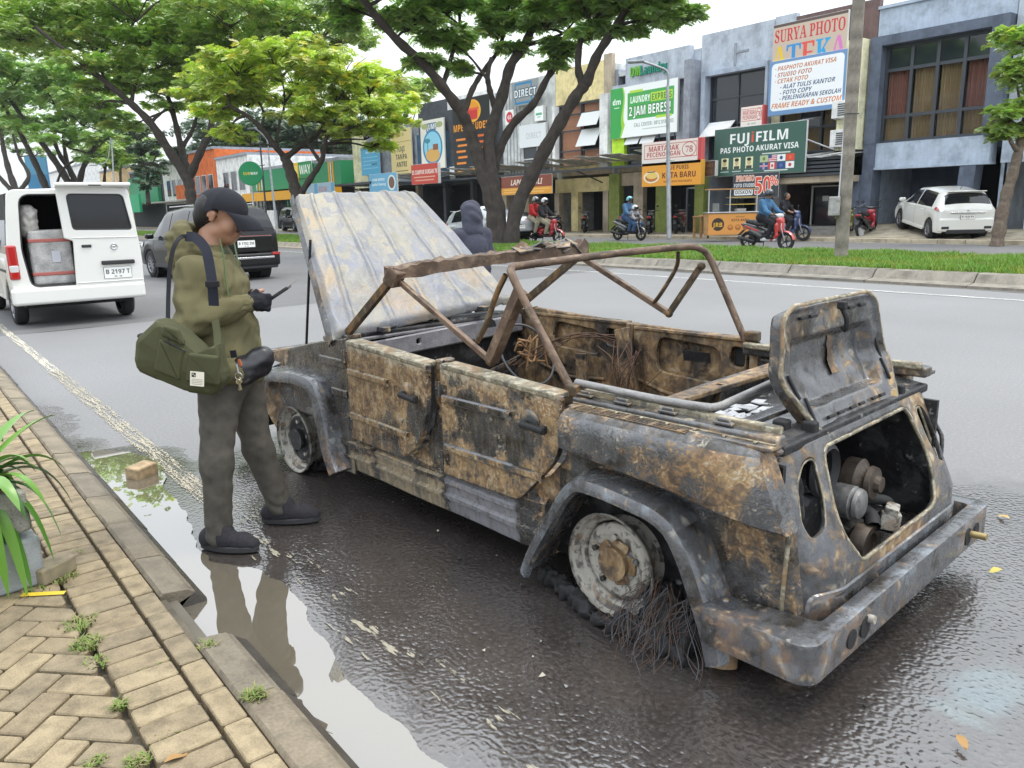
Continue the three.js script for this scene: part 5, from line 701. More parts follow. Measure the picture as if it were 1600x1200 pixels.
const B2 = {
  dark: burnt(1.5, 512, (u, v, o) => steel(layers(u, v, 201), o, { base: 0.85, rust: 0.32, ash: 0.5, soot: 0.4, drip: 0.3 })),
  rear: burnt(1.6, 512, (u, v, o) => { const L = layers(u, v, 211); steel(L, o, { base: 0.95, rust: 0.2, ash: 0.6, soot: 0.25, drip: 0.3 }); }),
  rust: burnt(1.3, 512, (u, v, o) => steel(layers(u, v, 221), o, { base: 0.3, rust: 0.95, ash: 0.35, soot: 0.5, drip: 0.3 })),
  bar: burnt(0.8, 256, (u, v, o) => { const L = layers(u, v, 231); put3(o, [0.155, 0.1, 0.068]); lay(o, [0.08, 0.05, 0.032], sst(0.4, 0.65, L.b)); lay(o, C3.tan, sst(0.5, 0.8, L.e) * 0.35); lay(o, C3.coal, sst(0.55, 0.75, L.a) * 0.5); o.k = 0.65; o.m = 0.15; o.h = L.c; }, { bump: 0.002 }),
  barD: burnt(0.8, 256, (u, v, o) => { const L = layers(u, v, 241); put3(o, [0.085, 0.06, 0.035]); lay(o, C3.rust, sst(0.5, 0.7, L.b) * 0.7); lay(o, C3.tan, sst(0.52, 0.8, L.e) * 0.4); lay(o, C3.coal, sst(0.5, 0.7, L.a) * 0.6); o.k = 0.55; o.m = 0.3; o.h = L.c; }, { bump: 0.002 }),
  hood: burnt(1.7, 1024, (u, v, o) => { const L = layers(u, v, 251, 3); put3(o, [0.18, 0.185, 0.195]); lay(o, [0.19, 0.2, 0.235], sst(0.3, 0.65, L.b) * 0.8); lay(o, [0.29, 0.27, 0.215], sst(0.36, 0.66, L.a) * 0.85); lay(o, [0.38, 0.35, 0.265], sst(0.46, 0.76, L.e * 0.7 + L.c * 0.3) * 0.6); lay(o, C3.ochre, sst(0.56, 0.78, fbm(u, v, 4, 5, 263)) * 0.4); lay(o, C3.blue, sst(0.5, 0.76, fbm(u, v, 3, 5, 271, 0.6) * 0.8 + L.c * 0.2) * 0.55); lay(o, C3.rust, sst(0.66, 0.8, L.e * 0.5 + L.c * 0.5) * 0.5); const m = 0.86 + 0.28 * L.d; o.r *= m; o.g *= m; o.b *= m; o.k = 0.5 + 0.3 * (L.e - 0.5) + 0.1 * L.c; o.m = 0.18; o.h = 0.5 + (L.e - 0.5) * 0.9 + (L.c - 0.5) * 0.4; }, { bump: 0.006 }),
  lid: burnt(1.2, 512, (u, v, o) => { const L = layers(u, v, 281); steel(L, o, { base: 1.2, rust: 0.16, ash: 0.25, soot: 0.12, drip: 0.3 }); lay(o, C3.ochre, sst(0.64, 0.72, L.a) * 0.5); }),
  fend: burnt(1.2, 512, (u, v, o) => { const L = layers(u, v, 291); steel(L, o, { base: 1.3, rust: 0.03, ash: 0.25, soot: 0.2, drip: 0.12 }); lay(o, C3.pink, sst(0.55, 0.75, L.a) * 0.2); lay(o, [0.25, 0.29, 0.33], sst(0.6, 0.7, L.b) * 0.5); o.k *= 0.9; }),
  soot: burnt(1, 256, (u, v, o) => { const L = layers(u, v, 301); put3(o, [0.015, 0.015, 0.016]); lay(o, [0.06, 0.06, 0.062], sst(0.5, 0.7, L.b)); lay(o, C3.pale, sst(0.68, 0.74, L.e) * 0.5); o.k = 0.6; o.m = 0.1; o.h = L.e; }, { bump: 0.008 }),
  rim: burnt(0.5, 256, (u, v, o) => { const L = layers(u, v, 311); put3(o, [0.36, 0.34, 0.3]); lay(o, [0.12, 0.11, 0.1], sst(0.5, 0.66, L.b)); lay(o, C3.rust, sst(0.6, 0.7, L.a) * 0.4); lay(o, C3.coal, sst(0.6, 0.7, L.e) * 0.6); o.k = 0.7; o.m = 0.1; o.h = L.c; }, { bump: 0.002 }),
  alu: rough([0.2, 0.2, 0.2], { size: 0.15, amp: 0.4, fine: 0.25, k: 0.45, metalness: 0.5, dirt: 0.4 }), dyn: rough([0.085, 0.068, 0.055], { size: 0.15, amp: 0.4, fine: 0.25, k: 0.5, metalness: 0.5, dirt: 0.4 }), char: mat([0.012, 0.012, 0.013], 0.75), wire: mat([0.1, 0.055, 0.035], 0.6, 0.3), greyw: mat([0.09, 0.09, 0.095], 0.55, 0.3), ashy: null, silver: null, brass: mat([0.35, 0.27, 0.12], 0.4, 0.6),
};
B2.ashy = burnt(0.6, 256, (u, v, o) => { const L = layers(u, v, 321); put3(o, [0.2, 0.175, 0.12]); lay(o, [0.38, 0.345, 0.26], sst(0.45, 0.65, L.e)); lay(o, C3.coal, sst(0.5, 0.72, L.b) * 0.8); lay(o, C3.rust, sst(0.55, 0.72, L.a) * 0.6); o.k = 0.6; o.m = 0.1; o.h = L.c; });
B2.silver = rough([0.22, 0.215, 0.21], { size: 0.4, amp: 0.4, fine: 0.25, k: 0.5, metalness: 0.3 });
const car = thing('burnt_car', 'burnt out rusty open utility car with raised bonnet and open engine lid', 'car', CARO, CARA);
{
  const noisy = (g, a, f = 9, s = 3) => { const p = g.attributes.position; for (let i = 0; i < p.count; i++) { const x = p.getX(i), y = p.getY(i), z = p.getZ(i); p.setXYZ(i, x + a * (vn(y * f + 50, z * f + 50, 256, s) - 0.5), y + a * (vn(x * f + 50, z * f + 50, 256, s + 1) - 0.5), z + a * (vn(x * f + 50, y * f + 50, 256, s + 2) - 0.5)); } g.computeVertexNormals(); return g; };
  const side = (pts, z, d, bev = 0.006, holes) => { const g = ext(pts, d, bev, holes, 2); g.translate(0, 0, z); return g; };     // thickness runs from z inward to z + d
  // floor, tunnel, hidden structure
  M('floor_pan', [bb(-0.62, 2.5, 0.12, 0.15, -0.6, 0.6), rbb(0.1, 1.9, 0.15, 0.26, -0.12, 0.12, 0.05), bb(2.3, 2.9, 0.15, 0.4, -0.5, 0.5)], B2.soot, car);
  M('bulkhead', [bb(1.92, 1.95, 0.14, 0.84, -0.64, 0.66)], B2.soot, car);
  // sill with stepped ledges
  { const prof = [[0.36, -0.665], [0.335, -0.69], [0.3, -0.693], [0.292, -0.712], [0.272, -0.712], [0.262, -0.695], [0.225, -0.695], [0.215, -0.712], [0.195, -0.71], [0.185, -0.694], [0.125, -0.685], [0.105, -0.66], [0.105, -0.58]], rows = []; for (let i = 0; i <= 24; i++) { const X = mix(0.36, 1.9, i / 24), k = X < 0.55 ? 1 : 1; rows.push(prof.map(([y, z]) => [X, y + (X - 0.5) * 0.022 * (y < 0.2 ? 1 : 0.6), z + 0.003 * Math.sin(X * 9)])); } M('sill', skin(rows, false, 0.5), sideM, car); }
  // cowl side panel with its two pressed hinge swages
  M('cowl_panel', [side([[1.772, 0.87], [2.1, 0.815], [2.42, 0.745], [2.44, 0.62], [2.02, 0.6], [1.94, 0.35], [1.9, 0.13], [1.772, 0.13]], -0.7, 0.04), rbb(1.79, 2.05, 0.705, 0.755, -0.712, -0.69, 0.01), rbb(1.79, 1.95, 0.545, 0.59, -0.712, -0.69, 0.01)], sideM, car);
  for (const y of [0.78, 0.42]) M('hinge', [rbb(1.735, 1.8, y - 0.03, y + 0.03, -0.722, -0.69, 0.006), bar([1.768, y - 0.035, -0.722], [1.768, y + 0.035, -0.722], 0.008)], B2.dark, car);
  // pillar between the doors and quarter behind the rear door
  M('door_pillar', side(roundPoly([[1.06, 0.838], [0.99, 0.838], [0.99, 0.32], [1.3, 0.325], [1.14, 0.42, 0.06], [1.05, 0.58, 0.1]]), -0.69, 0.05), sideM, car);
  M('pillar_top', [rbb(0.985, 1.03, 0.835, 0.852, -0.7, -0.62, 0.006), ball(0.022, 0.975, 0.85, -0.67, 1, 0.5, 1)], B2.rear, car);
  for (const y of [0.72, 0.4]) M('hinge', [rbb(0.93, 1.025, y - 0.032, y + 0.032, -0.715, -0.69, 0.005), bar([0.99, y - 0.036, -0.716], [0.99, y + 0.036, -0.716], 0.008), ball(0.007, 0.95, y, -0.715), ball(0.007, 1.01, y, -0.715)], B2.rear, car);
  // doors
  function door(outline, ribs, hx, hy, xf, phi, lab) {
    const g = [side(roundPoly(outline), -0.715, 0.035, 0.008)], xa = Math.min(...outline.map((p) => p[0])), xb = Math.max(...outline.map((p) => p[0])), yt = Math.max(...outline.map((p) => p[1]));
    const fl = rbb(xa + 0.02, xb - 0.015, -0.02, 0.006, -0.72, -0.63, 0.008), fp = fl.attributes.position; for (let i = 0; i < fp.count; i++) { const t = clamp((fp.getX(i) - xa) / (xb - xa)); fp.setY(i, fp.getY(i) + mix(outline[1][1], outline[0][1], t)); }
    for (const [x0, x1, y] of ribs) { const h = 0.018, rib = ext(roundPoly([[x0, y - h, 0.01], [x1 - 0.03, y - h, 0.01], [x1, y, 0.02], [x1 - 0.03, y + h, 0.01], [x0, y + h, 0.01]]), 0.022, 0.01, [], 3); rib.translate(0, 0, -0.732); g.push(rib); }
    const hinge = new THREE.Matrix4().makeTranslation(xf, 0, -0.7).multiply(new THREE.Matrix4().makeRotationY(phi)).multiply(new THREE.Matrix4().makeTranslation(-xf, 0, 0.7));
    const put = (l) => l.map((q) => { prep(q); q.applyMatrix4(hinge); return q; });
    const d = M('door', put(g), sideM, car, lab); M('top_flange', put([fl]), B2.ashy, d);
    const dish = new THREE.SphereGeometry(0.055, 20, 10); dish.scale(1, 0.8, 0.22); dish.translate(hx + 0.03, hy + 0.012, -0.717);
    M('handle_recess', put([dish]), B2.dark, d);
    M('handle', put([rbox(0.13, 0.026, 0.026, 0.012, hx - 0.015, hy - 0.004, -0.752, 0, 0, 0.06, 3), rbox(0.03, 0.03, 0.05, 0.01, hx + 0.035, hy, -0.735), rbox(0.026, 0.036, 0.03, 0.01, hx - 0.07, hy - 0.006, -0.742)]), B2.char, d);
    return d;
  }
  door([[1.757, 0.862, 0.01], [1.012, 0.836, 0.012], [1.028, 0.6, 0.1], [1.1, 0.44, 0.12], [1.25, 0.348, 0.06], [1.757, 0.338, 0.01]], [[1.735, 1.36, 0.705], [1.735, 1.2, 0.475]], 1.14, 0.68, 1.765, -4.0 * D2R, 'front door standing slightly ajar');
  door([[0.985, 0.838, 0.01], [0.252, 0.803, 0.02], [0.258, 0.56, 0.08], [0.5, 0.312, 0.07], [0.985, 0.322, 0.01]], [[0.965, 0.54, 0.685], [0.965, 0.36, 0.46]].map(([a, b, y]) => [a, b, y]), 0.385, 0.672, 0.985, 0, 'rear door with a charred centre');
  // burnt seat rubble seen through the gap of the front door
  M('seat_rubble', noisy(rbox(0.18, 0.5, 0.14, 0.05, 1.0, 0.42, -0.6, 0, 0, 0, 6), 0.09, 14), B2.char, car);
  // front wing: band over the wheel with a rolled lip
  function wing(path, zi, zo, sgn, m, name, lipw = 0.05) {
    const rows = path.map(([x, y], i) => { const a = path[Math.max(0, i - 1)], b = path[Math.min(path.length - 1, i + 1)], tx = b[0] - a[0], ty = b[1] - a[1], l = Math.hypot(tx, ty); let nx = -ty / l, ny = tx / l; if (nx * (2.41 - x) + ny * (0.2 - y) > 0 && x > 1.5 || nx * (0 - x) + ny * (0.2 - y) > 0 && x < 1.5) { nx = -nx; ny = -ny; } const P_ = (z, o) => [x + nx * o, y + ny * o, sgn * z]; return [P_(zi, -0.012), P_(zi, 0), P_(mix(zi, zo, 0.6), 0.004), P_(zo - 0.035, 0), P_(zo - 0.012, -0.008), P_(zo, -0.03), P_(zo + 0.002, -lipw), P_(zo - 0.02, -lipw - 0.008), P_(zo - 0.045, -0.03), P_(zi, -0.024)]; });
    return M(name, skin(rows, false, 0.7, sgn > 0), m, car);
  }
  const smooth = (p, n) => new THREE.CatmullRomCurve3(p.map(([x, y]) => V3(x, y, 0)), false, 'centripetal').getPoints(n).map((q) => [q.x, q.y]);
  const fw = smooth([[3.02, 0.4], [2.93, 0.5], [2.72, 0.585], [2.4, 0.63], [2.14, 0.645], [2.0, 0.62], [1.935, 0.52], [1.895, 0.38], [1.855, 0.24], [1.81, 0.16]], 44);
  wing(fw, 0.6, 0.805, -1, B2.fend, 'front_wing', 0.06); wing(fw, 0.6, 0.8, 1, B2.fend, 'front_wing', 0.06);
  const rw = smooth([[0.405, 0.08], [0.36, 0.18], [0.25, 0.36], [0.165, 0.49], [0.1, 0.54], [0.0, 0.548], [-0.15, 0.535], [-0.26, 0.518], [-0.335, 0.48], [-0.4, 0.39], [-0.455, 0.27], [-0.5, 0.16], [-0.53, 0.05]], 60);
  wing(rw, 0.62, 0.815, -1, B2.fend, 'rear_wing', 0.05); wing(rw, 0.62, 0.81, 1, B2.fend, 'rear_wing', 0.05);
  M('seat_box', bb(0.0, 0.03, 0.14, 0.5, -0.6, 0.62), B2.soot, car); M('front_panel', bb(2.86, 2.9, 0.15, 0.6, -0.45, 0.45), B2.soot, car);
  M('wheel_arch', [side([[0.4, 0.1], [0.2, 0.5], [-0.28, 0.5], [-0.5, 0.1]], -0.6, 0.02, 0), side([[2.9, 0.1], [2.7, 0.55], [2.1, 0.6], [1.9, 0.1]], -0.55, 0.02, 0)], B2.soot, car);
  // lower rear quarter behind the wheel
  const Xr = (y) => -0.585 - 0.42 * (0.72 - Math.max(y, 0.36)), bend = (g) => { const t = new TessellateModifier(0.045, 9).modify(prep(g)), p = t.attributes.position; for (let i = 0; i < p.count; i++) { const y = p.getY(i), z = Math.abs(p.getZ(i)) - (p.getZ(i) > 0 ? 0.06 : 0); p.setX(i, p.getX(i) + 0.42 * Math.max(0, 0.36 - y) + 0.75 * Math.pow(Math.max(0, z - 0.46), 1.35)); } return toCreasedNormals(t, 0.5); };
  M('quarter_panel', side(roundPoly([[0.26, 0.74], [Xr(0.735) + 0.02, 0.735, 0.03], [Xr(0.5) + 0.01, 0.5, 0.03], [Xr(0.16) + 0.015, 0.16, 0.02], [-0.46, 0.13], [-0.3, 0.5], [0.12, 0.53], [0.36, 0.33], [0.5, 0.3], [0.26, 0.56, 0.05]]), -0.665, 0.05, 0.012), sideM, car);
  // intake box along the rear flank
  {
    const sec = (x, i) => { const t = clamp((0.215 - x) / 0.9), yb = mix(0.612, 0.535, t); return [[0.768, -0.62], [0.772, -0.705], [0.767, -0.735], [0.752, -0.76], [0.728, -0.773], [0.69, -0.777], [yb + 0.032, -0.777], [yb + 0.012, -0.77], [yb, -0.75], [yb, -0.64]]; };
    const rows = []; const put = (x, inset) => rows.push(sec(x).map(([y, z]) => [x, mix(y, 0.68, inset), mix(z, -0.66, inset)]));
    put(0.222, 0.35); put(0.219, 0.12); put(0.208, 0.02); put(0.195, 0); for (let x = 0.1; x > -0.36; x -= 0.1) put(x, 0);
    for (const [k, zs] of [[0.24, 1], [0.18, 0.995], [0.13, 0.975], [0.08, 0.93], [0.035, 0.87], [0.0, 0.8], [-0.004, 0.49]]) rows.push(sec(-0.5).map(([y, z], j) => { const yy = y - (0.24 - k) * 0.16 * (j > 5 ? 1.1 : 0.3); return [Xr(yy) + k, yy, -0.62 + (z + 0.62) * (zs * 1.9 - 0.9)]; }));
    const pb = M('intake_box', skin(rows, false, 0.55, true), sideM, car);
    const sl = []; for (let r = 0; r < 5; r++) for (let c = 0; c < 4; c++) { const x0 = 0.18 - c * 0.118; sl.push(rbox(0.1, 0.012, 0.006, 0.003, x0 - 0.05 - r * 0.006, 0.7685 - 0.0005 * r, -0.645 - r * 0.0165, -Math.PI / 2 + 0.03)); }
    M('vent_slot', sl, B2.char, pb).userData.kind = 'stuff';
    const rb = []; for (let r = 0; r < 6; r++) rb.push(box(0.48, 0.006, 0.005, -0.05 - r * 0.005, 0.771, -0.637 - r * 0.0165)); for (let c = 0; c < 5; c++) rb.push(box(0.02, 0.006, 0.09, 0.185 - c * 0.118, 0.7712, -0.678)); M('vent_grille', rb, B2.rust, pb).userData.kind = 'stuff';
  }
  // belt rails with footman loops
  for (const s of [-1, 1]) {
    const y = s < 0 ? 0 : 0.03, r = [rbb(-0.6, 0.25, 0.75 + y, 0.795 + y, s * 0.585, s * 0.655, 0.012), rbb(-0.6, 0.235, 0.755 + y, 0.772 + y, s * 0.65, s * 0.69, 0.006)];
    const rail = M('belt_rail', r, B2.rear, car);
    M('rail_flange', [rbb(-0.58, 0.24, 0.785 + y, 0.815 + y, s * 0.565, s * 0.6, 0.01), rbb(-0.6, 0.235, 0.7715 + y, 0.777 + y, s * 0.652, s * 0.662, 0.002)], B2.ashy, rail).userData.kind = 'stuff'; for (const x of [0.2, 0.02, -0.18, -0.4]) M('loop', [rbox(0.07, 0.012, 0.026, 0.005, x, 0.803 + y, s * 0.628), rbox(0.045, 0.014, 0.012, 0.005, x, 0.813 + y, s * 0.628)], B2.rear, rail);
    for (let x = 0.12; x > -0.56; x -= 0.11) M('bolt', ball(0.008, x, 0.775 + y, s * 0.672, 1, 0.7, 1, 8, 6), B2.ashy, rail);
  }
  // far side: outer skin, inner door faces with pressed recesses
  {
    const z = 0.64, y0 = 0.3, mk = (x0, x1, yt0, yt1, recs, m, nm) => { const g = ext(roundPoly([[x0, yt0, 0.02], [x1, yt1, 0.02], [x1, y0], [x0, y0]]), 0.03, 0.006, recs.map((r) => roundPoly(r, 5))); g.translate(0, 0, z); const back = ext([[x0, yt0 - 0.01], [x1, yt1 - 0.01], [x1, y0], [x0, y0]], 0.02, 0); back.translate(0, 0, z + 0.05); const d = M(nm, [g, back, rbb(x0 + 0.01, x1 - 0.01, Math.min(yt0, yt1) - 0.015, Math.min(yt0, yt1) + 0.004, z - 0.012, z + 0.06, 0.006)], m, car); const bead = pipe([[x1 - 0.05, 0.55, z], [mix(x0, x1, 0.6), 0.5, z], [x0 + 0.16, 0.52, z]], 0.012, 20, 6); M('swage', bead, m, d); return d; };
    mk(1.0, 1.74, 0.868, 0.9, [[[1.57, 0.83, 0.06], [1.2, 0.8, 0.06], [1.2, 0.66, 0.06], [1.57, 0.68, 0.06]], [[1.155, 0.825, 0.03], [1.065, 0.815, 0.03], [1.065, 0.72, 0.03], [1.155, 0.73, 0.03]]], B2.rust, 'door');
    mk(0.25, 0.96, 0.85, 0.868, [[[0.8, 0.81, 0.07], [0.4, 0.785, 0.07], [0.4, 0.6, 0.07], [0.8, 0.62, 0.07]], [[0.345, 0.805, 0.03], [0.265, 0.8, 0.03], [0.265, 0.7, 0.03], [0.345, 0.705, 0.03]]], B2.rust, 'door');
    M('handle_hole', [rbb(1.07, 1.15, 0.725, 0.815, z + 0.035, z + 0.049, 0.004), rbb(0.27, 0.34, 0.705, 0.8, z + 0.035, z + 0.049, 0.004)].map((q) => q), B2.char, car).userData.kind = 'stuff';
    M('recess_stain', noisy(rbox(0.17, 0.075, 0.006, 0.003, 0.58, 0.71, z + 0.047, 0, 0, 0, 5), 0.02, 20), B2.soot, car);
    M('door_pillar', rbb(0.955, 1.005, 0.15, 0.865, z - 0.01, z + 0.06, 0.008), B2.rust, car);
    M('quarter_panel', [rbb(-0.5, 0.245, 0.3, 0.8, z + 0.005, z + 0.05, 0.01), side(roundPoly([[0.5, 0.55], [-0.5, 0.7], [Xr(0.7) + 0.07, 0.7], [Xr(0.5) + 0.09, 0.5], [Xr(0.16) + 0.07, 0.16], [-0.46, 0.13], [-0.3, 0.5], [0.36, 0.33]]), 0.645, 0.04), rbb(0.4, 1.9, 0.11, 0.34, 0.64, 0.7, 0.01), side([[1.76, 0.9], [2.42, 0.76], [2.42, 0.62], [1.9, 0.14], [1.76, 0.14]], 0.66, 0.04)], B2.rust, car);
    M('intake_box', rbb(-0.5, 0.2, 0.57, 0.79, 0.62, 0.765, 0.04), B2.dark, car);
  }
  // dashboard, scuttle and rubble
  M('dashboard', [frame(ext(roundPoly([[-0.63, 0, 0.01], [0.64, 0.03, 0.01], [0.64, 0.14, 0.02], [-0.63, 0.1, 0.02]]), 0.03, 0.008, [roundPoly([[-0.2, 0.055, 0.008], [-0.175, 0.056, 0.008], [-0.175, 0.08, 0.008], [-0.2, 0.08, 0.008]])]), [1.86, 0.71, 0], [0, 0, 1], [0.12, 1, 0]), rbb(1.86, 1.96, 0.825, 0.842, -0.62, 0.63, 0.006)], rough([0.17, 0.165, 0.18], { size: 0.5, amp: 0.4, fine: 0.25, k: 0.5, metalness: 0.2, dirt: 0.4 }), car);
  M('instrument_hole', bar([1.84, 0.8, 0.36], [1.85, 0.8, 0.36], 0.05), B2.char, car);
  const dashRub = [noisy(rbox(0.18, 0.05, 1.16, 0.02, 1.97, 0.85, 0.02, 0, 0, 0, 8), 0.05, 18, 5)];
  M('dash_rubble', dashRub, B2.soot, car); M('scuttle_pipe', [pipe([[1.9, 0.86, -0.55], [1.93, 0.875, -0.45], [1.94, 0.885, -0.1], [1.94, 0.89, 0.05], [1.9, 0.865, 0.1]], 0.017, 24, 8), pipe([[1.98, 0.88, -0.5], [2.02, 0.9, 0], [1.98, 0.92, 0.5]], 0.012, 16, 6)], B2.char, car);
  M('scuttle', [rbb(1.9, 2.08, 0.82, 0.85, -0.66, 0.68, 0.01), rbb(1.84, 1.93, 0.845, 0.875, -0.66, -0.56, 0.01)], B2.dark, car);
  M('front_body', [side([[2.0, 0.84], [3.05, 0.62], [3.1, 0.3], [2.9, 0.15], [2.0, 0.15]], -0.58, 0.02), side([[2.0, 0.84], [3.05, 0.62], [3.1, 0.3], [2.9, 0.15], [2.0, 0.15]], 0.56, 0.02), rbb(3.05, 3.1, 0.22, 0.64, -0.5, 0.5, 0.02), rbb(2.1, 3.05, 0.55, 0.58, -0.5, 0.5, 0.01)], B2.dark, car);
  M('front_bumper', rbb(3.05, 3.13, 0.13, 0.26, -0.78, 0.78, 0.02), B2.dark, car);
  M('headlamp_ring', [T(new THREE.TorusGeometry(0.085, 0.014, 8, 24), 2.98, 0.56, -0.62, 0, Math.PI / 2, 0), noisy(rbox(0.2, 0.02, 0.08, 0.01, 2.72, 0.62, -0.7, 0, 0.2, 0.1, 4), 0.04, 20)], B2.silver, car);
  // raised bonnet: ribbed, dented sheet with turned edges
  {
    const bl = V3(1.86, 0.872, -0.715), br = V3(1.86, 0.945, 0.615), tl = V3(2.585, 1.636, -0.485), tr = V3(2.6, 1.648, 0.41), n = br.clone().sub(bl).cross(tl.clone().sub(bl)).normalize(); if (n.x > 0) n.negate();
    const ribs = [[-0.8, -0.78], [-0.42, -0.44], [-0.02, -0.02], [0.4, 0.42], [0.8, 0.8]], NA = 170, NB = 56;
    const pt = (a, b, off) => { const l = bl.clone().lerp(tl, b), r = br.clone().lerp(tr, b), p = l.lerp(r, a * 0.5 + 0.5); return p.addScaledVector(n, off); };
    const hgt = (a, b) => { let h = 0; for (const [p0, p1] of ribs) { const c = mix(p0, p1, b), d = Math.abs(a - c); h = Math.max(h, 0.011 * sst(0.034, 0.02, d)); } h += 0.02 * (1 - a * a) * Math.sin(Math.PI * clamp(b * 0.9 + 0.05)); h += 0.018 * (vn(a * 3 + 20, b * 4 + 20, 256, 3) - 0.5) + 0.007 * (vn(a * 9 + 20, b * 11 + 20, 256, 4) - 0.5); const e = Math.min((1 - Math.abs(a)) * 0.6, (1 - b) * 1.0, b * 1.0); h -= 0.03 * Math.pow(sst(0.035, 0, e), 2); return h; };
    const grid = (off, flip) => { const rows = []; for (let j = 0; j <= NB; j++) { const b = j / NB, row = []; for (let i = 0; i <= NA; i++) { let a = i / NA * 2 - 1, q = b; const rc = 0.09; const db = (1 - b); if (db < rc) { const cut = (rc - Math.sqrt(Math.max(0, rc * rc - (rc - db) ** 2))) * 1.0; a *= 1 - cut; } row.push(pt(a, q, hgt(i / NA * 2 - 1, b) + off)); } rows.push(row); } return skin(rows.map((r) => r.map((p) => p.toArray())), false, 0, flip); };
    const hood = M('bonnet', [grid(0, false), grid(-0.012, true)], B2.hood, car, 'raised bonnet whitened by ash');
    const lip = []; for (let j = 0; j <= 30; j++) { const b = j / 30; lip.push([pt(-1, b, -0.028).toArray(), pt(-1.012, b, -0.04).toArray(), pt(-1.012, b, -0.085).toArray(), pt(-0.99, b, -0.088).toArray()]); } M('edge_flange', skin(lip, false, 0.6, true), B2.lid, hood);
    const lt = []; for (let i = 0; i <= 30; i++) { const a = mix(-0.93, 0.93, i / 30); lt.push([pt(a, 1, -0.03).toArray(), pt(a, 1.004, -0.045).toArray(), pt(a, 1.0, -0.07).toArray()]); } M('edge_flange', skin(lt, false, 0.6), B2.lid, hood);
    const k = pt(0.02, 0.33, 0.03); M('emblem_clip', [T(new THREE.TorusGeometry(0.018, 0.006, 6, 14, 4.6), k.x, k.y, k.z, 0, -0.9, 0), ball(0.01, k.x, k.y, k.z)], B2.char, hood);
    for (const a of [-0.55, 0.55]) { const p = pt(a, 0.02, -0.01); M('hinge', rbox(0.09, 0.03, 0.05, 0.006, p.x - 0.02, p.y - 0.02, p.z), B2.dark, car); }
  }
  M('prop_rod', bar([2.385, 0.72, -0.6], [2.255, 1.36, -0.59], 0.0075), B2.char, car);
  M('strap', pipe([[1.95, 0.9, -0.62], [2.05, 1.0, -0.63], [2.12, 1.08, -0.62]], 0.006, 8, 5), B2.char, car);
  // windscreen frame, hoop, struts
  const wf = new THREE.Group(); wf.name = 'windscreen_frame'; car.add(wf); M('post', beam([1.9, 0.86, -0.625], [1.43, 1.2, -0.615], 0.03, 0.042), B2.barD, wf); M('post', beam([1.9, 0.87, 0.625], [1.335, 1.24, 0.63], 0.03, 0.045), B2.barD, wf);
  { const g = new THREE.BoxGeometry(0.085, 0.05, 1.3, 6, 3, 40); const p = g.attributes.position; for (let i = 0; i < p.count; i++) { const t = p.getZ(i) / 1.3 + 0.5, x = p.getX(i), y = p.getY(i); p.setXYZ(i, mix(1.44, 1.34, t) + x + 0.012 * (vn(t * 9 + 3, x * 30 + 9, 256, 3) - 0.5), mix(1.205, 1.252, t) + 0.018 * Math.sin(t * Math.PI) + y * (0.8 + 0.5 * vn(t * 12 + 5, 2, 256, 6)) + (y > 0 ? 0.035 * Math.pow(vn(t * 22 + 9, x * 40 + 9, 256, 8), 2) * (t > 0.62 ? 1.6 : 0.7) : 0), mix(-0.64, 0.655, t)); } g.computeVertexNormals(); M('header_rail', [crease(g.toNonIndexed(), 0.5), rbox(0.07, 0.09, 0.08, 0.012, 1.43, 1.195, -0.615, 0, 0.3, 0.6)], B2.bar, wf); M('torn_seal', [0, 1, 2, 3, 4, 5, 6].map((i) => noisy(rbox(0.09 + 0.03 * (i % 3), 0.012, 0.09, 0.004, 1.34 + 0.01 * (i % 2), 1.285 + 0.006 * (i % 3), 0.16 + i * 0.07, 0.1 * i, i, 0.15, 3), 0.03, 30, i)), B2.dark, wf); }
  const r1 = 0.017, nr = V3(0.66, 1.262, -0.575), fr = V3(0.475, 1.268, 0.615);
  M('roll_hoop', [pipe([[0.275, 0.8, -0.615], [0.34, 0.88, -0.612], [0.55, 1.14, -0.602], [0.625, 1.235, -0.595], [0.66, 1.262, -0.565], [0.665, 1.268, -0.5], [0.6, 1.29, 0.0], [0.52, 1.302, 0.45], [0.49, 1.29, 0.56], [0.47, 1.25, 0.61], [0.42, 1.15, 0.625], [0.3, 0.92, 0.63], [0.25, 0.83, 0.63]], r1, 90, 10, false)], B2.bar, car);
  M('hoop_foot', [rbox(0.06, 0.05, 0.05, 0.01, 0.265, 0.81, -0.615), rbox(0.07, 0.05, 0.05, 0.01, 0.22, 0.87, 0.63)], B2.barD, car);
  M('strut', beam([1.41, 1.17, -0.6], [0.765, 0.86, -0.6], 0.026, 0.024), B2.bar, car); M('strut', beam([0.765, 0.86, -0.6], [0.585, 1.175, -0.585], 0.052, 0.045, V3(1, 0, 0)), B2.bar, car); M('strut', pipe([[0.86, 0.935, -0.595], [0.8, 1.02, -0.59], [0.735, 1.15, -0.585], [0.68, 1.235, -0.58]], 0.013, 14, 6), B2.barD, car);
  M('strut', beam([1.3, 1.215, 0.615], [0.7, 0.945, 0.61], 0.03, 0.03), B2.bar, car); M('strut', beam([0.7, 0.945, 0.61], [0.52, 1.19, 0.61], 0.03, 0.028, V3(1, 0, 0)), B2.barD, car); M('strut', pipe([[0.8, 0.99, 0.605], [0.74, 1.05, 0.59], [0.64, 1.19, 0.58], [0.61, 1.27, 0.55]], 0.011, 14, 6), B2.barD, car); M('strut_joint', [ball(0.022, 0.7, 0.945, 0.61), ball(0.024, 0.765, 0.86, -0.6), ball(0.022, 0.51, 1.2, 0.61)], B2.barD, car);
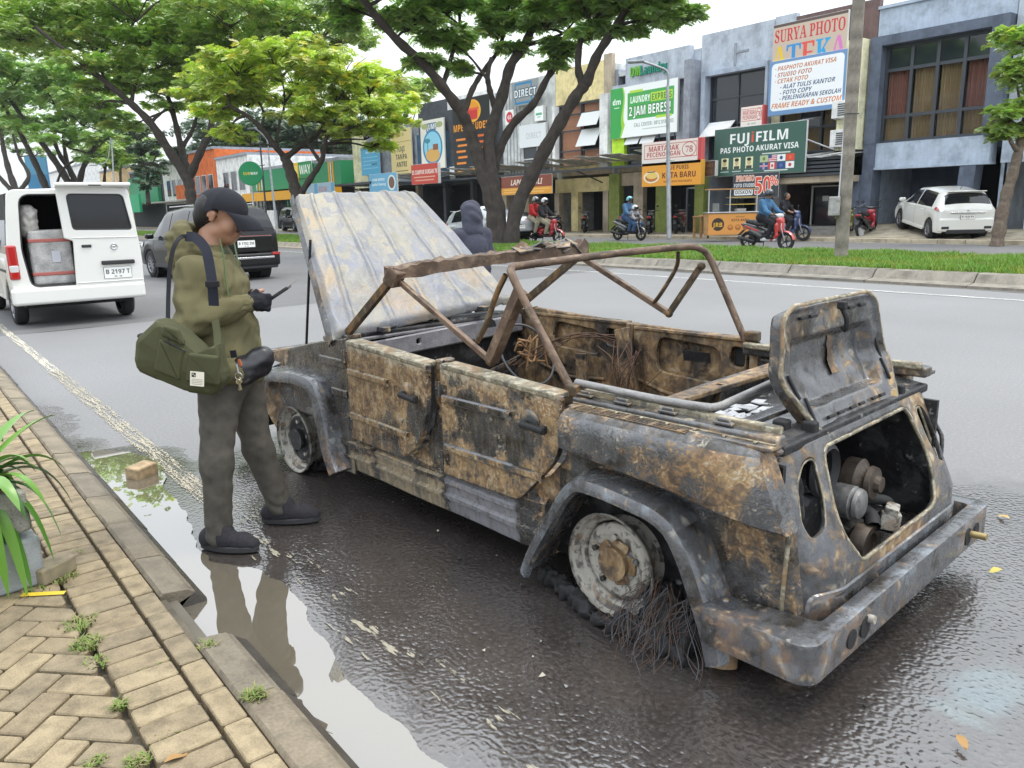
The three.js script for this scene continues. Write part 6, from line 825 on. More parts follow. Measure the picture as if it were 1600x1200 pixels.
  M('roof_bow', pipe([[0.27, 0.838, -0.6], [0.15, 0.835, -0.597], [-0.1, 0.83, -0.592], [-0.29, 0.832, -0.585], [-0.33, 0.832, -0.55], [-0.335, 0.84, -0.45], [-0.31, 0.855, 0.0], [-0.29, 0.86, 0.35], [-0.28, 0.86, 0.55]], 0.0145, 70, 10), B2.silver, car);
  // rear bench back, load floor with ash
  const bench = M('bench_back', [frame(ext(roundPoly([[-0.6, 0.42], [0.62, 0.42], [0.62, 0.8, 0.03], [-0.13, 0.79, 0.02], [-0.6, 0.775, 0.03]]), 0.03, 0.008, [roundPoly([[-0.54, 0.52, 0.03], [-0.2, 0.52, 0.03], [-0.2, 0.735, 0.04], [-0.54, 0.725, 0.04]]), roundPoly([[-0.06, 0.52, 0.03], [0.56, 0.52, 0.03], [0.56, 0.745, 0.05], [-0.06, 0.735, 0.05]])]), [-0.045, 0, 0], [0, 0, 1], [0.08, 1, 0]), rbb(-0.02, -0.005, 0.44, 0.78, -0.58, 0.6, 0.004)], B2.dark, car);
  M('bench_rib', [rbb(-0.09, -0.05, 0.45, 0.8, -0.145, -0.11, 0.008), rbb(-0.1, -0.03, 0.775, 0.8, -0.6, 0.61, 0.008)], B2.rust, bench);
  M('load_floor', [noisy(new THREE.BoxGeometry(0.36, 0.03, 1.15, 12, 1, 30).translate(-0.26, 0.685, 0), 0.03, 16), rbb(-0.6, -0.42, 0.72, 0.755, -0.6, 0.62, 0.01)], B2.soot, car);
  { const rr = rng(5), fl = []; for (let i = 0; i < 60; i++) { const s = 0.02 + rr() * 0.05; fl.push(noisy(rbox(s, 0.006, s * (0.6 + rr()), 0.002, -0.14 - rr() * 0.24, 0.712 + rr() * 0.012, -0.45 + rr() * 0.95, (rr() - .5) * 0.4, rr() * 6, (rr() - .5) * 0.4, 1), 0.02, 40, i)); } M('ash_flakes', fl, rough([0.42, 0.43, 0.45], { size: 0.3, amp: 0.4 }), car).userData.kind = 'stuff'; }
  // rear deck
  M('rear_deck', [frame(ext(roundPoly([[-0.63, 0, 0.02], [0.63, 0.012, 0.02], [0.6, 0.2, 0.02], [-0.6, 0.19, 0.02]]), 0.025, 0.008), [-0.595, 0.725, 0], [0, 0, 1], [0.9, 0.16, 0]), rbb(-0.44, -0.38, 0.75, 0.79, -0.58, 0.6, 0.012)], B2.rear, car);
  for (const [x, z] of [[-0.5, -0.52], [-0.5, -0.28]]) M('loop', [rbox(0.03, 0.014, 0.07, 0.005, x, 0.765, z), rbox(0.014, 0.014, 0.045, 0.005, x, 0.776, z)], B2.rear, car);
  // rear face, its openings
  {
    const Y0 = 0.15, sl = 0.42, k = Math.hypot(1, sl), yv = (y) => (y - Y0) * k;
    const q = (l) => l.map(([z, y, r]) => [z, yv(y), r ?? 0]);
    const out = roundPoly(q([[-0.655, 0.15, 0.03], [0.655, 0.15, 0.03], [0.665, 0.5, 0.05], [0.6, 0.738, 0.04], [-0.6, 0.728, 0.04], [-0.665, 0.5, 0.05]]));
    const opening = roundPoly(q([[-0.36, 0.7, 0.05], [0.36, 0.705, 0.05], [0.415, 0.52, 0.05], [0.4, 0.44, 0.03], [0.33, 0.335, 0.05], [-0.33, 0.325, 0.05], [-0.4, 0.43, 0.03], [-0.41, 0.52, 0.05]]), 6);
    const lamp = (s) => roundPoly(q([[s * 0.43, 0.685, 0.03], [s * 0.49, 0.685, 0.03], [s * 0.54, 0.62, 0.03], [s * 0.57, 0.5, 0.03], [s * 0.55, 0.45, 0.02], [s * 0.485, 0.475, 0.03], [s * 0.445, 0.57, 0.04]]), 4);
    const g = ext(out, 0.02, 0.006, [opening, lamp(-1), lamp(1)], 2); const XF = -0.585 - 0.42 * (0.72 - Y0); frame(g, [XF, Y0, 0], [0, 0, 1], [sl, 1, 0]);
    const rf = M('rear_panel', bend(g), B2.rear, car);
    // rolled frame round the opening
    const ring = (pts, r, n = 60, up = -0.004) => { const c = pts.map(([z, s]) => { const y = Y0 + s / k; return V3(Xr(y) + up - 0.012 + 0.75 * Math.pow(Math.max(0, Math.abs(z) - 0.46), 1.35), y, z); }); return new THREE.TubeGeometry(new THREE.CatmullRomCurve3(c, true, 'catmullrom', 0.1), n * 2, r, 6, true); };
    M('opening_rim', ring(opening, 0.008), B2.ashy, rf); M('lamp_rim', ring(lamp(-1), 0.004), B2.ashy, rf); M('lamp_rim', ring(lamp(1), 0.006), B2.ashy, rf); for (const s of [-1, 1]) M('seam_flange', pipe([[-0.545, 0.745, s * 0.6], [-0.585, 0.67, s * 0.632], [-0.635, 0.57, s * 0.654], [-0.66, 0.505, s * 0.66], [-0.655, 0.3, s * 0.662], [-0.65, 0.16, s * 0.655]], 0.009, 30, 6), s < 0 ? B2.ashy : B2.rear, rf);
    // raised outer facets with a bolted seam
    for (const s of [-1, 1]) { const f = ext(roundPoly(q([[s * 0.545, 0.7, 0.02], [s * 0.585, 0.69, 0.02], [s * 0.64, 0.53, 0.03], [s * 0.635, 0.46, 0.02], [s * 0.6, 0.5, 0.02], [s * 0.56, 0.62, 0.02]])), 0.014, 0.006, [], 2); frame(f, [XF - 0.005, Y0, 0], [0, 0, 1], [sl, 1, 0]); M('corner_facet', bend(f), B2.fend, rf); for (let i = 0; i < 6; i++) { const y = 0.7 - i * 0.045; M('bolt', ball(0.008, Xr(y) + 0.022 + i * 0.006, y, s * (0.575 + i * 0.012), 0.7, 1, 1, 8, 6), B2.rear, rf); } }
    M('lower_valance', bend(frame(ext(roundPoly(q([[-0.62, 0.155, 0.02], [0.62, 0.155, 0.02], [0.6, 0.29, 0.03], [-0.6, 0.285, 0.03]])), 0.016, 0.007), [XF - 0.014, Y0, 0], [0, 0, 1], [sl, 1, 0])), B2.fend, rf);
  }
  // engine compartment
  M('engine_bay', [bb(-0.66, 0.0, 0.16, 0.18, -0.55, 0.58), bb(-0.12, -0.1, 0.16, 0.7, -0.55, 0.58), bb(-0.6, 0, 0.2, 0.69, -0.6, -0.58), bb(-0.66, 0, 0.2, 0.7, 0.56, 0.58), bb(-0.56, 0, 0.68, 0.7, -0.56, 0.58)], B2.soot, car);
  M('bay_brace', [beam([-0.16, 0.68, 0.36], [-0.16, 0.24, 0.44], 0.05, 0.02), bb(-0.64, -0.2, 0.18, 0.2, 0.1, 0.55)], B2.rear, car);
  {
    const ax = (x, y, z, prof, m, name) => { const g = crease(lathe(prof, 28), 0.45); g.rotateZ(Math.PI / 2); g.translate(x, y, z); return M(name, g, m, eng); };
    const eng = M('engine', [noisy(rbox(0.3, 0.26, 0.5, 0.05, -0.34, 0.33, 0.02, 0, 0, 0, 6), 0.05, 12), noisy(rbox(0.2, 0.24, 0.2, 0.06, -0.45, 0.52, -0.42, 0, 0, 0, 6), 0.07, 14)], B2.soot, car);
    ax(-0.5, 0.445, 0.13, [[0.001, 0.13], [0.03, 0.13], [0.035, 0.11], [0.062, 0.105], [0.066, 0.085], [0.05, 0.08], [0.07, 0.06], [0.085, 0.05], [0.085, 0.0], [0.06, -0.04], [0.06, -0.12]], B2.dyn, 'dynamo');
    ax(-0.53, 0.405, -0.02, [[0.001, 0.1], [0.035, 0.098], [0.055, 0.09], [0.06, 0.075], [0.05, 0.07], [0.064, 0.06], [0.064, 0.0], [0.05, -0.06]], B2.alu, 'pulley');
    ax(-0.5, 0.535, -0.1, [[0.085, 0.03], [0.1, 0.02], [0.105, 0.0], [0.09, -0.02], [0.08, 0.0], [0.085, 0.03]], B2.greyw, 'fan_ring');
    ax(-0.6, 0.225, 0.04, [[0.001, 0.03], [0.05, 0.03], [0.055, 0.045], [0.08, 0.045], [0.085, 0.02], [0.085, -0.01], [0.06, -0.03]], B2.dyn, 'crank_pulley');
    M('engine_block', [rbox(0.07, 0.07, 0.07, 0.006, -0.66, 0.3, 0.16, 0.2, 0.4, 0.1), rbox(0.05, 0.03, 0.08, 0.006, -0.66, 0.345, 0.17, 0, 0.3, 0.2)], B2.rim, eng); M('hose', [pipe([[-0.55, 0.38, 0.1], [-0.62, 0.36, 0.2], [-0.62, 0.3, 0.26], [-0.56, 0.24, 0.27]], 0.022, 16, 8), pipe([[-0.5, 0.36, 0.05], [-0.6, 0.33, 0.1], [-0.64, 0.3, 0.05]], 0.03, 12, 8)], B2.char, eng);
    M('manifold', [noisy(new THREE.TorusGeometry(0.11, 0.04, 8, 20).rotateY(Math.PI / 2).translate(-0.5, 0.5, -0.44), 0.03, 20)], B2.char, eng);
  }
  // open engine lid, seen from its pressed inner side
  {
    const K = [V3(-0.592, 0.735, 0), V3(-0.482, 0.935, 0), V3(-0.452, 1.155, 0)], l1 = K[0].distanceTo(K[1]), l2 = K[1].distanceTo(K[2]), LT = l1 + l2;
    const cen = (s) => { const d = s * LT, t = sst(l1 - 0.06, l1 + 0.06, d); const a = K[0].clone().lerp(K[1], d / l1), b = K[1].clone().lerp(K[2], (d - l1) / l2); return a.lerp(b, t); };
    const hw = (s) => { const d = s * LT; let w = d < l1 ? mix(0.335, 0.415, sst(0, l1 * 0.9, d)) : mix(0.415, 0.362, (d - l1) / l2); const r = 0.07, e = LT - d; if (e < r) w -= r - Math.sqrt(Math.max(0, r * r - (r - e) ** 2)); const r2 = 0.05; if (d < r2) w -= r2 - Math.sqrt(Math.max(0, r2 * r2 - (r2 - d) ** 2)); return w; };
    const nrm = (s) => { const e = 0.01, t = cen(Math.min(1, s + e)).sub(cen(Math.max(0, s - e))).normalize(); return V3(-t.y, t.x, 0); };   // faces the rear
    const N = 72, rows = [], back = [];
    for (let j = 0; j <= N; j++) { const s = j / N, c = cen(s), n = nrm(s), w = hw(s), a = [], b = []; for (let i = 0; i <= N; i++) { const q = i / N * 2 - 1, z = q * w, e = Math.min((1 - Math.abs(q)) * w, s * LT, (1 - s) * LT), rim = 0.012 * sst(0.028, 0.008, e) - 0.01 * sst(0.006, 0, e); let h = rim - 0.045 * sst(0.075, 0.115, Math.min((1 - Math.abs(q)) * w, s * LT - 0.01, (1 - s) * LT - 0.03)) + 0.008 * (vn(s * 5 + 9, q * 4 + 9, 256, 3) - 0.5); const crown = -0.015 * (1 - q * q); const p = c.clone().addScaledVector(n, h + crown); a.push([p.x, p.y + 0.02 * q * 0, z - 0.008]); const o = c.clone().addScaledVector(n, -0.055 * sst(0, 0.03, e) + crown - 0.004); b.push([o.x, o.y, z - 0.008]); } rows.push(a); back.push(b); }
    const per = []; for (let j = 0; j <= N; j += 3) per.push(rows[j][0]); for (let i = 3; i < N; i += 3) per.push(rows[N][i]); for (let j = N; j >= 0; j -= 3) per.push(rows[j][N]);
    const lid = M('engine_lid', [skin(rows, false, 0, false), skin(back, false, 0, true)], B2.lid, car, 'opened engine lid showing its pressed inner side');
    M('lid_rim', pipe(per, 0.009, 120, 6), B2.ashy, lid); M('rust_run', (() => { const r_ = []; for (let j = 0; j <= 12; j++) { const s = mix(0.8, 0.42, j / 12), c = cen(s), n = nrm(s), w = 0.012 + 0.014 * Math.sin(j * 0.9) ** 2 + 0.012 * sst(0.6, 1, j / 12); r_.push([-1, 0, 1].map((q) => { const p = c.clone().addScaledVector(n, -0.0545 + (q ? 0 : 0.0012)); return [p.x, p.y, 0.06 + q * w + 0.006 * Math.sin(j * 1.7)]; })); } return skin(r_, false, 1.5); })(), B2.rust, lid);
    const slot = []; const on = (q, s, len, along) => { const c = cen(s), n = nrm(s), z = q * hw(s), p = c.clone().addScaledVector(n, 0.0), t = cen(Math.min(1, s + 0.02)).sub(cen(s - 0.02)).normalize(); const g = rbox(along ? 0.012 : len, along ? len : 0.012, 0.012, 0.004); frame(g, [p.x, p.y, z - 0.008], [0, 0, 1], t.toArray()); M('slot', g, B2.char, lid); };
    for (const q of [-0.62, -0.42, 0.42, 0.68]) on(q, 0.9, 0.05, false); for (const q of [-0.6, -0.38, -0.1, 0.12, 0.45, 0.65]) on(q, 0.1, 0.045, false); for (const s of [0.2, 0.4]) { on(-0.88, s, 0.09, true); on(0.88, s + 0.1, 0.09, true); }
    const c = cen(0.88), n = nrm(0.88); M('latch', [rbox(0.03, 0.03, 0.03, 0.006, c.x + n.x * 0.02, c.y + 0.03, 0.02), pipe([[c.x - 0.02, c.y + 0.02, 0.02], [c.x - 0.04, c.y - 0.02, 0.02], [c.x - 0.035, c.y - 0.06, 0.025], [c.x - 0.02, c.y - 0.05, 0.03]], 0.01, 12, 6)], B2.char, lid);
    for (const [q, s] of [[-0.15, 0.5], [0.35, 0.55], [0.1, 0.25], [0.45, 0.38]]) { const p = cen(s), m = nrm(s); M('rivet', ball(0.01, p.x - 0.045 * -m.x * -1 + m.x * -0.05 + 0.01, p.y + m.y * -0.05, q * hw(s), 1, 1, 1, 8, 6), B2.char, lid); }
    M('lid_hinge', [rbox(0.05, 0.05, 0.04, 0.01, -0.57, 0.765, -0.37), rbox(0.05, 0.05, 0.04, 0.01, -0.57, 0.765, 0.37), rbox(0.05, 0.04, 0.05, 0.01, -0.5, 0.775, -0.43)], B2.char, car);
  }
  // rear bumper: wrap-round channel with holes and studs
  {
    const plan = roundPoly([[-0.455, -0.825, 0.02], [-0.8, -0.832, 0.03], [-0.838, -0.795, 0.03], [-0.838, 0.73, 0.02], [-0.81, 0.775, 0.03], [-0.56, 0.775, 0.02], [-0.56, 0.7, 0.01], [-0.775, 0.69, 0.02], [-0.775, -0.655, 0.02], [-0.475, -0.7, 0.02]], 5);
    const g = ext(plan.map(([x, z]) => [x, -z]), 0.13, 0.008, [], 2); g.rotateX(-Math.PI / 2); g.translate(0, 0.12, 0);
    const b = M('rear_bumper', crease(g, 0.5), B2.fend, car);
    for (const [z, r] of [[-0.57, 0.032], [-0.47, 0.036], [0.5, 0.036], [0.6, 0.03]]) { const h = bar([-0.842, 0.18, z], [-0.82, 0.18, z], r, r, 16); h.translate(0, 0, 0); h.scale(1, 1, 1); M('bumper_hole', h, B2.char, b); }
    M('stud', bar([-0.9, 0.19, 0.52], [-0.8, 0.185, 0.52], 0.014), B2.brass, b); M('stud', bar([-0.86, 0.205, -0.45], [-0.8, 0.2, -0.45], 0.014), B2.rim, b); M('bolt', [ball(0.014, -0.5, 0.25, -0.74, 1, 0.6, 1)], B2.rear, b);
    M('bumper_bracket', [rbb(-0.74, -0.55, 0.15, 0.22, -0.35, -0.28, 0.008), rbb(-0.74, -0.55, 0.15, 0.22, 0.28, 0.35, 0.008)], B2.soot, b);
  }
  M('tail_pipe', [bar([-0.47, 0.16, -0.7], [-0.5, 0.012, -0.74], 0.05, 0.045, 16)], B2.rust, car); M('silencer', [bar([-0.5, 0.17, -0.4], [-0.5, 0.17, 0.4], 0.075, 0.075, 16)], B2.soot, car);
  // wheels without tyres
  function wheel(x, z, s, star, m, md) {
    const R = 0.2, w = thing2('wheel', x, R, z);
    const prof = [[0.197, 0.0], [0.2, 0.008], [0.198, 0.016], [0.188, 0.022], [0.182, 0.035], [0.176, 0.05], [0.166, 0.056], [0.156, 0.07], [0.15, 0.12], [0.182, 0.15], [0.197, 0.16], [0.19, 0.166], [0.14, 0.13], [0.145, 0.072], [0.15, 0.062], [0.14, 0.055], [0.13, 0.052]];
    const g = lathe(prof, 48); g.rotateX(-Math.PI / 2 * -1); g.scale(1, 1, 1); g.translate(0, 0, 0); if (s > 0) g.rotateY(Math.PI); M('rim', g, m, w);
    const d = lathe([[0.135, 0.052], [0.125, 0.046], [0.1, 0.05], [0.085, 0.062], [0.06, 0.056], [0.04, 0.05], [0.001, 0.05]], 40); d.rotateX(Math.PI / 2); if (s > 0) d.rotateY(Math.PI); M('wheel_disc', d, star ? m : md, w);
    const q = []; for (let i = 0; i < 5; i++) { const a = i / 5 * 6.283 + 0.3; if (star) { const p = ext(roundPoly([[-0.03, 0.045, 0.01], [0.03, 0.045, 0.01], [0.036, 0.088, 0.015], [-0.036, 0.088, 0.015]]), 0.012, 0.003); p.rotateZ(a); p.scale(1, 1, s < 0 ? -1 : 1); const nrm = p.attributes.normal; p.translate(0, 0, s < 0 ? 0.058 : -0.058); M('web', crease(p, 0.5), md, w); } const b = bar([Math.cos(a) * 0.103, Math.sin(a) * 0.103, s * -0.035], [Math.cos(a) * 0.103, Math.sin(a) * 0.103, s * -0.06], 0.012, 0.012, 6); M('wheel_bolt', b, i % 2 ? B2.rim : B2.dark, w); }
    M('hub', [bar([0, 0, s * -0.03], [0, 0, s * -0.065], 0.04, 0.03, 16), bar([0, 0, s * -0.02], [0, 0, s * -0.05], 0.065, 0.06, 20)], md, w); return w;
  }
  function thing2(name, x, y, z) { const g = new THREE.Group(); g.name = name; g.position.set(x, y, z); car.add(g); return g; }
  wheel(0, -0.73, -1, true, B2.rim, B2.rust); wheel(2.41, -0.72, -1, false, B2.rim, B2.soot); wheel(0, 0.73, 1, true, B2.rim, B2.rust); wheel(2.41, 0.72, 1, false, B2.rim, B2.soot);
  // what is left of the tyres
  { const sag = (x0, z, a0, a1, r, t, s) => { const rows = []; for (let i = 0; i <= 36; i++) { const a = mix(a0, a1, i / 36), row = [], R = r * (1 + 0.12 * (vn(i * 0.6 + s, 3, 256, 2) - 0.5)), tt = t * (0.65 + 0.8 * vn(i * 0.45 + s, 9, 256, 3)); for (let j = 0; j < 12; j++) { const b = j / 12 * 6.283, rr = R + Math.cos(b) * tt * 0.6, k = 1 + 0.3 * (vn(i * 0.8 + 40, j * 0.7 + s, 256, 6) - 0.5); row.push([x0 + Math.cos(a) * rr * k, Math.max(0.004, 0.2 + Math.sin(a) * rr * k), z + Math.sin(b) * tt * k]); } rows.push(row); } return skin(rows, true, 1, true); };
    M('burnt_tyre', [sag(-0.05, -0.575, -2.75, -0.2, 0.2, 0.05, 3)], B2.char, car); M('burnt_tyre', sag(2.41, -0.57, -2.9, -0.2, 0.2, 0.05, 7), B2.char, car); M('burnt_tyre', sag(0, 0.58, -3.4, 0.4, 0.215, 0.06, 11), B2.char, car); M('burnt_tyre', sag(2.41, 0.58, -3.4, 0.4, 0.215, 0.06, 15), B2.char, car);
    const r = rng(31), ws = [], wb = []; for (let i = 0; i < 100; i++) { const c = Math.floor(r() * 4), cx = [-0.16, -0.24, -0.32, -0.36][c], ex = [-0.12, -0.3, -0.44, -0.2][c], ez = [-0.9, -0.96, -0.9, -0.84][c], t = r(), far = 0.4 + 0.6 * r(), w = () => (r() - 0.5); const p0 = [cx + w() * 0.06, 0.1 + r() * 0.13, -0.68 - r() * 0.05], p3 = [mix(cx, ex, far) + w() * 0.16, 0.003 + (r() < 0.3 ? r() * 0.12 : r() * 0.012), mix(-0.74, ez, far) + w() * 0.06], m1 = [mix(p0[0], p3[0], 0.25) + w() * 0.1, mix(p0[1], 0.06, 0.4), mix(p0[2], p3[2], 0.35)], m2 = [mix(p0[0], p3[0], 0.65) + w() * 0.1, 0.03 + r() * 0.03, mix(p0[2], p3[2], 0.75)]; (r() < 0.6 ? wb : ws).push(pipe([p0, m1, m2, p3], 0.0007 + r() * 0.0007, 12, 4)); }
    M('tyre_wires', wb, B2.greyw, car).userData.kind = 'stuff'; M('tyre_wires', ws, B2.wire, car).userData.kind = 'stuff';
    M('charred_rubber', blob([[[-0.2, 0.1, -0.66], [-0.36, 0.05, -0.72], 0.07, 0.05], [[-0.1, 0.03, -0.76], [-0.38, 0.02, -0.8], 0.04, 0.03], [[0.36, 0.03, -0.68], [0.1, 0.025, -0.76], 0.035, 0.03], [[0.1, 0.02, -0.78], [-0.08, 0.02, -0.82], 0.025, 0.02]], 0.011, 0.04, (x, y, z) => 0.03 * (vn(x * 26 + 50, z * 30 + y * 20 + 50, 256, 3) - 0.5) + 0.02 * (vn(x * 60 + 50, z * 55 + 50, 256, 4) - 0.5)), B2.char, car); }
  // steering wheel, column, sprung seat frame, wiring
  { const c = V3(1.52, 0.665, 0.36), t = new THREE.TorusGeometry(0.195, 0.0075, 8, 48); t.rotateY(Math.PI / 2); t.rotateZ(-0.55); t.translate(c.x, c.y, c.z); const sw = M('steering_wheel', t, B2.greyw, car); M('column', bar([c.x, c.y, c.z], [1.86, 0.5, 0.36], 0.02, 0.026), B2.dark, sw); const r = rng(8), s = []; for (let i = 0; i < 9; i++) s.push(pipe([[c.x + 0.02, c.y + (r() - .5) * 0.05, c.z + (r() - .5) * 0.05], [c.x + (r() - .5) * 0.1, c.y + (r() - .3) * 0.16, c.z + (r() - .5) * 0.2], [c.x + (r() - .5) * 0.1, c.y + (r() - .4) * 0.24, c.z + (r() - .5) * 0.3]], 0.007, 10, 5)); M('melted_spokes', s, rough([0.3, 0.17, 0.08], { size: 0.3, amp: 0.4 }), sw).userData.kind = 'stuff'; }
  { const r = rng(12), s = [], b = []; for (let i = 0; i < 28; i++) { const x = 0.78 + r() * 0.22, z = 0.38 + r() * 0.2, y = 0.4 + r() * 0.2; s.push(pipe([[x, y, z], [x + (r() - .5) * 0.1, y + 0.1, z + (r() - .5) * 0.1], [x + (r() - .5) * 0.2, y + 0.15 + r() * 0.15, z + (r() - .3) * 0.15]], 0.003, 8, 4)); } M('seat_springs', s, B2.wire, car).userData.kind = 'stuff'; M('seat_frame', [beam([0.86, 0.3, 0.56], [1.0, 0.84, 0.59], 0.02, 0.1, V3(1, 0, 0)), beam([1.2, 0.3, 0.5], [1.24, 0.68, 0.52], 0.02, 0.08, V3(1, 0, 0)), beam([0.62, 0.3, -0.45], [1.15, 0.3, -0.4], 0.4, 0.05), beam([0.6, 0.3, 0.2], [1.2, 0.3, 0.5], 0.3, 0.05)], B2.rust, car);
    for (let i = 0; i < 7; i++) b.push(pipe([[1.02, 0.8 - i * 0.012, 0.6], [1.15 + r() * 0.15, 0.78 + r() * 0.05, 0.5], [1.35 + r() * 0.15, 0.72, 0.42 + r() * 0.1], [1.45 + r() * 0.2, 0.6, 0.3]], 0.003, 14, 4)); M('wiring', b, B2.wire, car).userData.kind = 'stuff'; }
}
// ---------- people: one skin per body, clothes as their own skins ----------
// surface nets over a field; negative inside
function nets(f, lo, hi, cell) {
  const n = [0, 1, 2].map((i) => Math.ceil((hi[i] - lo[i]) / cell) + 2), [nx, ny, nz] = n, F = new Float32Array(nx * ny * nz), id = new Int32Array(nx * ny * nz).fill(-1), pos = [], idx = [];
  for (let k = 0, q = 0; k < nz; k++) for (let j = 0; j < ny; j++) for (let i = 0; i < nx; i++, q++) F[q] = f(lo[0] + i * cell, lo[1] + j * cell, lo[2] + k * cell);
  const at3 = (i, j, k) => i + nx * (j + ny * k);
  for (let k = 0; k < nz - 1; k++) for (let j = 0; j < ny - 1; j++) for (let i = 0; i < nx - 1; i++) {
    let c = 0, x = 0, y = 0, z = 0, m = 0; const v = []; for (let b = 0; b < 8; b++) { const g = F[at3(i + (b & 1), j + (b >> 1 & 1), k + (b >> 2))]; v.push(g); if (g < 0) m |= 1 << b; }
    if (m === 0 || m === 255) continue;
    for (let a = 0; a < 8; a++) for (const d of [1, 2, 4]) { if (a & d) continue; const b = a | d; if ((v[a] < 0) === (v[b] < 0)) continue; const t = v[a] / (v[a] - v[b]); x += (a & 1) + (d === 1 ? t : 0); y += (a >> 1 & 1) + (d === 2 ? t : 0); z += (a >> 2) + (d === 4 ? t : 0); c++; }
    id[at3(i, j, k)] = pos.length / 3; pos.push(lo[0] + (i + x / c) * cell, lo[1] + (j + y / c) * cell, lo[2] + (k + z / c) * cell);
  }
  for (let k = 1; k < nz - 1; k++) for (let j = 1; j < ny - 1; j++) for (let i = 1; i < nx - 1; i++) {
    const a = F[at3(i, j, k)] < 0;
    const quad = (p, q, r, s, flip) => { if (p < 0 || q < 0 || r < 0 || s < 0) return; flip ? idx.push(p, r, q, q, r, s) : idx.push(p, q, r, q, s, r); };
    if (a !== F[at3(i + 1, j, k)] < 0) quad(id[at3(i, j - 1, k - 1)], id[at3(i, j, k - 1)], id[at3(i, j - 1, k)], id[at3(i, j, k)], !a);
    if (a !== F[at3(i, j + 1, k)] < 0) quad(id[at3(i - 1, j, k - 1)], id[at3(i - 1, j, k)], id[at3(i, j, k - 1)], id[at3(i, j, k)], !a);
    if (a !== F[at3(i, j, k + 1)] < 0) quad(id[at3(i - 1, j - 1, k)], id[at3(i, j - 1, k)], id[at3(i - 1, j, k)], id[at3(i, j, k)], !a);
  }
  const g = new THREE.BufferGeometry(); g.setAttribute('position', new THREE.Float32BufferAttribute(pos, 3)); g.setIndex(idx); g.computeVertexNormals(); return g;
}
// capsules [a, b, ra, rb, squash?] joined with a smooth minimum
function field(caps, k = 0.03) {
  const C = caps.map(([a, b, ra, rb]) => { a = vv(a); b = vv(b); const d = b.clone().sub(a); return { a, d, l2: Math.max(1e-8, d.lengthSq()), ra, rb: rb ?? ra }; });
  return (x, y, z) => {
    let s = 1e9;
    for (const c of C) { const px = x - c.a.x, py = y - c.a.y, pz = z - c.a.z; let t = (px * c.d.x + py * c.d.y + pz * c.d.z) / c.l2; t = t < 0 ? 0 : t > 1 ? 1 : t; const dx = px - c.d.x * t, dy = py - c.d.y * t, dz = pz - c.d.z * t, e = Math.sqrt(dx * dx + dy * dy + dz * dz) - (c.ra + (c.rb - c.ra) * t); const h = Math.max(0, k - Math.abs(s - e)) / k; s = Math.min(s, e) - h * h * k * 0.25; }
    return s;
  };
}
function capsBox(caps, m = 0.06) { const lo = [1e9, 1e9, 1e9], hi = [-1e9, -1e9, -1e9]; for (const [a, b, ra, rb] of caps) for (const [p, r] of [[vv(a), ra], [vv(b), rb ?? ra]]) p.toArray().forEach((q, i) => { lo[i] = Math.min(lo[i], q - r - m); hi[i] = Math.max(hi[i], q + r + m); }); return [lo, hi]; }
function blob(caps, cell, k, wrinkle) { const f = field(caps, k), [lo, hi] = capsBox(caps); return nets(wrinkle ? (x, y, z) => f(x, y, z) + wrinkle(x, y, z) : f, lo, hi, cell); }
const cloth = (c, o = {}) => rough(c, { size: 0.25, amp: 0.1, fine: 0.08, k: 0.92, bump: 0.0012, specularIntensity: 0.5, ...(c[1] > 0.04 ? { sheen: 0.25, sheenRoughness: 0.6, sheenColor: lin(...c.map((x) => Math.min(1, x * 2))) } : {}), ...o });
const SKIN = mat([0.36, 0.19, 0.12], 0.5), SKIN2 = mat([0.26, 0.14, 0.09], 0.55), HAIR = mat([0.012, 0.011, 0.011], 0.6), SOLE = mat([0.03, 0.03, 0.032], 0.7), BLACKC = cloth([0.02, 0.021, 0.025]), GLOVE = cloth([0.014, 0.015, 0.02], { k: 0.85 });
const HEAD = [[[0, 0.03, 0], [0.006, 0.05, 0], 0.083, 0.083], [[-0.018, 0.045, 0], [-0.03, 0.03, 0], 0.082, 0.075]];
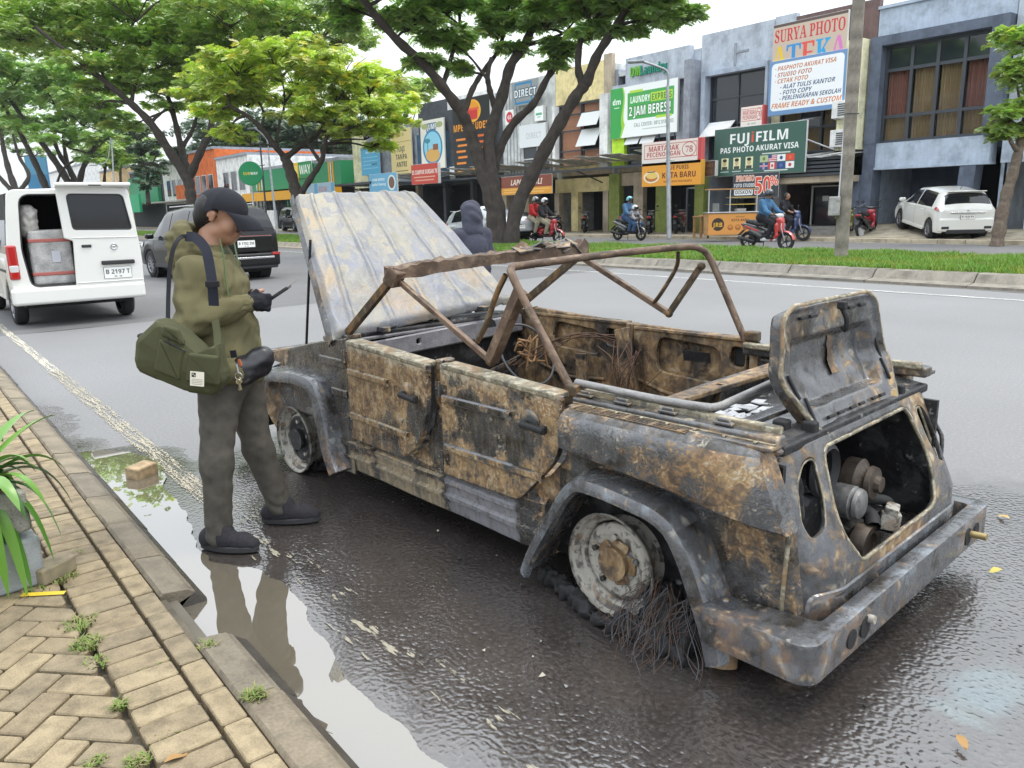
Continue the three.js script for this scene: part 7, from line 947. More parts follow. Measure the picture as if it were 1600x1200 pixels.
// ---- the standing man: local +x is where he faces, z his right-hand side (towards the camera)
{
  const FW = V3(Math.cos(0.66), 0, Math.sin(0.66)), man = thing('person', 'standing man in olive hoodie and black cap looking at the phone in his gloved hands', 'person', [1.22, 0, -3.5], -Math.atan2(FW.z, FW.x));
  man.updateMatrixWorld(); const inv = man.matrixWorld.clone().invert(), L = (u, v, d) => at(u, v, d).applyMatrix4(inv);
  const J = { hipR: L(345, 600, 3.62), hipL: L(378, 596, 3.8), kneeR: L(338, 724, 3.56), kneeL: L(403, 700, 3.83), ankR: L(341, 828, 3.6), ankL: L(437, 786, 3.9), pel: L(352, 578, 3.7), wai: L(345, 525, 3.7), che: L(336, 450, 3.7), nb: L(322, 398, 3.7), shR: L(303, 428, 3.56), shL: L(345, 422, 3.86), elR: L(296, 506, 3.5), elL: L(345, 503, 3.9), wrR: L(386, 474, 3.58), wrL: L(388, 470, 3.78), head: L(347, 340, 3.7) };
  const W = (p, dx, dy, dz) => p.clone().add(V3(dx, dy, dz));
  const wr = (a, f, s) => (x, y, z) => a * (vn(x * f + 50, y * f * 1.6 + 50, 256, s) - 0.5) + a * 0.8 * (vn(y * f * 2.2 + 50, z * f * 2 + 50, 256, s + 2) - 0.5) + a * 0.6 * (vn(x * f * 3 + 50, (y + z) * f * 3 + 50, 256, s + 4) - 0.5);
  // body skin: torso core, neck, head with face, arms, legs
  const h = J.head, ext_ = (o) => [h.x + o[0], h.y + o[1], h.z + o[2]];
  const tilt = -0.3, HS = 1.05, rotP = (q) => { const o = q.map((x) => x * HS), c = Math.cos(tilt), s = Math.sin(tilt); return ext_([o[0] * c - o[1] * s, o[0] * s + o[1] * c, o[2]]); };
  const headC = [[[-0.012, 0.035, 0.006], [-0.012, 0.035, -0.006], 0.07, 0.07], [[-0.035, 0.02, 0.004], [-0.035, 0.02, -0.004], 0.068], [[0.035, 0.03, 0.018], [0.035, 0.03, -0.018], 0.047], [[0.03, -0.035, 0.022], [0.03, -0.035, -0.022], 0.046], [[0.052, -0.075, 0.012], [0.052, -0.075, -0.012], 0.027], [[0.0, -0.06, 0.045], [0.045, -0.085, 0.012], 0.02], [[0.0, -0.06, -0.045], [0.045, -0.085, -0.012], 0.02], [[0.066, -0.012, 0.035], [0.05, -0.03, 0.042], 0.02], [[0.066, -0.012, -0.035], [0.05, -0.03, -0.042], 0.02], [[0.083, 0.028, 0.03], [0.083, 0.028, -0.03], 0.012]].map(([a, b, ra, rb]) => [rotP(a), rotP(b), ra, rb]);
  const feat = [[[0.084, 0.014, 0], [0.104, -0.024, 0], 0.008, 0.0135], [[0.098, -0.028, 0.01], [0.098, -0.028, -0.01], 0.009], [[0.083, -0.05, 0.018], [0.083, -0.05, -0.018], 0.009], [[0.08, -0.062, 0.014], [0.08, -0.062, -0.014], 0.01]].map(([a, b, ra, rb]) => [rotP(a), rotP(b), ra, rb]);
  const ear = (s) => [[[-0.012, 0.016, s * 0.083], [-0.016, -0.012, s * 0.082], 0.014, 0.012], [[-0.026, 0.022, s * 0.088], [-0.03, 0.002, s * 0.089], 0.009, 0.008]].map(([a, b, ra, rb]) => [rotP(a), rotP(b), ra, rb]);
  const hf1 = field(headC, 0.03), hf2 = field(feat, 0.012), hf3 = field([...ear(1), ...ear(-1)], 0.008), nk = field([[J.nb, rotP([-0.03, -0.04, 0]), 0.062, 0.054]], 0.02), [hl, hh] = capsBox([...headC, ...feat, ...ear(1), ...ear(-1)], 0.03); hl[1] -= 0.08;
  const smin = (a, b, k) => { const q = Math.max(0, k - Math.abs(a - b)) / k; return Math.min(a, b) - q * q * k * 0.25; };
  const headG = nets((x, y, z) => smin(smin(smin(hf1(x, y, z), hf2(x, y, z), 0.012), hf3(x, y, z), 0.006), nk(x, y, z), 0.03), hl, hh, 0.0042);
  const coreG = blob([[J.pel, J.wai, 0.11, 0.1], [J.wai, J.che, 0.1, 0.11], [J.che, J.nb, 0.11, 0.06], [J.shR, J.elR, 0.045, 0.038], [J.elR, J.wrR, 0.036, 0.028], [J.shL, J.elL, 0.045, 0.038], [J.elL, J.wrL, 0.036, 0.028], [J.hipR, J.kneeR, 0.07, 0.045], [J.kneeR, J.ankR, 0.045, 0.032], [J.hipL, J.kneeL, 0.07, 0.045], [J.kneeL, J.ankL, 0.045, 0.032], [J.che, J.shR, 0.07, 0.05], [J.che, J.shL, 0.07, 0.05]], 0.016, 0.03);
  // hands: palm, five bent fingers closing on the phone
  const ph = L(436, 459, 3.66);
  const hand = (wrist, s) => { const d = ph.clone().sub(wrist); d.y *= 0.4; const fx = d.clone().normalize(), up = V3(0, 1, 0), sd = fx.clone().cross(up).normalize().multiplyScalar(s), q = (a, b, c) => wrist.clone().addScaledVector(fx, a).addScaledVector(up, b).addScaledVector(sd, c); const palm = [[q(0, 0, 0), q(0.055, 0.0, 0.004), 0.027, 0.03], [q(0.03, -0.012, 0), q(0.06, -0.016, 0.006), 0.025, 0.026]], fl = [0.9, 1, 1.04, 0.92, 0.75].slice(1); const fing = [], tips = []; fl.forEach((l, i) => { const b = 0.022 - i * 0.019, p0 = q(0.068, b, 0.004), p1 = q(0.068 + 0.03 * l, b - 0.004, 0.012), p2 = q(0.068 + 0.042 * l, b - 0.008, -0.012), p3 = q(0.068 + 0.03 * l, b - 0.01, -0.03); fing.push([p0, p1, 0.0105, 0.0098]); fing.push([p1, p2, 0.0095, 0.009]); tips.push([p2, p3, 0.0085, 0.0075]); }); const t0 = q(0.02, 0.022, -0.012), t1 = q(0.055, 0.042, -0.02), t2 = q(0.085, 0.044, -0.024); fing.push([t0, t1, 0.013, 0.0115]); tips.push([t1, t2, 0.0105, 0.009]); return { palm, fing, tips, wrist }; };
  const hR = hand(J.wrR, 1), hL = hand(J.wrL, -1);
  const tipG = [hR, hL].map((q) => blob([...q.tips, ...q.fing.map(([a, b, r, t]) => [a, b, r * 0.9, t * 0.9]), ...q.palm.map(([a, b, r, t]) => [a, b, r * 0.88, t * 0.88]), [q.wrist.clone().lerp(q === hR ? J.elR : J.elL, 0.3), q.wrist, 0.026, 0.024]], 0.0045, 0.006));
  M('body', [coreG, headG, ...tipG], SKIN, man);
  const eyeW = mat([0.6, 0.58, 0.55], 0.3), brow = HAIR;
  for (const s of [1, -1]) { const e = rotP([0.083, 0.006, s * 0.03]); M('eye', ball(0.0105, ...e), eyeW, man); const p = rotP([0.0905, 0.002, s * 0.03]); M('iris', ball(0.0055, ...p), HAIR, man); const b1 = rotP([0.092, 0.024, s * 0.018]), b2 = rotP([0.085, 0.028, s * 0.045]); M('eyebrow', bar(b1, b2, 0.004, 0.003, 6), brow, man); M('eyelid', bar(rotP([0.0915, 0.012, s * 0.02]), rotP([0.088, 0.011, s * 0.04]), 0.0035, 0.003, 6), SKIN2, man); }
  M('lips', [bar(rotP([0.09, -0.051, 0.016]), rotP([0.09, -0.051, -0.016]), 0.0045, 0.0045, 6)], mat([0.2, 0.075, 0.06], 0.5), man);
  M('hair', blob([[[-0.045, 0.03, 0.022], [-0.045, 0.03, -0.022], 0.074], [[-0.07, -0.012, 0.03], [-0.07, -0.012, -0.03], 0.048], [[-0.072, -0.045, 0.02], [-0.072, -0.045, -0.02], 0.034]].map(([a, b, r]) => [rotP(a), rotP(b), r]), 0.006, 0.02, (x, y, z) => 0.004 * (vn(x * 160 + 50, z * 160 + 50, 256, 2) - 0.5)), HAIR, man);
  { // cap with a stiff curved peak
    const crown = []; for (let j = 0; j <= 12; j++) { const a = j / 12 * Math.PI / 2, row = []; for (let i = 0; i < 40; i++) { const b = i / 40 * 6.283, seam = 1 - 0.012 * Math.pow(Math.abs(Math.cos(b * 3)), 24); const R = 0.108 * Math.cos(a) * seam, front = Math.cos(b) > 0 ? 1.03 : 1; row.push(rotP([-0.012 + Math.cos(b) * R * 1.06 * front, 0.036 + 0.098 * Math.pow(Math.sin(a), 0.9) - 0.014 * Math.cos(a) * (Math.cos(b) < 0 ? 1.3 : -0.2), Math.sin(b) * R * 0.93])); } crown.push(row); }
    const cap = M('cap', [skin(crown, true, 1.2, true), ball(0.008, ...rotP([-0.012, 0.136, 0]))], cloth([0.02, 0.021, 0.027]), man);
    const pk = [], N = 16; for (const [o, dy] of [[0, 0], [0.25, 0.001], [0.5, 0], [0.75, -0.004], [0.95, -0.01], [1, -0.013]]) { const row = []; for (let i = 0; i <= N; i++) { const b = mix(-1.12, 1.12, i / N), R = 0.108, len = 0.085 * o * Math.pow(Math.cos(b * 0.85), 0.5); row.push(rotP([-0.01 + Math.cos(b) * R * 1.07 + len, 0.04 + dy * 2.2 - o * 0.012 - 0.03 * Math.pow(Math.sin(b), 2) * o, Math.sin(b) * R * (0.94 - 0.1 * o)])); } pk.push(row); }
    M('peak', [skin(pk, false, 1), skin(pk.map((r) => r.map((p) => [p[0] - 0.001, p[1] - 0.005, p[2]])), false, 1, true)], cloth([0.02, 0.021, 0.027]), cap);
  }
  // hoodie
  const HOOD = cloth([0.125, 0.113, 0.058], { size: 0.3 }), sh = [[J.pel.clone().add(V3(0.0, 0.02, 0.02)), J.wai, 0.15, 0.148], [W(J.pel, 0.02, 0.0, -0.07), W(J.wai, 0.02, 0, -0.06), 0.138, 0.142], [J.wai, J.che, 0.148, 0.145], [W(J.che, 0.0, 0, 0.06), W(J.che, 0, 0, -0.08), 0.135, 0.135], [J.che, W(J.nb, 0, -0.02, 0), 0.138, 0.095], [W(J.che, 0, 0.06, 0.05), J.shR, 0.105, 0.08], [W(J.che, 0, 0.06, -0.05), J.shL, 0.105, 0.08], [J.shR, J.elR, 0.08, 0.064], [J.elR, J.elR.clone().lerp(J.wrR, 0.86), 0.07, 0.052], [J.shL, J.elL, 0.088, 0.07], [J.elL, J.elL.clone().lerp(J.wrL, 0.86), 0.07, 0.052]];
  const hoodie = M('hoodie', blob(sh, 0.0085, 0.024, (x, y, z) => wr(0.013, 9, 3)(x, y, z) + 0.006 * Math.sin((y * 60 + x * 34 + z * 10) + 3 * vn(x * 8 + 50, y * 8 + 50, 256, 9)) * sst(0.2, 0.02, Math.hypot(x - J.elR.x, y - J.elR.y - 0.02))), HOOD, man, 'olive green hooded sweatshirt');
  const nb = J.nb; M('hood', blob([[W(nb, -0.07, 0.1, 0.07), W(nb, -0.1, 0.12, 0.0), 0.036, 0.04], [W(nb, -0.1, 0.12, 0), W(nb, -0.07, 0.11, -0.08), 0.04, 0.036], [W(nb, -0.07, 0.1, 0.07), W(nb, 0.0, 0.035, 0.095), 0.038, 0.04], [W(nb, 0.0, 0.035, 0.095), W(nb, 0.075, -0.03, 0.075), 0.042, 0.036], [W(nb, -0.07, 0.11, -0.08), W(nb, 0.03, 0.02, -0.09), 0.036, 0.04], [W(nb, 0.03, 0.02, -0.09), W(nb, 0.11, -0.05, -0.02), 0.038, 0.034], [W(nb, 0.075, -0.03, 0.075), W(nb, 0.11, -0.06, -0.02), 0.036, 0.034], [W(nb, -0.115, 0.07, 0.0), W(nb, -0.11, -0.03, 0.0), 0.06, 0.075], [W(nb, -0.06, 0.04, 0.08), W(nb, -0.05, -0.03, 0.09), 0.05, 0.06]], 0.008, 0.02, wr(0.012, 14, 5)), HOOD, hoodie);
  M('neck_scarf', blob([[W(J.nb, 0.02, 0.02, 0.05), W(J.nb, 0.075, 0.0, 0.0), 0.026], [W(J.nb, 0.075, 0, 0), W(J.nb, 0.02, 0.02, -0.05), 0.026]], 0.007, 0.02, wr(0.014, 22, 7)), rough([0.06, 0.075, 0.04], { size: 0.08, amp: 0.4, fine: 0.25 }), man);
  const chestF = (u, v) => L(u, v, 3.545); M('drawstring', pipe([chestF(343, 373), chestF(349, 400), chestF(352, 430), chestF(357, 462)], 0.0035, 16, 5), cloth([0.1, 0.15, 0.07]), hoodie); M('drawstring', pipe([L(366, 380, 3.62), L(370, 400, 3.6), L(372, 415, 3.6)], 0.0035, 12, 5), cloth([0.1, 0.15, 0.07]), hoodie);
  for (const [e, w, r] of [[J.elR, J.wrR, 0.05], [J.elL, J.wrL, 0.05]]) { const a = e.clone().lerp(w, 0.8), b = e.clone().lerp(w, 0.98); M('cuff', blob([[a, b, r, r * 0.86]], 0.007, 0.01, wr(0.008, 40, 3)), HOOD, hoodie); }
  M('hem', blob([[W(J.pel, 0.03, 0.005, 0.075), W(J.pel, 0.03, 0.005, -0.1), 0.142]].map(([a, b, r]) => [a, b, r]), 0.011, 0.02, (x, y, z) => Math.max(0, Math.abs(y - J.pel.y - 0.02) - 0.028) * 1.0 + 0.004 * Math.sin(x * 160 + z * 130)), HOOD, hoodie);
  M('patch', frame(ext([[-0.014, -0.017], [0.014, -0.017], [0.014, 0.017], [-0.014, 0.017]], 0.004, 0.001), L(365, 553, 3.525), [1, 0.1, 0], [0, 1, 0]), BLACKC, hoodie);
  // trousers, shoes
  const PANT = cloth([0.07, 0.064, 0.054], { size: 0.2, amp: 0.25 });
  M('trousers', blob([[W(J.pel, 0, -0.02, 0.04), W(J.pel, 0, -0.02, -0.06), 0.135], [J.hipR, J.kneeR, 0.1, 0.07], [J.kneeR, W(J.ankR, 0, -0.02, 0), 0.069, 0.06], [J.hipL, J.kneeL, 0.1, 0.069], [J.kneeL, W(J.ankL, 0, -0.02, 0), 0.068, 0.059]], 0.0095, 0.035, (x, y, z) => 0.01 * (vn(x * 16 + z * 6 + 50, y * 3.5 + 50, 256, 13) - 0.5) + 0.007 * (vn(x * 14 + y * 16 + 50, z * 16 - y * 9 + 50, 256, 14) - 0.5) + 0.005 * Math.sin(y * 75 + x * 50 + 9 * vn(x * 9 + 50, z * 9 + y * 5 + 50, 256, 8)) * sst(0.24, 0.08, y)), PANT, man);
  const SHOE = cloth([0.03, 0.029, 0.034], { size: 0.05, amp: 0.25 });
  const shoe = (ank, dir, y0) => { const f = dir.clone().normalize(), sd = f.clone().cross(V3(0, 1, 0)), q = (a, b, c) => V3(ank.x, 0, ank.z).addScaledVector(f, a).addScaledVector(sd, c).add(V3(0, b, 0)); const s = M('shoe', blob([[q(-0.055, 0.052, 0), q(0.02, 0.058, 0), 0.043, 0.046], [q(0.02, 0.055, 0), q(0.12, 0.042, -0.004), 0.045, 0.038], [q(0.12, 0.042, -0.006), q(0.168, 0.036, -0.004), 0.038, 0.03], [q(-0.02, 0.08, 0), q(0.02, 0.1, 0), 0.045, 0.044]], 0.006, 0.03, (x, y, z) => Math.max(0, (0.026 - y) * 0.9) + 0.004 * (vn(x * 40 + 50, z * 40 + 50, 256, 3) - 0.5)), SHOE, man); const o = []; for (let i = 0; i < 28; i++) { const a = i / 28 * 6.283, c = Math.cos(a), x = 0.05 + c * 0.148, w = 0.048 * (1 - 0.18 * c * c * (c < 0 ? 1 : 0.6)); o.push([x, Math.sin(a) * w]); } const g = ext(o, 0.028, 0.005, [], 2); frame(g, q(0, 0.003, 0), f, sd.clone().negate(), [0, 1, 0]); M('sole', g, SOLE, s); M('laces', [0, 1, 2, 3].map((i) => bar(q(0.03 + i * 0.022, 0.098 - i * 0.009, -0.02), q(0.036 + i * 0.022, 0.098 - i * 0.009, 0.02), 0.004, 0.004, 5)), BLACKC, s); };
  shoe(J.ankR, V3(0.97, 0, 0.22), 0); shoe(J.ankL, V3(0.99, 0, 0.02), 0);
  // fingerless gloves
  for (const q of [hR, hL]) M('glove', blob([...q.palm.map(([a, b, r, t]) => [a, b, r * 1.12, t * 1.12]), ...q.fing.map(([a, b, r, t]) => [a, b, r * 1.25, t * 1.2]), [q.wrist.clone().lerp(q === hR ? J.elR : J.elL, 0.12), q.wrist, 0.037, 0.034]], 0.0055, 0.01, wr(0.005, 60, 3)), GLOVE, man);
  // what he holds and wears
  const fx = FW; const phW = ph.clone().applyMatrix4(man.matrixWorld);
  { const t = thing('phone', 'small dark phone held up in both gloved hands of the man', 'phone', phW, man.rotation.y); M('casing', rbox(0.125, 0.012, 0.064, 0.005, 0, 0, 0, 0.1, 0, 0.55), mat([0.02, 0.02, 0.022], 0.25), t); M('screen', rbox(0.112, 0.002, 0.056, 0.0008, -0.004, 0.007, 0, 0.1, 0, 0.55), mat([0.01, 0.01, 0.012], 0.05), t); M('stylus', bar([0.04, 0.03, 0.02], [0.085, 0.062, 0.01], 0.003, 0.002, 6), mat([0.4, 0.36, 0.3], 0.3, 0.7), t); }
  const BAGM = cloth([0.06, 0.062, 0.03], { size: 0.2, k: 0.8 });
  { // messenger bag on the near hip
    const bc = at(283, 560, 3.38), bag = thing('shoulder_bag', 'olive canvas messenger bag with two pockets hanging at the hip of the standing man', 'bag', bc, man.rotation.y);
    bag.updateMatrixWorld(); const bi = bag.matrixWorld.clone().invert(), Q = (u, v, d) => at(u, v, d).applyMatrix4(bi);
    const cor = [[218, 556], [224, 525], [258, 494], [284, 508], [330, 553], [345, 532], [350, 575], [355, 590], [338, 618], [300, 612], [250, 590], [220, 575]];
    const pts = roundPoly(cor.map(([u, v]) => { const p = Q(u, v, 3.38); return [p.x, p.y, 0.02]; })); const cx = pts.reduce((s, p) => s + p[0], 0) / pts.length, cy = pts.reduce((s, p) => s + p[1], 0) / pts.length;
    const rows = []; for (let k = 0; k <= 14; k++) { const t = k / 14, z = (t - 0.5) * 0.15, e = Math.sqrt(Math.max(0, 1 - Math.pow(Math.abs(t * 2 - 1), 3.2))), sc = 0.86 + 0.14 * e; rows.push(pts.map(([x, y], i) => [cx + (x - cx) * sc + 0.006 * (vn(i * 0.4 + 40, k * 0.5 + 40, 256, 3) - 0.5), cy + (y - cy) * sc + 0.008 * (vn(i * 0.5 + 60, k * 0.6 + 40, 256, 5) - 0.5), z])); }
    const cap = (r, f) => { const c = [cx, cy, r[0][2] * (1.25)], mid = r.map((p) => [mix(p[0], cx, 0.45), mix(p[1], cy, 0.45), r[0][2] * 1.2 + 0.01 * (vn(p[0] * 20 + 50, p[1] * 20 + 50, 256, 4) - 0.5)]); return skin([r, mid, r.map(() => c)], true, 1.2, f); };
    M('bag_body', [skin(rows, true, 1.0, false), cap(rows[14], false), cap(rows[0], true)], BAGM, bag);
    const pocket = (c, nm, d = 3.3) => { const p = c.map(([u, v]) => { const q = Q(u, v, d); return [q.x, q.y, 0.012]; }); const g = ext(roundPoly(p), 0.032, 0.012, [], 3); g.translate(0, 0, 0.066); return M(nm, g, BAGM, bag); };
    const p1 = pocket([[254, 527], [292, 545], [280, 596], [240, 578]], 'pocket'), p2 = pocket([[296, 550], [342, 556], [340, 604], [288, 597]], 'pocket'); pocket([[262, 505], [284, 512], [292, 538], [256, 522]], 'flap');
    M('zip_line', pipe([Q(256, 533, 3.27), Q(274, 541, 3.265), Q(290, 550, 3.27)], 0.003, 8, 5), BLACKC, p1); M('zip_pull', bar(Q(262, 523, 3.27), Q(263, 531, 3.265), 0.004, 0.003, 6), BLACKC, p1);
    const lab = face(0.058, 0.062); const lq = Q(308, 592, 3.262); lab.rotateZ(-0.12); lab.translate(lq.x, lq.y, lq.z); M('label', lab, printMat(print(1, 1.05, ({ rect, txt }) => { rect(0, 0, 1, 1, '#d8d2c4'); rect(0.1, 0.1, 0.3, 0.3, '#2c2c2c'); rect(0.16, 0.16, 0.08, 0.08, '#d8d2c4'); rect(0.28, 0.26, 0.08, 0.08, '#d8d2c4'); txt('△', 0.68, 0.24, 0.3, '#c03a36'); for (let i = 0; i < 4; i++) rect(0.1, 0.52 + i * 0.11, 0.8, 0.05, '#9a958a'); }, 96), 0.8), bag);
    M('side_pouch', blob([[Q(232, 533, 3.4), Q(234, 566, 3.4), 0.038, 0.045]], 0.007, 0.02, (x, y, z) => 0.008 * (vn(x * 30 + 50, y * 30 + 50, 256, 4) - 0.5)), BAGM, bag); M('pouch_gather', T(new THREE.TorusGeometry(0.034, 0.009, 8, 20), ...Q(231, 524, 3.4).toArray(), Math.PI / 2, 0, 0.1), BLACKC, bag);
    const st = (l, w, nm, m) => { const a = l.map(([u, v, d]) => Q(u, v, d)), c = new THREE.CatmullRomCurve3(a, false, 'centripetal').getPoints(30), rr = []; c.forEach((p, i) => { const t = c[Math.min(30, i + 1)].clone().sub(c[Math.max(0, i - 1)]).normalize(), v = at(800, 600, 1).sub(cPos).applyQuaternion(bag.quaternion.clone().invert()), x = t.clone().cross(v).normalize(), n = x.clone().cross(t); rr.push([[-w, 0], [w, 0], [w, 0.004], [-w, 0.004]].map(([s, q]) => p.clone().addScaledVector(x, s).addScaledVector(n, q).toArray())); }); return M(nm, skin(rr, true, 0.5, true), m, bag); };
    st([[262, 500, 3.42], [263, 455, 3.44], [266, 410, 3.44], [274, 380, 3.45], [286, 369, 3.5], [298, 372, 3.52]], 0.009, 'strap', BLACKC);
    st([[290, 369, 3.51], [306, 372, 3.46], [321, 390, 3.42], [328, 420, 3.4], [332, 450, 3.39], [334, 478, 3.41]], 0.022, 'strap', cloth([0.022, 0.024, 0.035])); M('buckle', rbox(0.06, 0.026, 0.012, 0.003, ...Q(332, 444, 3.37).toArray()), BLACKC, bag);
    st([[336, 500, 3.42], [339, 520, 3.4], [340, 545, 3.36], [338, 575, 3.33]], 0.016, 'strap', BAGM);
  }
  { const c = at(398, 572, 3.6), w = thing('waist_bag', 'black waist pouch at the front of the standing man', 'bag', c, man.rotation.y); w.updateMatrixWorld(); const wi = w.matrixWorld.clone().invert(), Q = (u, v, d) => at(u, v, d).applyMatrix4(wi); M('pouch', blob([[Q(378, 578, 3.58), Q(410, 558, 3.62), 0.055, 0.052], [Q(385, 585, 3.6), Q(408, 572, 3.66), 0.05, 0.05]], 0.007, 0.04, (x, y, z) => 0.012 * (vn(x * 22 + 50, y * 22 + 50, 256, 4) - 0.5)), mat([0.018, 0.018, 0.022], 0.35), w); M('orange_tag', rbox(0.012, 0.032, 0.006, 0.002, ...Q(375, 567, 3.5).toArray(), 0, 0, 0.2), mat([0.5, 0.12, 0.03], 0.6), w); }
  { const c = at(374, 600, 3.5), k = thing('keys', 'bunch of brass and steel keys dangling below the waist pouch', 'keys', c, man.rotation.y); const r = rng(3); const KM = mat([0.45, 0.4, 0.28], 0.3, 0.8); M('ring', T(new THREE.TorusGeometry(0.016, 0.002, 6, 20), 0, 0.035, 0), BM.steel, k); for (let i = 0; i < 6; i++) { const a = (r() - 0.5) * 0.7, g = [rbox(0.008, 0.04, 0.002, 0.0008, 0, -0.02, 0), T(new THREE.CylinderGeometry(0.011, 0.011, 0.002, 14), 0, 0.005, 0, Math.PI / 2, 0, 0)]; g.forEach((q) => { q.rotateY(r() * 3); q.rotateZ(a); q.translate(a * -0.01, 0.015 - r() * 0.01, (r() - .5) * 0.015); }); M('key', g, KM, k); } M('clip', [bar([0, 0.05, 0], [-0.005, 0.09, 0], 0.005)], BM.steel, k); }
}
// ---- smaller figures, built from the same kind of joints; local +x forward, y up from the ground
function figure(name, label, pos, ry, j, cl, group, cell = 0.016) {
  const o = thing(name, label, 'person', pos, ry, group), g = (l, k) => blob(l, cell, k, (x, y, z) => 0.016 * (vn(x * 12 + z * 5 + 50, y * 9 + 50, 256, 3) - 0.5) + 0.012 * (vn(x * 20 + y * 14 + 50, z * 20 - y * 9 + 50, 256, 5) - 0.5));
  const mid = (a, b) => a.map((x, i) => (x + b[i]) / 2);
  M('body', [blob([[j.neck, [j.head[0] - 0.01, j.head[1] - 0.05, j.head[2]], 0.05, 0.05], [[j.head[0], j.head[1] + 0.02, j.head[2]], [j.head[0] + 0.015, j.head[1] - 0.05, j.head[2]], 0.09, 0.07], [j.head, [j.head[0] + 0.1, j.head[1] - 0.02, j.head[2]], 0.05, 0.016], [j.elR, j.haR, 0.036, 0.03], [j.elL, j.haL, 0.036, 0.03], [j.haR, [j.haR[0] + 0.06, j.haR[1] - 0.015, j.haR[2]], 0.03, 0.026], [j.haL, [j.haL[0] + 0.06, j.haL[1] - 0.015, j.haL[2]], 0.03, 0.026], [j.knR, j.anR, 0.045, 0.035], [j.knL, j.anL, 0.045, 0.035], [j.pel, j.neck, 0.09, 0.07]], cell, 0.03)], cl.skin ?? SKIN2, o);
  const sl = cl.sleeve ?? 0.9; M(cl.topName ?? 'jacket', g([[j.pel, j.che, 0.15, 0.16], [[j.che[0], j.che[1], j.che[2] + 0.07], [j.che[0], j.che[1], j.che[2] - 0.07], 0.13], [j.che, j.neck, 0.14, 0.085], [j.che, j.shR, 0.12, 0.085], [j.che, j.shL, 0.12, 0.085], [j.shR, j.elR, 0.08, 0.065], ...(sl > 0.5 ? [[j.elR, j.haR, 0.062, 0.048], [j.elL, j.haL, 0.062, 0.048]] : []), [j.shL, j.elL, 0.08, 0.065]], 0.05), cl.top, o);
  M('trousers', g([[[j.pel[0], j.pel[1], 0.08 + j.pel[2]], [j.pel[0], j.pel[1], -0.08 + j.pel[2]], 0.14], [[j.pel[0], j.pel[1], 0.09 + j.pel[2]], j.knR, 0.11, 0.082], [j.knR, j.anR, 0.08, 0.062], [[j.pel[0], j.pel[1], -0.09 + j.pel[2]], j.knL, 0.11, 0.082], [j.knL, j.anL, 0.08, 0.062]], 0.04), cl.legs, o);
  for (const a of [j.anR, j.anL]) M('shoe', g([[[a[0] - 0.04, a[1] - 0.05, a[2]], [a[0] + 0.14, a[1] - 0.06, a[2]], 0.045, 0.038]], 0.02), cl.shoe ?? BLACKC, o);
  if (cl.helmet) { const h = j.head, hm = M('helmet', [(() => { const s = new THREE.SphereGeometry(0.135, 24, 16, 0, 6.2832, 0, 2.0); s.scale(1.08, 1.02, 0.98); s.translate(h[0], h[1] + 0.02, h[2]); return s; })()], cl.helmet, o); M('visor', (() => { const s = new THREE.SphereGeometry(0.139, 20, 8, Math.PI - 1.1, 2.2, 1.15, 0.75); s.scale(1.08, 1.02, 0.98); s.translate(h[0] + 0.004, h[1] + 0.02, h[2]); return s; })(), mat([0.02, 0.025, 0.03], 0.08), hm); M('helmet_rim', T(new THREE.TorusGeometry(0.122, 0.012, 6, 24), h[0], h[1] - 0.03, h[2], Math.PI / 2, 0, 0), BLACKC, hm); }
  else if (!cl.noHair) M('hair', blob([[[j.head[0] - 0.02, j.head[1] + 0.04, j.head[2]], [j.head[0] - 0.04, j.head[1], j.head[2]], 0.09, 0.085]], cell * 0.7, 0.02), HAIR, o);
  return o;
}
{ // person in a hooded top by the big tree
  const B = gpAt(738, 400, 8.6), o = figure('person', 'person seen from behind in a slate blue hooded top beyond the raised bonnet', [B.x, 0.06, B.z], 1.35, { head: [0.0, 1.5, 0], neck: [-0.02, 1.34, 0], che: [-0.01, 1.12, 0], pel: [0, 0.84, 0], shR: [-0.02, 1.25, 0.15], shL: [-0.02, 1.25, -0.15], elR: [0.02, 1.0, 0.23], elL: [0.04, 1.0, -0.22], haR: [0.2, 0.98, 0.14], haL: [0.2, 1.0, -0.12], knR: [0.03, 0.45, 0.1], knL: [0.02, 0.45, -0.1], anR: [0, 0.1, 0.11], anL: [0, 0.1, -0.11] }, { top: cloth([0.06, 0.062, 0.085]), topName: 'hoodie', wr: 1, legs: cloth([0.04, 0.04, 0.05]), noHair: true });
  M('hood', blob([[[0.01, 1.53, 0], [-0.02, 1.47, 0], 0.118, 0.118], [[-0.03, 1.4, 0.02], [-0.03, 1.4, -0.02], 0.1], [[-0.05, 1.3, 0.05], [-0.05, 1.3, -0.05], 0.085]], 0.011, 0.04, (x, y, z) => Math.max(0, x - 0.085) * 1.5 + 0.016 * (vn(x * 14 + 50, y * 14 + z * 9 + 50, 256, 3) - 0.5)), cloth([0.06, 0.062, 0.085]), o);
  o.scale.setScalar(0.94);
}
function gpAt(u, v, d) { return at(u, v, d); }
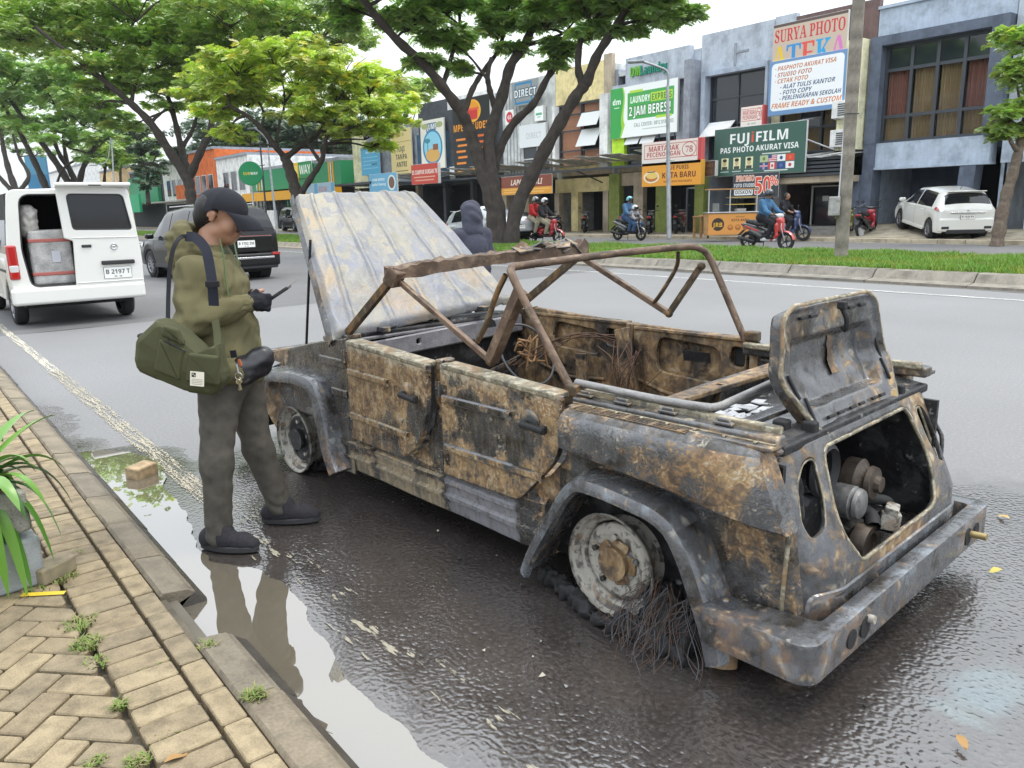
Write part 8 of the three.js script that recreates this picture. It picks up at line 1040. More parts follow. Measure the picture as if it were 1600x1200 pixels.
// ---------- vehicles ----------
const paint = (c, o = {}) => mat(c, 0.3, 0, { clearcoat: 0.9, clearcoatRoughness: 0.05, ...o });
const VM = { white: paint([0.72, 0.72, 0.68]), black: paint([0.006, 0.006, 0.007], { clearcoat: 0.5, specularIntensity: 0.4 }), silver: paint([0.42, 0.44, 0.46], { metalness: 0.4 }), tint: mat([0.012, 0.013, 0.016], 0.04, 0, { ior: 1.6 }), rubber: mat([0.018, 0.018, 0.019], 0.85), trim: mat([0.025, 0.025, 0.027], 0.55), red: mat([0.4, 0.015, 0.012], 0.15, 0, { clearcoat: 1 }), clear: mat([0.6, 0.6, 0.6], 0.1, 0, { clearcoat: 1 }), chrome: mat([0.6, 0.6, 0.62], 0.15, 1), alloy: mat([0.3, 0.3, 0.32], 0.35, 0.8), dark: mat([0.008, 0.008, 0.009], 0.8), liner: mat([0.035, 0.035, 0.037], 0.9) };
function cr(pts, t) { const n = pts.length - 1, f = clamp(t) * n, i = Math.min(n - 1, Math.floor(f)), u = f - i, p = (k) => pts[Math.max(0, Math.min(n, k))], a = p(i - 1), b = p(i), c = p(i + 1), d = p(i + 2); return b.map((_, k) => 0.5 * (2 * b[k] + (c[k] - a[k]) * u + (2 * a[k] - 5 * b[k] + 4 * c[k] - d[k]) * u * u + (3 * b[k] - a[k] - 3 * c[k] + d[k]) * u * u * u)); }
function shellOf(st, low, wheels, arch) {        // st rows: x, yBelt, yRoof, wLow, wBelt, wRoof
  const x0 = st[0][0], x1 = st[st.length - 1][0];
  const row = (x) => { let i = 0; while (i < st.length - 2 && x > st[i + 1][0]) i++; const a = st[i], b = st[i + 1], t = clamp((x - a[0]) / (b[0] - a[0])), s = t * t * (3 - 2 * t), u = mix(t, s, 0.35); return a.map((q, k) => q + (b[k] - q) * u); };
  const sec = (x) => { const [, yb, yr, wl, wb, wr] = row(x); let yl = low; for (const w of wheels) { const d = Math.abs(x - w); if (d < arch) yl = Math.max(yl, 0.3 + Math.sqrt(arch * arch - d * d)); } yl = Math.min(yl, yb - 0.08); const ym = mix(yl, yb, 0.55); return [[yl, wl * 0.95], [yl + 0.03, wl * 0.985], [ym, Math.max(wl, wb) + 0.012], [yb - 0.03, wb + 0.004], [yb, wb - 0.004], [mix(yb, yr, 0.5), mix(wb, wr, 0.46)], [mix(yb, yr, 0.86), mix(wb, wr, 0.86)], [yr - 0.012, wr * 0.86], [yr + 0.012, wr * 0.45], [yr + 0.018, 0]]; };
  const S = (x, s) => { const p = cr(sec(x), s); return [x, p[0], p[1]]; };
  return { S, x0, x1, row };
}
function shellGeo({ S, x0, x1 }, n = 110, m = 30, caps = [true, true]) {
  const rows = []; for (let i = 0; i <= n; i++) { const x = mix(x0, x1, i / n), r = []; for (let j = 0; j <= m; j++) r.push(S(x, j / m)); for (let j = m - 1; j >= 0; j--) { const p = S(x, j / m); r.push([p[0], p[1], -p[2]]); } rows.push(r); }
  const g = [skin(rows, false, 0.5, true)]; for (const [k, e] of [[0, 0], [1, n]]) if (caps[k]) { const r = rows[e], c = r.reduce((s, p) => [s[0] + p[0] / r.length, s[1] + p[1] / r.length, s[2] + p[2] / r.length], [0, 0, 0]); c[0] += k ? 0.03 : -0.03; g.push(skin([r, r.map((p) => [mix(p[0], c[0], 0.5), mix(p[1], c[1], 0.3), mix(p[2], c[2], 0.3)]), r.map(() => c)], false, 1, !!e)); }
  return g;
}
function patch({ S }, a, b, s0, s1, side, off = 0.006, n = 14) { const rows = []; for (let i = 0; i <= n; i++) { const r = []; for (let j = 0; j <= 8; j++) { const t = i / n, u = j / 8, x = mix(mix(a[0], b[0], t), mix(a[1], b[1], t), u), s = mix(s0, s1, u), p = S(x, s), q = S(x, s + 0.01), dy = q[1] - p[1], dz = q[2] - p[2], l = Math.hypot(dy, dz) || 1; r.push([x, p[1] - dz / l * off, side * (p[2] + dy / l * off)]); } rows.push(r); } return skin(rows, false, 0.9, side > 0); }
function patchTop({ S }, a, b, w, off = 0.007, n = 12) { const rows = []; for (let i = 0; i <= n; i++) { const r = []; for (let j = 0; j <= 16; j++) { const q = j / 16 * 2 - 1, x = mix(a, b, i / n), s = 1 - Math.abs(q) * w, p = S(x, s), p2 = S(x + 0.03, s), sl = Math.atan2(p2[1] - p[1], 0.03); r.push([x - Math.sin(sl) * off, p[1] + Math.cos(sl) * off, Math.sign(q) * p[2]]); } rows.push(r); } return skin(rows, false, 0.9, true); }
function roadWheel(parent, x, z, r, w, spokes = 10, rimM = VM.alloy) {
  const g = new THREE.Group(); g.name = 'wheel'; g.position.set(x, r, z); parent.add(g); const s = Math.sign(z);
  const t = lathe([[r * 0.66, -w / 2], [r * 0.9, -w / 2 - 0.005], [r * 0.985, -w * 0.36], [r, -w * 0.2], [r, w * 0.2], [r * 0.985, w * 0.36], [r * 0.9, w / 2 + 0.005], [r * 0.66, w / 2]], 32); t.rotateX(Math.PI / 2); M('tyre', t, VM.rubber, g);
  const rim = lathe([[r * 0.67, w * 0.48], [r * 0.63, w * 0.46], [r * 0.6, w * 0.3], [r * 0.58, -w * 0.3]], 32); rim.rotateX(Math.PI / 2 * 1); if (s < 0) rim.rotateY(Math.PI); const sp = []; for (let i = 0; i < spokes; i++) { const a = i / spokes * 6.283; sp.push(beam([Math.cos(a) * 0.04, Math.sin(a) * 0.04, s * w * 0.36], [Math.cos(a) * r * 0.62, Math.sin(a) * r * 0.62, s * w * 0.42], 0.022, r * 0.1, V3(-Math.sin(a), Math.cos(a), 0))); } sp.push(bar([0, 0, s * w * 0.3], [0, 0, s * w * 0.44], 0.05, 0.045, 16)); M('rim', [rim, ...sp], rimM, g); M('brake_disc', bar([0, 0, 0], [0, 0, s * w * 0.15], r * 0.55, r * 0.55, 20), VM.dark, g); return g;
}
function plate(parent, txt1, x, y, z, dir, w = 0.4, h = 0.14) { const p = new THREE.Group(); p.name = 'number_plate'; p.position.set(x, y, z); p.rotation.y = dir < 0 ? -Math.PI / 2 : Math.PI / 2; parent.add(p); M('plate_back', rbox(w, h, 0.012, 0.004, 0, 0, -0.007), VM.trim, p); M('printed_face', face(w - 0.01, h - 0.01), printMat(print(w, h, ({ rect, txt }) => { rect(0, 0, 1, 1, '#e8e8e4'); txt(txt1, 0.5, 0.42, 0.55, '#3a3a3c', { maxW: 0.9 }); txt('05 . 28', 0.5, 0.84, 0.2, '#3a3a3c', { maxW: 0.3 }); }, 96)), p); }
// white minivan with its tail opening showing a wrapped parcel
{
  const v = thing('minivan', 'white minivan parked at the kerb with its back open on a wrapped parcel', 'van', [2.21, 0, -14.95], Math.PI / 2);
  const st = [[-2.03, 1.0, 1.88, 0.82, 0.82, 0.7], [-1.9, 1.0, 1.92, 0.84, 0.83, 0.7], [0.6, 1.0, 1.93, 0.84, 0.83, 0.7], [1.3, 0.98, 1.82, 0.83, 0.82, 0.68], [1.75, 0.98, 1.2, 0.82, 0.8, 0.66], [2.0, 0.85, 0.95, 0.78, 0.76, 0.6], [2.05, 0.6, 0.7, 0.74, 0.7, 0.55]], sh = shellOf(st, 0.34, [-1.35, 1.3], 0.36);
  M('body', shellGeo(sh, 100, 30, [false, true]), VM.white, v);
  for (const s of [-1, 1]) { M('side_window', patch(sh, [-1.75, -1.7], [-0.85, -0.85], 0.46, 0.66, s), VM.tint, v); M('side_window', patch(sh, [-0.78, -0.78], [0.35, 0.3], 0.46, 0.66, s), VM.tint, v); M('side_trim', rbb(-1.7, 1.6, 0.78, 0.82, s * 0.845, s * 0.855, 0.004), VM.trim, v); }
  M('windscreen', patchTop(sh, 1.32, 1.72, 0.3), VM.tint, v);
  // rear frame with its opening
  const out = roundPoly([[-0.83, 0.5, 0.05], [0.83, 0.5, 0.05], [0.845, 1.05, 0.2], [0.74, 1.92, 0.12], [-0.74, 1.92, 0.12], [-0.845, 1.05, 0.2]], 6), hole = roundPoly([[-0.6, 0.58, 0.1], [0.6, 0.58, 0.1], [0.66, 1.1, 0.1], [0.6, 1.85, 0.14], [-0.6, 1.85, 0.14], [-0.66, 1.1, 0.1]], 6);
  M('rear_frame', frame(ext(out, 0.05, 0.012, [hole], 3), [-2.0, 0, 0], [0, 0, 1], [0, 1, 0]), VM.white, v); M('seal', (() => { const c = hole.map(([z, y]) => V3(-2.04, y, z)); return new THREE.TubeGeometry(new THREE.CatmullRomCurve3(c, true, 'catmullrom', 0.1), 90, 0.014, 6, true); })(), VM.trim, v);
  M('load_bay', [bb(-2.0, -0.3, 0.55, 0.58, -0.76, 0.76), bb(-2, -0.3, 0.58, 1.85, -0.77, -0.75), bb(-2, -0.3, 0.58, 1.85, 0.75, 0.77), bb(-2, -0.3, 1.86, 1.88, -0.7, 0.7), bb(-0.32, -0.3, 0.58, 1.86, -0.75, 0.75)], VM.liner, v);
  const dOut = roundPoly([[-0.06, 0.52, 0.05], [0.86, 0.52, 0.05], [0.87, 1.0, 0.1], [0.79, 1.94, 0.08], [-0.16, 1.97, 0.04], [-0.13, 1.24, 0.02], [-0.02, 1.2, 0.03]], 5), win = roundPoly([[0.0, 1.36, 0.04], [0.775, 1.34, 0.04], [0.7, 1.84, 0.06], [-0.03, 1.85, 0.06]], 5);
  const rd = M('rear_door', frame(ext(dOut, 0.05, 0.016, [win], 3), [-2.084, 0, 0], [0, 0, 1], [0, 1, 0]), VM.white, v); M('rear_window', frame(ext(win, 0.01), [-2.108, 0, 0], [0, 0, 1], [0, 1, 0]), VM.tint, rd);
  M('spoiler', [rbox(0.2, 0.05, 0.98, 0.02, -2.19, 1.975, 0.31, 0, 0, -0.1, 3)], VM.white, rd); M('brake_light', rbox(0.012, 0.016, 0.16, 0.004, -2.293, 1.968, 0.32), VM.trim, rd); M('door_handle', rbox(0.03, 0.04, 0.13, 0.012, -2.14, 1.12, 0.14), VM.trim, rd); M('plate_lamp_bar', rbox(0.05, 0.06, 0.45, 0.015, -2.15, 0.87, 0.53), VM.trim, rd);
  M('emblem', [T(new THREE.TorusGeometry(0.042, 0.008, 8, 24), -2.14, 1.1, 0.5, 0, Math.PI / 2, 0), rbox(0.008, 0.012, 0.05, 0.003, -2.14, 1.105, 0.5), rbox(0.008, 0.03, 0.012, 0.003, -2.14, 1.088, 0.5)], VM.chrome, rd);
  { const nm = face(0.2, 0.05); nm.rotateY(-Math.PI / 2); nm.translate(-2.1305, 1.13, 0.79); M('model_name', nm, printMat(print(4, 1, ({ rect, txt }) => { rect(0, 0, 1, 1, '#dcdcd4'); txt('Gran Max', 0.5, 0.5, 0.8, '#55565a', { maxW: 0.95, italic: 'italic' }); }, 96)), rd); }
  for (const [x0, y0, x1, y1] of [[-0.03, 1.24, 0.84, 1.23], [-0.04, 0.6, 0.85, 0.6]]) M('panel_crease', pipe([[-2.137, y0, x0], [-2.14, (y0 + y1) / 2, (x0 + x1) / 2], [-2.137, y1, x1]], 0.006, 10, 6), VM.white, rd); M('window_seal', new THREE.TubeGeometry(new THREE.CatmullRomCurve3(win.map(([z, y]) => V3(-2.128, y, z)), true, 'catmullrom', 0.1), 80, 0.011, 6, true), VM.trim, rd);
  plate(rd, 'B 2197 T', -2.142, 0.72, 0.51, -1, 0.38, 0.17);
  M('bumper', [rbox(0.14, 0.24, 1.74, 0.05, -2.08, 0.45, 0, 0, 0, 0, 3)], VM.white, v); M('under_tray', bb(-2.0, 1.9, 0.28, 0.36, -0.7, 0.7), VM.dark, v);
  for (const s of [-1, 1]) { const l = rbox(0.09, 0.48, 0.13, 0.03, -2.03, 0.93, s * 0.785, 0, 0, -0.03, 3); M('tail_lamp', l, VM.red, v); M('lamp_clear', rbox(0.095, 0.13, 0.125, 0.03, -2.033, 0.84, s * 0.785), VM.clear, v); }
  for (const [x, z] of [[-1.35, -0.72], [-1.35, 0.72], [1.3, -0.72], [1.3, 0.72]]) roadWheel(v, x, z, 0.29, 0.17, 8);
  M('mirror', rbox(0.1, 0.2, 0.18, 0.03, 1.25, 1.15, -0.98), VM.trim, v);
  const wrap = rough([0.45, 0.44, 0.43], { size: 0.7, amp: 0.4, fine: 0.25, bump: 0.02, k: 0.25 });
  const pk = thing('parcel', 'large silver wrapped parcel with red tape inside the open white minivan', 'parcel', [1.93, 0.585, -13.3], 0); { const g = new RoundedBoxGeometry(0.54, 0.78, 0.55, 10, 0.04), p = g.attributes.position; for (let i = 0; i < p.count; i++) { const x = p.getX(i), y = p.getY(i), z = p.getZ(i), q = 0.02 * (vn(x * 9 + y * 7 + 50, z * 8 + 50, 256, 3) - 0.5) + 0.015 * (vn(x * 22 + 50, y * 26 + z * 9 + 50, 256, 5) - 0.5); p.setXYZ(i, x + q, y + q, z + q); } g.computeVertexNormals(); g.translate(0, 0.39, 0); M('wrapping', g, wrap, pk); } for (const y of [0.16, 0.63]) M('tape', [rbox(0.552, 0.05, 0.57, 0.012, 0, y, 0)], mat([0.42, 0.12, 0.1], 0.4), pk); const ps = face(0.11, 0.16, 0.05, 0.4, 0.29); M('paper', ps, mat([0.5, 0.5, 0.55], 0.7), pk);
  const bd = thing('bundle', 'pale rounded sack hanging high in the open back of the minivan', 'sack', [1.7, 1.32, -13.15], 0); M('sack', blob([[[0, 0.1, 0], [0.02, 0.28, 0.02], 0.13, 0.12], [[-0.05, 0.0, 0], [0, 0.1, 0], 0.06, 0.1]], 0.012, 0.05, (x, y, z) => 0.03 * (vn(x * 14 + 50, y * 14 + 50, 256, 3) - 0.5)), rough([0.45, 0.43, 0.4], { size: 0.3, amp: 0.25 }), bd);
}
// people carrier and hatchback share the way they are built
function modernCar(name, label, cat, pos, ry, spec, paintM, group) {
  const v = thing(name, label, cat, pos, ry, group), sh = shellOf(spec.st, spec.low, spec.wx, spec.arch), { row } = sh;
  M('body', shellGeo(sh), paintM, v);
  for (const s of [-1, 1]) {
    for (const [a, b] of spec.win) M('side_window', patch(sh, a, b, 0.465, 0.665, s), VM.tint, v);
    M('sill_trim', rbb(spec.wx[0] + 0.4, spec.wx[1] - 0.4, spec.low - 0.03, spec.low + 0.06, s * (row(0)[3] - 0.02), s * (row(0)[3] + 0.012), 0.01), spec.sill ?? VM.trim, v);
    for (const x of spec.doors) { const l = patch(sh, [x, x], [x + 0.008, x + 0.008], 0.06, 0.45, s, 0.002, 1); M('door_gap', l, VM.dark, v); }
    for (const x of spec.handles) M('door_handle', rbox(0.16, 0.025, 0.03, 0.01, x, row(x)[1] - 0.09, s * (row(x)[4] + 0.012)), paintM, v);
    M('mirror', rbox(0.14, 0.13, 0.2, 0.05, spec.mir, 1.02, s * 1.0, 0, 0, 0, 3), paintM, v);
    for (const x of spec.wx) { M('arch_liner', bar([x, 0.32, s * 0.55], [x, 0.32, s * (row(x)[3] - 0.05)], spec.arch * 0.98, spec.arch * 0.98, 24), VM.dark, v); roadWheel(v, x, s * (row(x)[3] - 0.11), spec.r, 0.2, spec.spokes, VM.alloy); }
    M('tail_lamp', patch(sh, spec.lamp[0], spec.lamp[1], spec.lamp[2], spec.lamp[3], s, 0.014, 6), VM.red, v);
    M('head_lamp', patch(sh, spec.head[0], spec.head[1], 0.28, 0.44, s, 0.012, 6), VM.clear, v);
  }
  M('windscreen', patchTop(sh, spec.ws[0], spec.ws[1], 0.33), VM.tint, v); M('rear_window', patchTop(sh, spec.rw[0], spec.rw[1], 0.33), VM.tint, v); M('underside', bb(spec.wx[0] - 0.5, spec.wx[1] + 0.5, 0.18, 0.3, -0.7, 0.7), VM.dark, v);
  spec.more?.(v, sh, paintM); return v;
}
const mpvSpec = { low: 0.3, arch: 0.39, wx: [-1.375, 1.375], r: 0.33, spokes: 10, mir: 0.85, doors: [-1.0, 0.0, 0.95], handles: [-0.75, 0.25], win: [[[-1.75, -1.6], [-1.05, -1.05]], [[-0.98, -0.98], [-0.02, -0.02]], [[0.05, 0.05], [1.05, 0.72]]], ws: [0.85, 1.32], rw: [-2.17, -2.03], lamp: [[-2.19, -2.17], [-1.95, -1.98], 0.36, 0.5], head: [[1.85, 1.85], [2.2, 2.15]],
  st: [[-2.2, 1.0, 1.06, 0.76, 0.78, 0.74], [-2.13, 1.02, 1.38, 0.83, 0.82, 0.68], [-2.02, 1.02, 1.62, 0.86, 0.84, 0.64], [-1.7, 1.0, 1.69, 0.87, 0.86, 0.63], [-0.5, 0.97, 1.7, 0.88, 0.87, 0.64], [0.5, 0.95, 1.63, 0.88, 0.87, 0.63], [0.95, 0.94, 1.42, 0.88, 0.86, 0.61], [1.36, 0.93, 1.1, 0.87, 0.84, 0.6], [1.5, 0.92, 1.02, 0.87, 0.83, 0.6], [2.0, 0.86, 0.93, 0.84, 0.79, 0.52], [2.25, 0.66, 0.72, 0.72, 0.68, 0.42]],
  more: (v, sh, p) => { M('lamp_bar', rbox(0.02, 0.05, 1.3, 0.008, -2.225, 0.99, 0), VM.red, v); M('bumper', rbox(0.16, 0.3, 1.62, 0.06, -2.2, 0.48, 0, 0, 0, 0, 3), p, v); M('bumper_chrome', rbox(0.03, 0.05, 1.3, 0.012, -2.285, 0.52, 0), VM.chrome, v); M('bumper_lower', rbox(0.1, 0.12, 1.5, 0.03, -2.2, 0.33, 0), VM.trim, v); plate(v, 'B 1702 ZM', -2.275, 0.84, 0, -1, 0.42, 0.16); M('tailgate_panel', rbox(0.05, 0.36, 1.3, 0.02, -2.235, 0.83, 0, 0, 0, 0, 2), p, v); M('reflector', rbox(0.03, 0.06, 0.2, 0.01, -2.275, 0.6, 0.7), VM.red, v); M('reflector', rbox(0.03, 0.06, 0.2, 0.01, -2.275, 0.6, -0.7), VM.red, v); for (const s of [-1, 1]) M('roof_rail', [bar([-1.6, 1.73, s * 0.56], [0.5, 1.7, s * 0.56], 0.014, 0.014, 6)], VM.chrome, v); M('exhaust', bar([-2.2, 0.22, -0.4], [-1.9, 0.22, -0.4], 0.03), VM.dark, v); } };
const mpv = modernCar('people_carrier', 'black people carrier driving away beyond the standing man', 'car', [6.28, 0.035, -20.0], Math.PI / 2 + 0.09, mpvSpec, VM.black);
const hatchSpec = { low: 0.26, arch: 0.36, wx: [-1.27, 1.28], r: 0.3, spokes: 10, mir: 0.72, sill: VM.white, doors: [-0.95, -0.1, 0.8], handles: [-0.7, 0.15], win: [[[-1.35, -1.25], [-0.2, -0.2]], [[-0.13, -0.13], [0.85, 0.45]]], ws: [0.55, 1.15], rw: [-1.86, -1.62], lamp: [[-1.9, -1.88], [-1.55, -1.62], 0.34, 0.48], head: [[1.5, 1.55], [1.98, 1.9]],
  st: [[-1.95, 0.9, 0.96, 0.74, 0.76, 0.66], [-1.88, 0.94, 1.1, 0.82, 0.82, 0.66], [-1.7, 0.96, 1.36, 0.86, 0.84, 0.6], [-1.52, 0.96, 1.47, 0.86, 0.85, 0.58], [-0.4, 0.93, 1.51, 0.87, 0.86, 0.59], [0.35, 0.91, 1.44, 0.87, 0.86, 0.58], [0.75, 0.9, 1.24, 0.87, 0.85, 0.57], [1.18, 0.89, 1.0, 0.86, 0.83, 0.56], [1.75, 0.8, 0.87, 0.83, 0.76, 0.48], [2.03, 0.58, 0.66, 0.7, 0.64, 0.4]],
  more: (v, sh, p) => { M('bumper', rbox(0.16, 0.42, 1.6, 0.07, -1.93, 0.5, 0, 0, 0, 0, 3), p, v); M('diffuser', rbox(0.1, 0.14, 1.15, 0.03, -1.97, 0.3, 0), VM.trim, v); for (const s of [-1, 1]) M('fog_trim', rbox(0.03, 0.08, 0.22, 0.02, -2.01, 0.42, s * 0.62), VM.trim, v); M('handle_bar', rbox(0.04, 0.035, 1.0, 0.012, -1.985, 0.87, 0), VM.chrome, v); plate(v, 'B 1920 BY', -2.016, 0.74, 0, -1, 0.42, 0.14); M('emblem', rbox(0.01, 0.03, 0.07, 0.008, -1.97, 0.93, 0), VM.chrome, v); M('spoiler', rbox(0.22, 0.03, 1.1, 0.012, -1.66, 1.475, 0, 0, 0, -0.15), p, v); M('aerial', bar([-1.2, 1.5, 0], [-1.3, 1.6, 0], 0.008), VM.trim, v); M('grille', rbox(0.05, 0.16, 0.9, 0.03, 2.02, 0.5, 0), VM.trim, v); M('front_bumper', rbox(0.14, 0.26, 1.5, 0.06, 1.98, 0.4, 0, 0, 0, 0, 3), p, v); plate(v, 'B 2015 KS', 2.07, 0.44, 0, 1, 0.38, 0.13); M('front_emblem', T(new THREE.TorusGeometry(0.05, 0.012, 6, 20), 2.03, 0.68, 0, 0, Math.PI / 2, 0), VM.chrome, v); } };
const hatch = modernCar('hatchback', 'white hatchback parked nose up on the ramp of the grey garage', 'car', [27.78, 0.3, -12.12], 0, hatchSpec, VM.white);
hatch.quaternion.setFromRotationMatrix((() => { const F = V3(1.87, 0.3, -1.88).normalize(), R = F.clone().cross(V3(0, 1, 0)).normalize(), U = R.clone().cross(F); return new THREE.Matrix4().makeBasis(F, U, R); })());
{ const F = V3(1.87, 0.3, -1.88).normalize(); const rl = V3(26.3, 0.31, -11.6); const R = F.clone().cross(V3(0, 1, 0)).normalize(); hatch.position.copy(rl).addScaledVector(F, 1.27).addScaledVector(R, 0.74); }
function repaint(o, from, to) { o.traverse((q) => { if (q.material === from) q.material = to; }); return o; }
{ const c = copyOf(hatch, 'silver car coming towards the camera, half hidden by the big tree trunk', [19.1, RY, -25.4], -Math.PI / 2); c.name = 'silver_car'; repaint(c, VM.white, VM.silver);
  const d = copyOf(mpv, 'dark parked car far behind the peak of the black cap', [25.6, FY, -58.5], -Math.PI / 2 + 0.1); d.name = 'dark_car'; const e = copyOf(mpv, 'dark car far away, only its roof showing above the black people carrier', [23.5, RY, -66], -Math.PI / 2); e.name = 'dark_car_001'; }
// ---- scooters
function scooter(name, label, pos, ry, c, group) {
  const v = thing(name, label, 'scooter', pos, ry, group), A = paint(c.main), Bm = paint(c.second ?? [0.02, 0.02, 0.022]);
  for (const x of [-0.62, 0.64]) { const g = new THREE.Group(); g.name = 'wheel'; g.position.set(x, 0.27, 0); v.add(g); const t = new THREE.TorusGeometry(0.225, 0.045, 10, 32); M('tyre', t, VM.rubber, g); const sp = [bar([0, 0, -0.05], [0, 0, 0.05], 0.05, 0.05, 14), new THREE.TorusGeometry(0.175, 0.014, 6, 28)]; for (let i = 0; i < 5; i++) { const a = i * 1.2566; sp.push(beam([0, 0, 0], [Math.cos(a) * 0.175, Math.sin(a) * 0.175, 0], 0.02, 0.03, V3(-Math.sin(a), Math.cos(a), 0))); } M('rim', sp, VM.trim, g); }
  M('fork', [bar([0.64, 0.27, 0.07], [0.46, 0.78, 0.07], 0.02), bar([0.64, 0.27, -0.07], [0.46, 0.78, -0.07], 0.02)], VM.alloy, v);
  M('front_mudguard', (() => { const rows = []; for (let i = 0; i <= 14; i++) { const a = mix(0.15, 2.35, i / 14), r = 0.29; rows.push([-0.07, -0.055, 0, 0.055, 0.07].map((z) => [0.64 + Math.cos(a) * (r - Math.abs(z) * 0.5), 0.27 + Math.sin(a) * (r - Math.abs(z) * 0.5), z])); } return skin(rows, false, 1); })(), A, v);
  M('front_shield', blob([[[0.42, 0.86, 0.06], [0.42, 0.86, -0.06], 0.09], [[0.44, 0.8, 0], [0.47, 0.6, 0], 0.11, 0.09], [[0.38, 0.72, 0.13], [0.4, 0.45, 0.12], 0.055, 0.045], [[0.38, 0.72, -0.13], [0.4, 0.45, -0.12], 0.055, 0.045], [[0.4, 0.42, 0.1], [0.25, 0.3, 0.12], 0.05], [[0.4, 0.42, -0.1], [0.25, 0.3, -0.12], 0.05]], 0.016, 0.05), A, v);
  M('floorboard', rbox(0.5, 0.1, 0.3, 0.04, 0.12, 0.31, 0, 0, 0, 0, 3), Bm, v);
  M('rear_cowl', blob([[[-0.05, 0.5, 0.08], [-0.75, 0.72, 0.05], 0.1, 0.06], [[-0.05, 0.5, -0.08], [-0.75, 0.72, -0.05], 0.1, 0.06], [[-0.1, 0.4, 0.1], [-0.45, 0.55, 0.1], 0.09, 0.08], [[-0.1, 0.4, -0.1], [-0.45, 0.55, -0.1], 0.09, 0.08]], 0.016, 0.04), c.rear ? paint(c.rear) : Bm, v);
  M('side_stripe', [rbox(0.5, 0.05, 0.02, 0.008, -0.4, 0.62, 0.165, 0, 0.02, -0.3), rbox(0.5, 0.05, 0.02, 0.008, -0.4, 0.62, -0.165, 0, -0.02, -0.3)], A, v);
  M('seat', blob([[[0.0, 0.74, 0.04], [-0.3, 0.76, 0.05], 0.07, 0.075], [[0.0, 0.74, -0.04], [-0.3, 0.76, -0.05], 0.07, 0.075], [[-0.3, 0.77, 0], [-0.66, 0.82, 0], 0.09, 0.06]], 0.016, 0.04), VM.trim, v);
  M('engine', [rbox(0.4, 0.2, 0.16, 0.05, -0.42, 0.3, -0.08, 0, 0, 0.1), rbox(0.2, 0.18, 0.2, 0.05, -0.2, 0.3, 0)], VM.dark, v); M('exhaust', bar([-0.3, 0.25, 0.15], [-0.85, 0.36, 0.17], 0.04, 0.055, 12), VM.trim, v); M('rear_mudguard', rbox(0.24, 0.02, 0.12, 0.008, -0.86, 0.5, 0, 0, 0, 0.7), VM.trim, v);
  M('handlebar', [pipe([[0.3, 1.0, 0.34], [0.36, 1.0, 0.2], [0.4, 0.96, 0], [0.36, 1.0, -0.2], [0.3, 1.0, -0.34]], 0.016, 20, 6)], VM.trim, v); M('head_cowl', blob([[[0.42, 0.97, 0.06], [0.42, 0.97, -0.06], 0.07], [[0.42, 0.98, 0.06], [0.36, 1.0, 0.14], 0.05, 0.03], [[0.42, 0.98, -0.06], [0.36, 1.0, -0.14], 0.05, 0.03]], 0.014, 0.03), Bm, v); M('head_lamp', ball(0.05, 0.5, 0.84, 0, 0.7, 0.8, 1.9), VM.clear, v); M('tail_lamp', rbox(0.05, 0.06, 0.16, 0.02, -0.82, 0.74, 0), VM.red, v);
  for (const s of [-1, 1]) { M('mirror', [ball(0.055, 0.33, 1.2, s * 0.28, 0.3, 0.7, 1.1), bar([0.34, 1.0, s * 0.2], [0.33, 1.18, s * 0.27], 0.007, 0.007, 6)], VM.trim, v); }
  M('number_plate', rbox(0.01, 0.09, 0.2, 0.003, 0.52, 0.72, 0), VM.clear, v); M('stand', bar([-0.15, 0.28, -0.12], [-0.25, 0.02, -0.2], 0.012), VM.trim, v); return v;
}
const ride = { pel: [-0.16, 0.93, 0], che: [-0.08, 1.24, 0], neck: [-0.03, 1.42, 0], head: [0.02, 1.58, 0], shR: [-0.06, 1.36, 0.19], shL: [-0.06, 1.36, -0.19], elR: [0.12, 1.12, 0.27], elL: [0.12, 1.12, -0.27], haR: [0.3, 1.04, 0.3], haL: [0.3, 1.04, -0.3], knR: [0.28, 0.76, 0.16], knL: [0.28, 0.76, -0.16], anR: [0.16, 0.42, 0.17], anL: [0.16, 0.42, -0.17] };
const back = (dx, dy, k = 1) => Object.fromEntries(Object.entries(ride).map(([n, p]) => [n, [p[0] * k + dx, (p[1] - 0.8) * k + 0.8 + dy, p[2] * k * (n[0] === 'k' || n[0] === 'a' ? 1.6 : 1)]]));
const ON = -Math.PI / 2;       // facing along the far carriageway towards the camera's end
const helm = (c) => paint(c), denim = cloth([0.05, 0.1, 0.2]), dk = cloth([0.02, 0.02, 0.025]);
scooter('scooter', 'red, white and black scooter ridden past the food cart on the far carriageway', [20.2, RY, -13.5], ON, { main: [0.45, 0.04, 0.035], second: [0.55, 0.55, 0.55], rear: [0.02, 0.02, 0.022] });
figure('rider', 'rider in blue denim jacket and dark helmet on the red and white scooter', [20.2, RY, -13.5], ON, ride, { top: cloth([0.06, 0.15, 0.27]), legs: dk, helmet: helm([0.02, 0.03, 0.04]) });
scooter('scooter', 'black scooter carrying two people past the green pillars', [23.6, RY, -22.1], ON, { main: [0.02, 0.02, 0.025] });
figure('rider', 'rider in blue jacket and turquoise helmet on the black scooter', [23.6, RY, -22.1], ON, ride, { top: cloth([0.08, 0.17, 0.3]), legs: denim, helmet: helm([0.1, 0.42, 0.48]) });
figure('passenger', 'small passenger in white helmet in front of the turquoise helmeted rider', [23.6, RY, -22.1], ON, back(0.3, -0.12, 0.72), { top: cloth([0.3, 0.3, 0.32]), legs: denim, helmet: helm([0.6, 0.6, 0.6]) });
scooter('scooter', 'bright red scooter with two people beside the big tree', [20.0, RY, -23.1], ON + 0.25, { main: [0.4, 0.015, 0.02], rear: [0.35, 0.015, 0.02] });
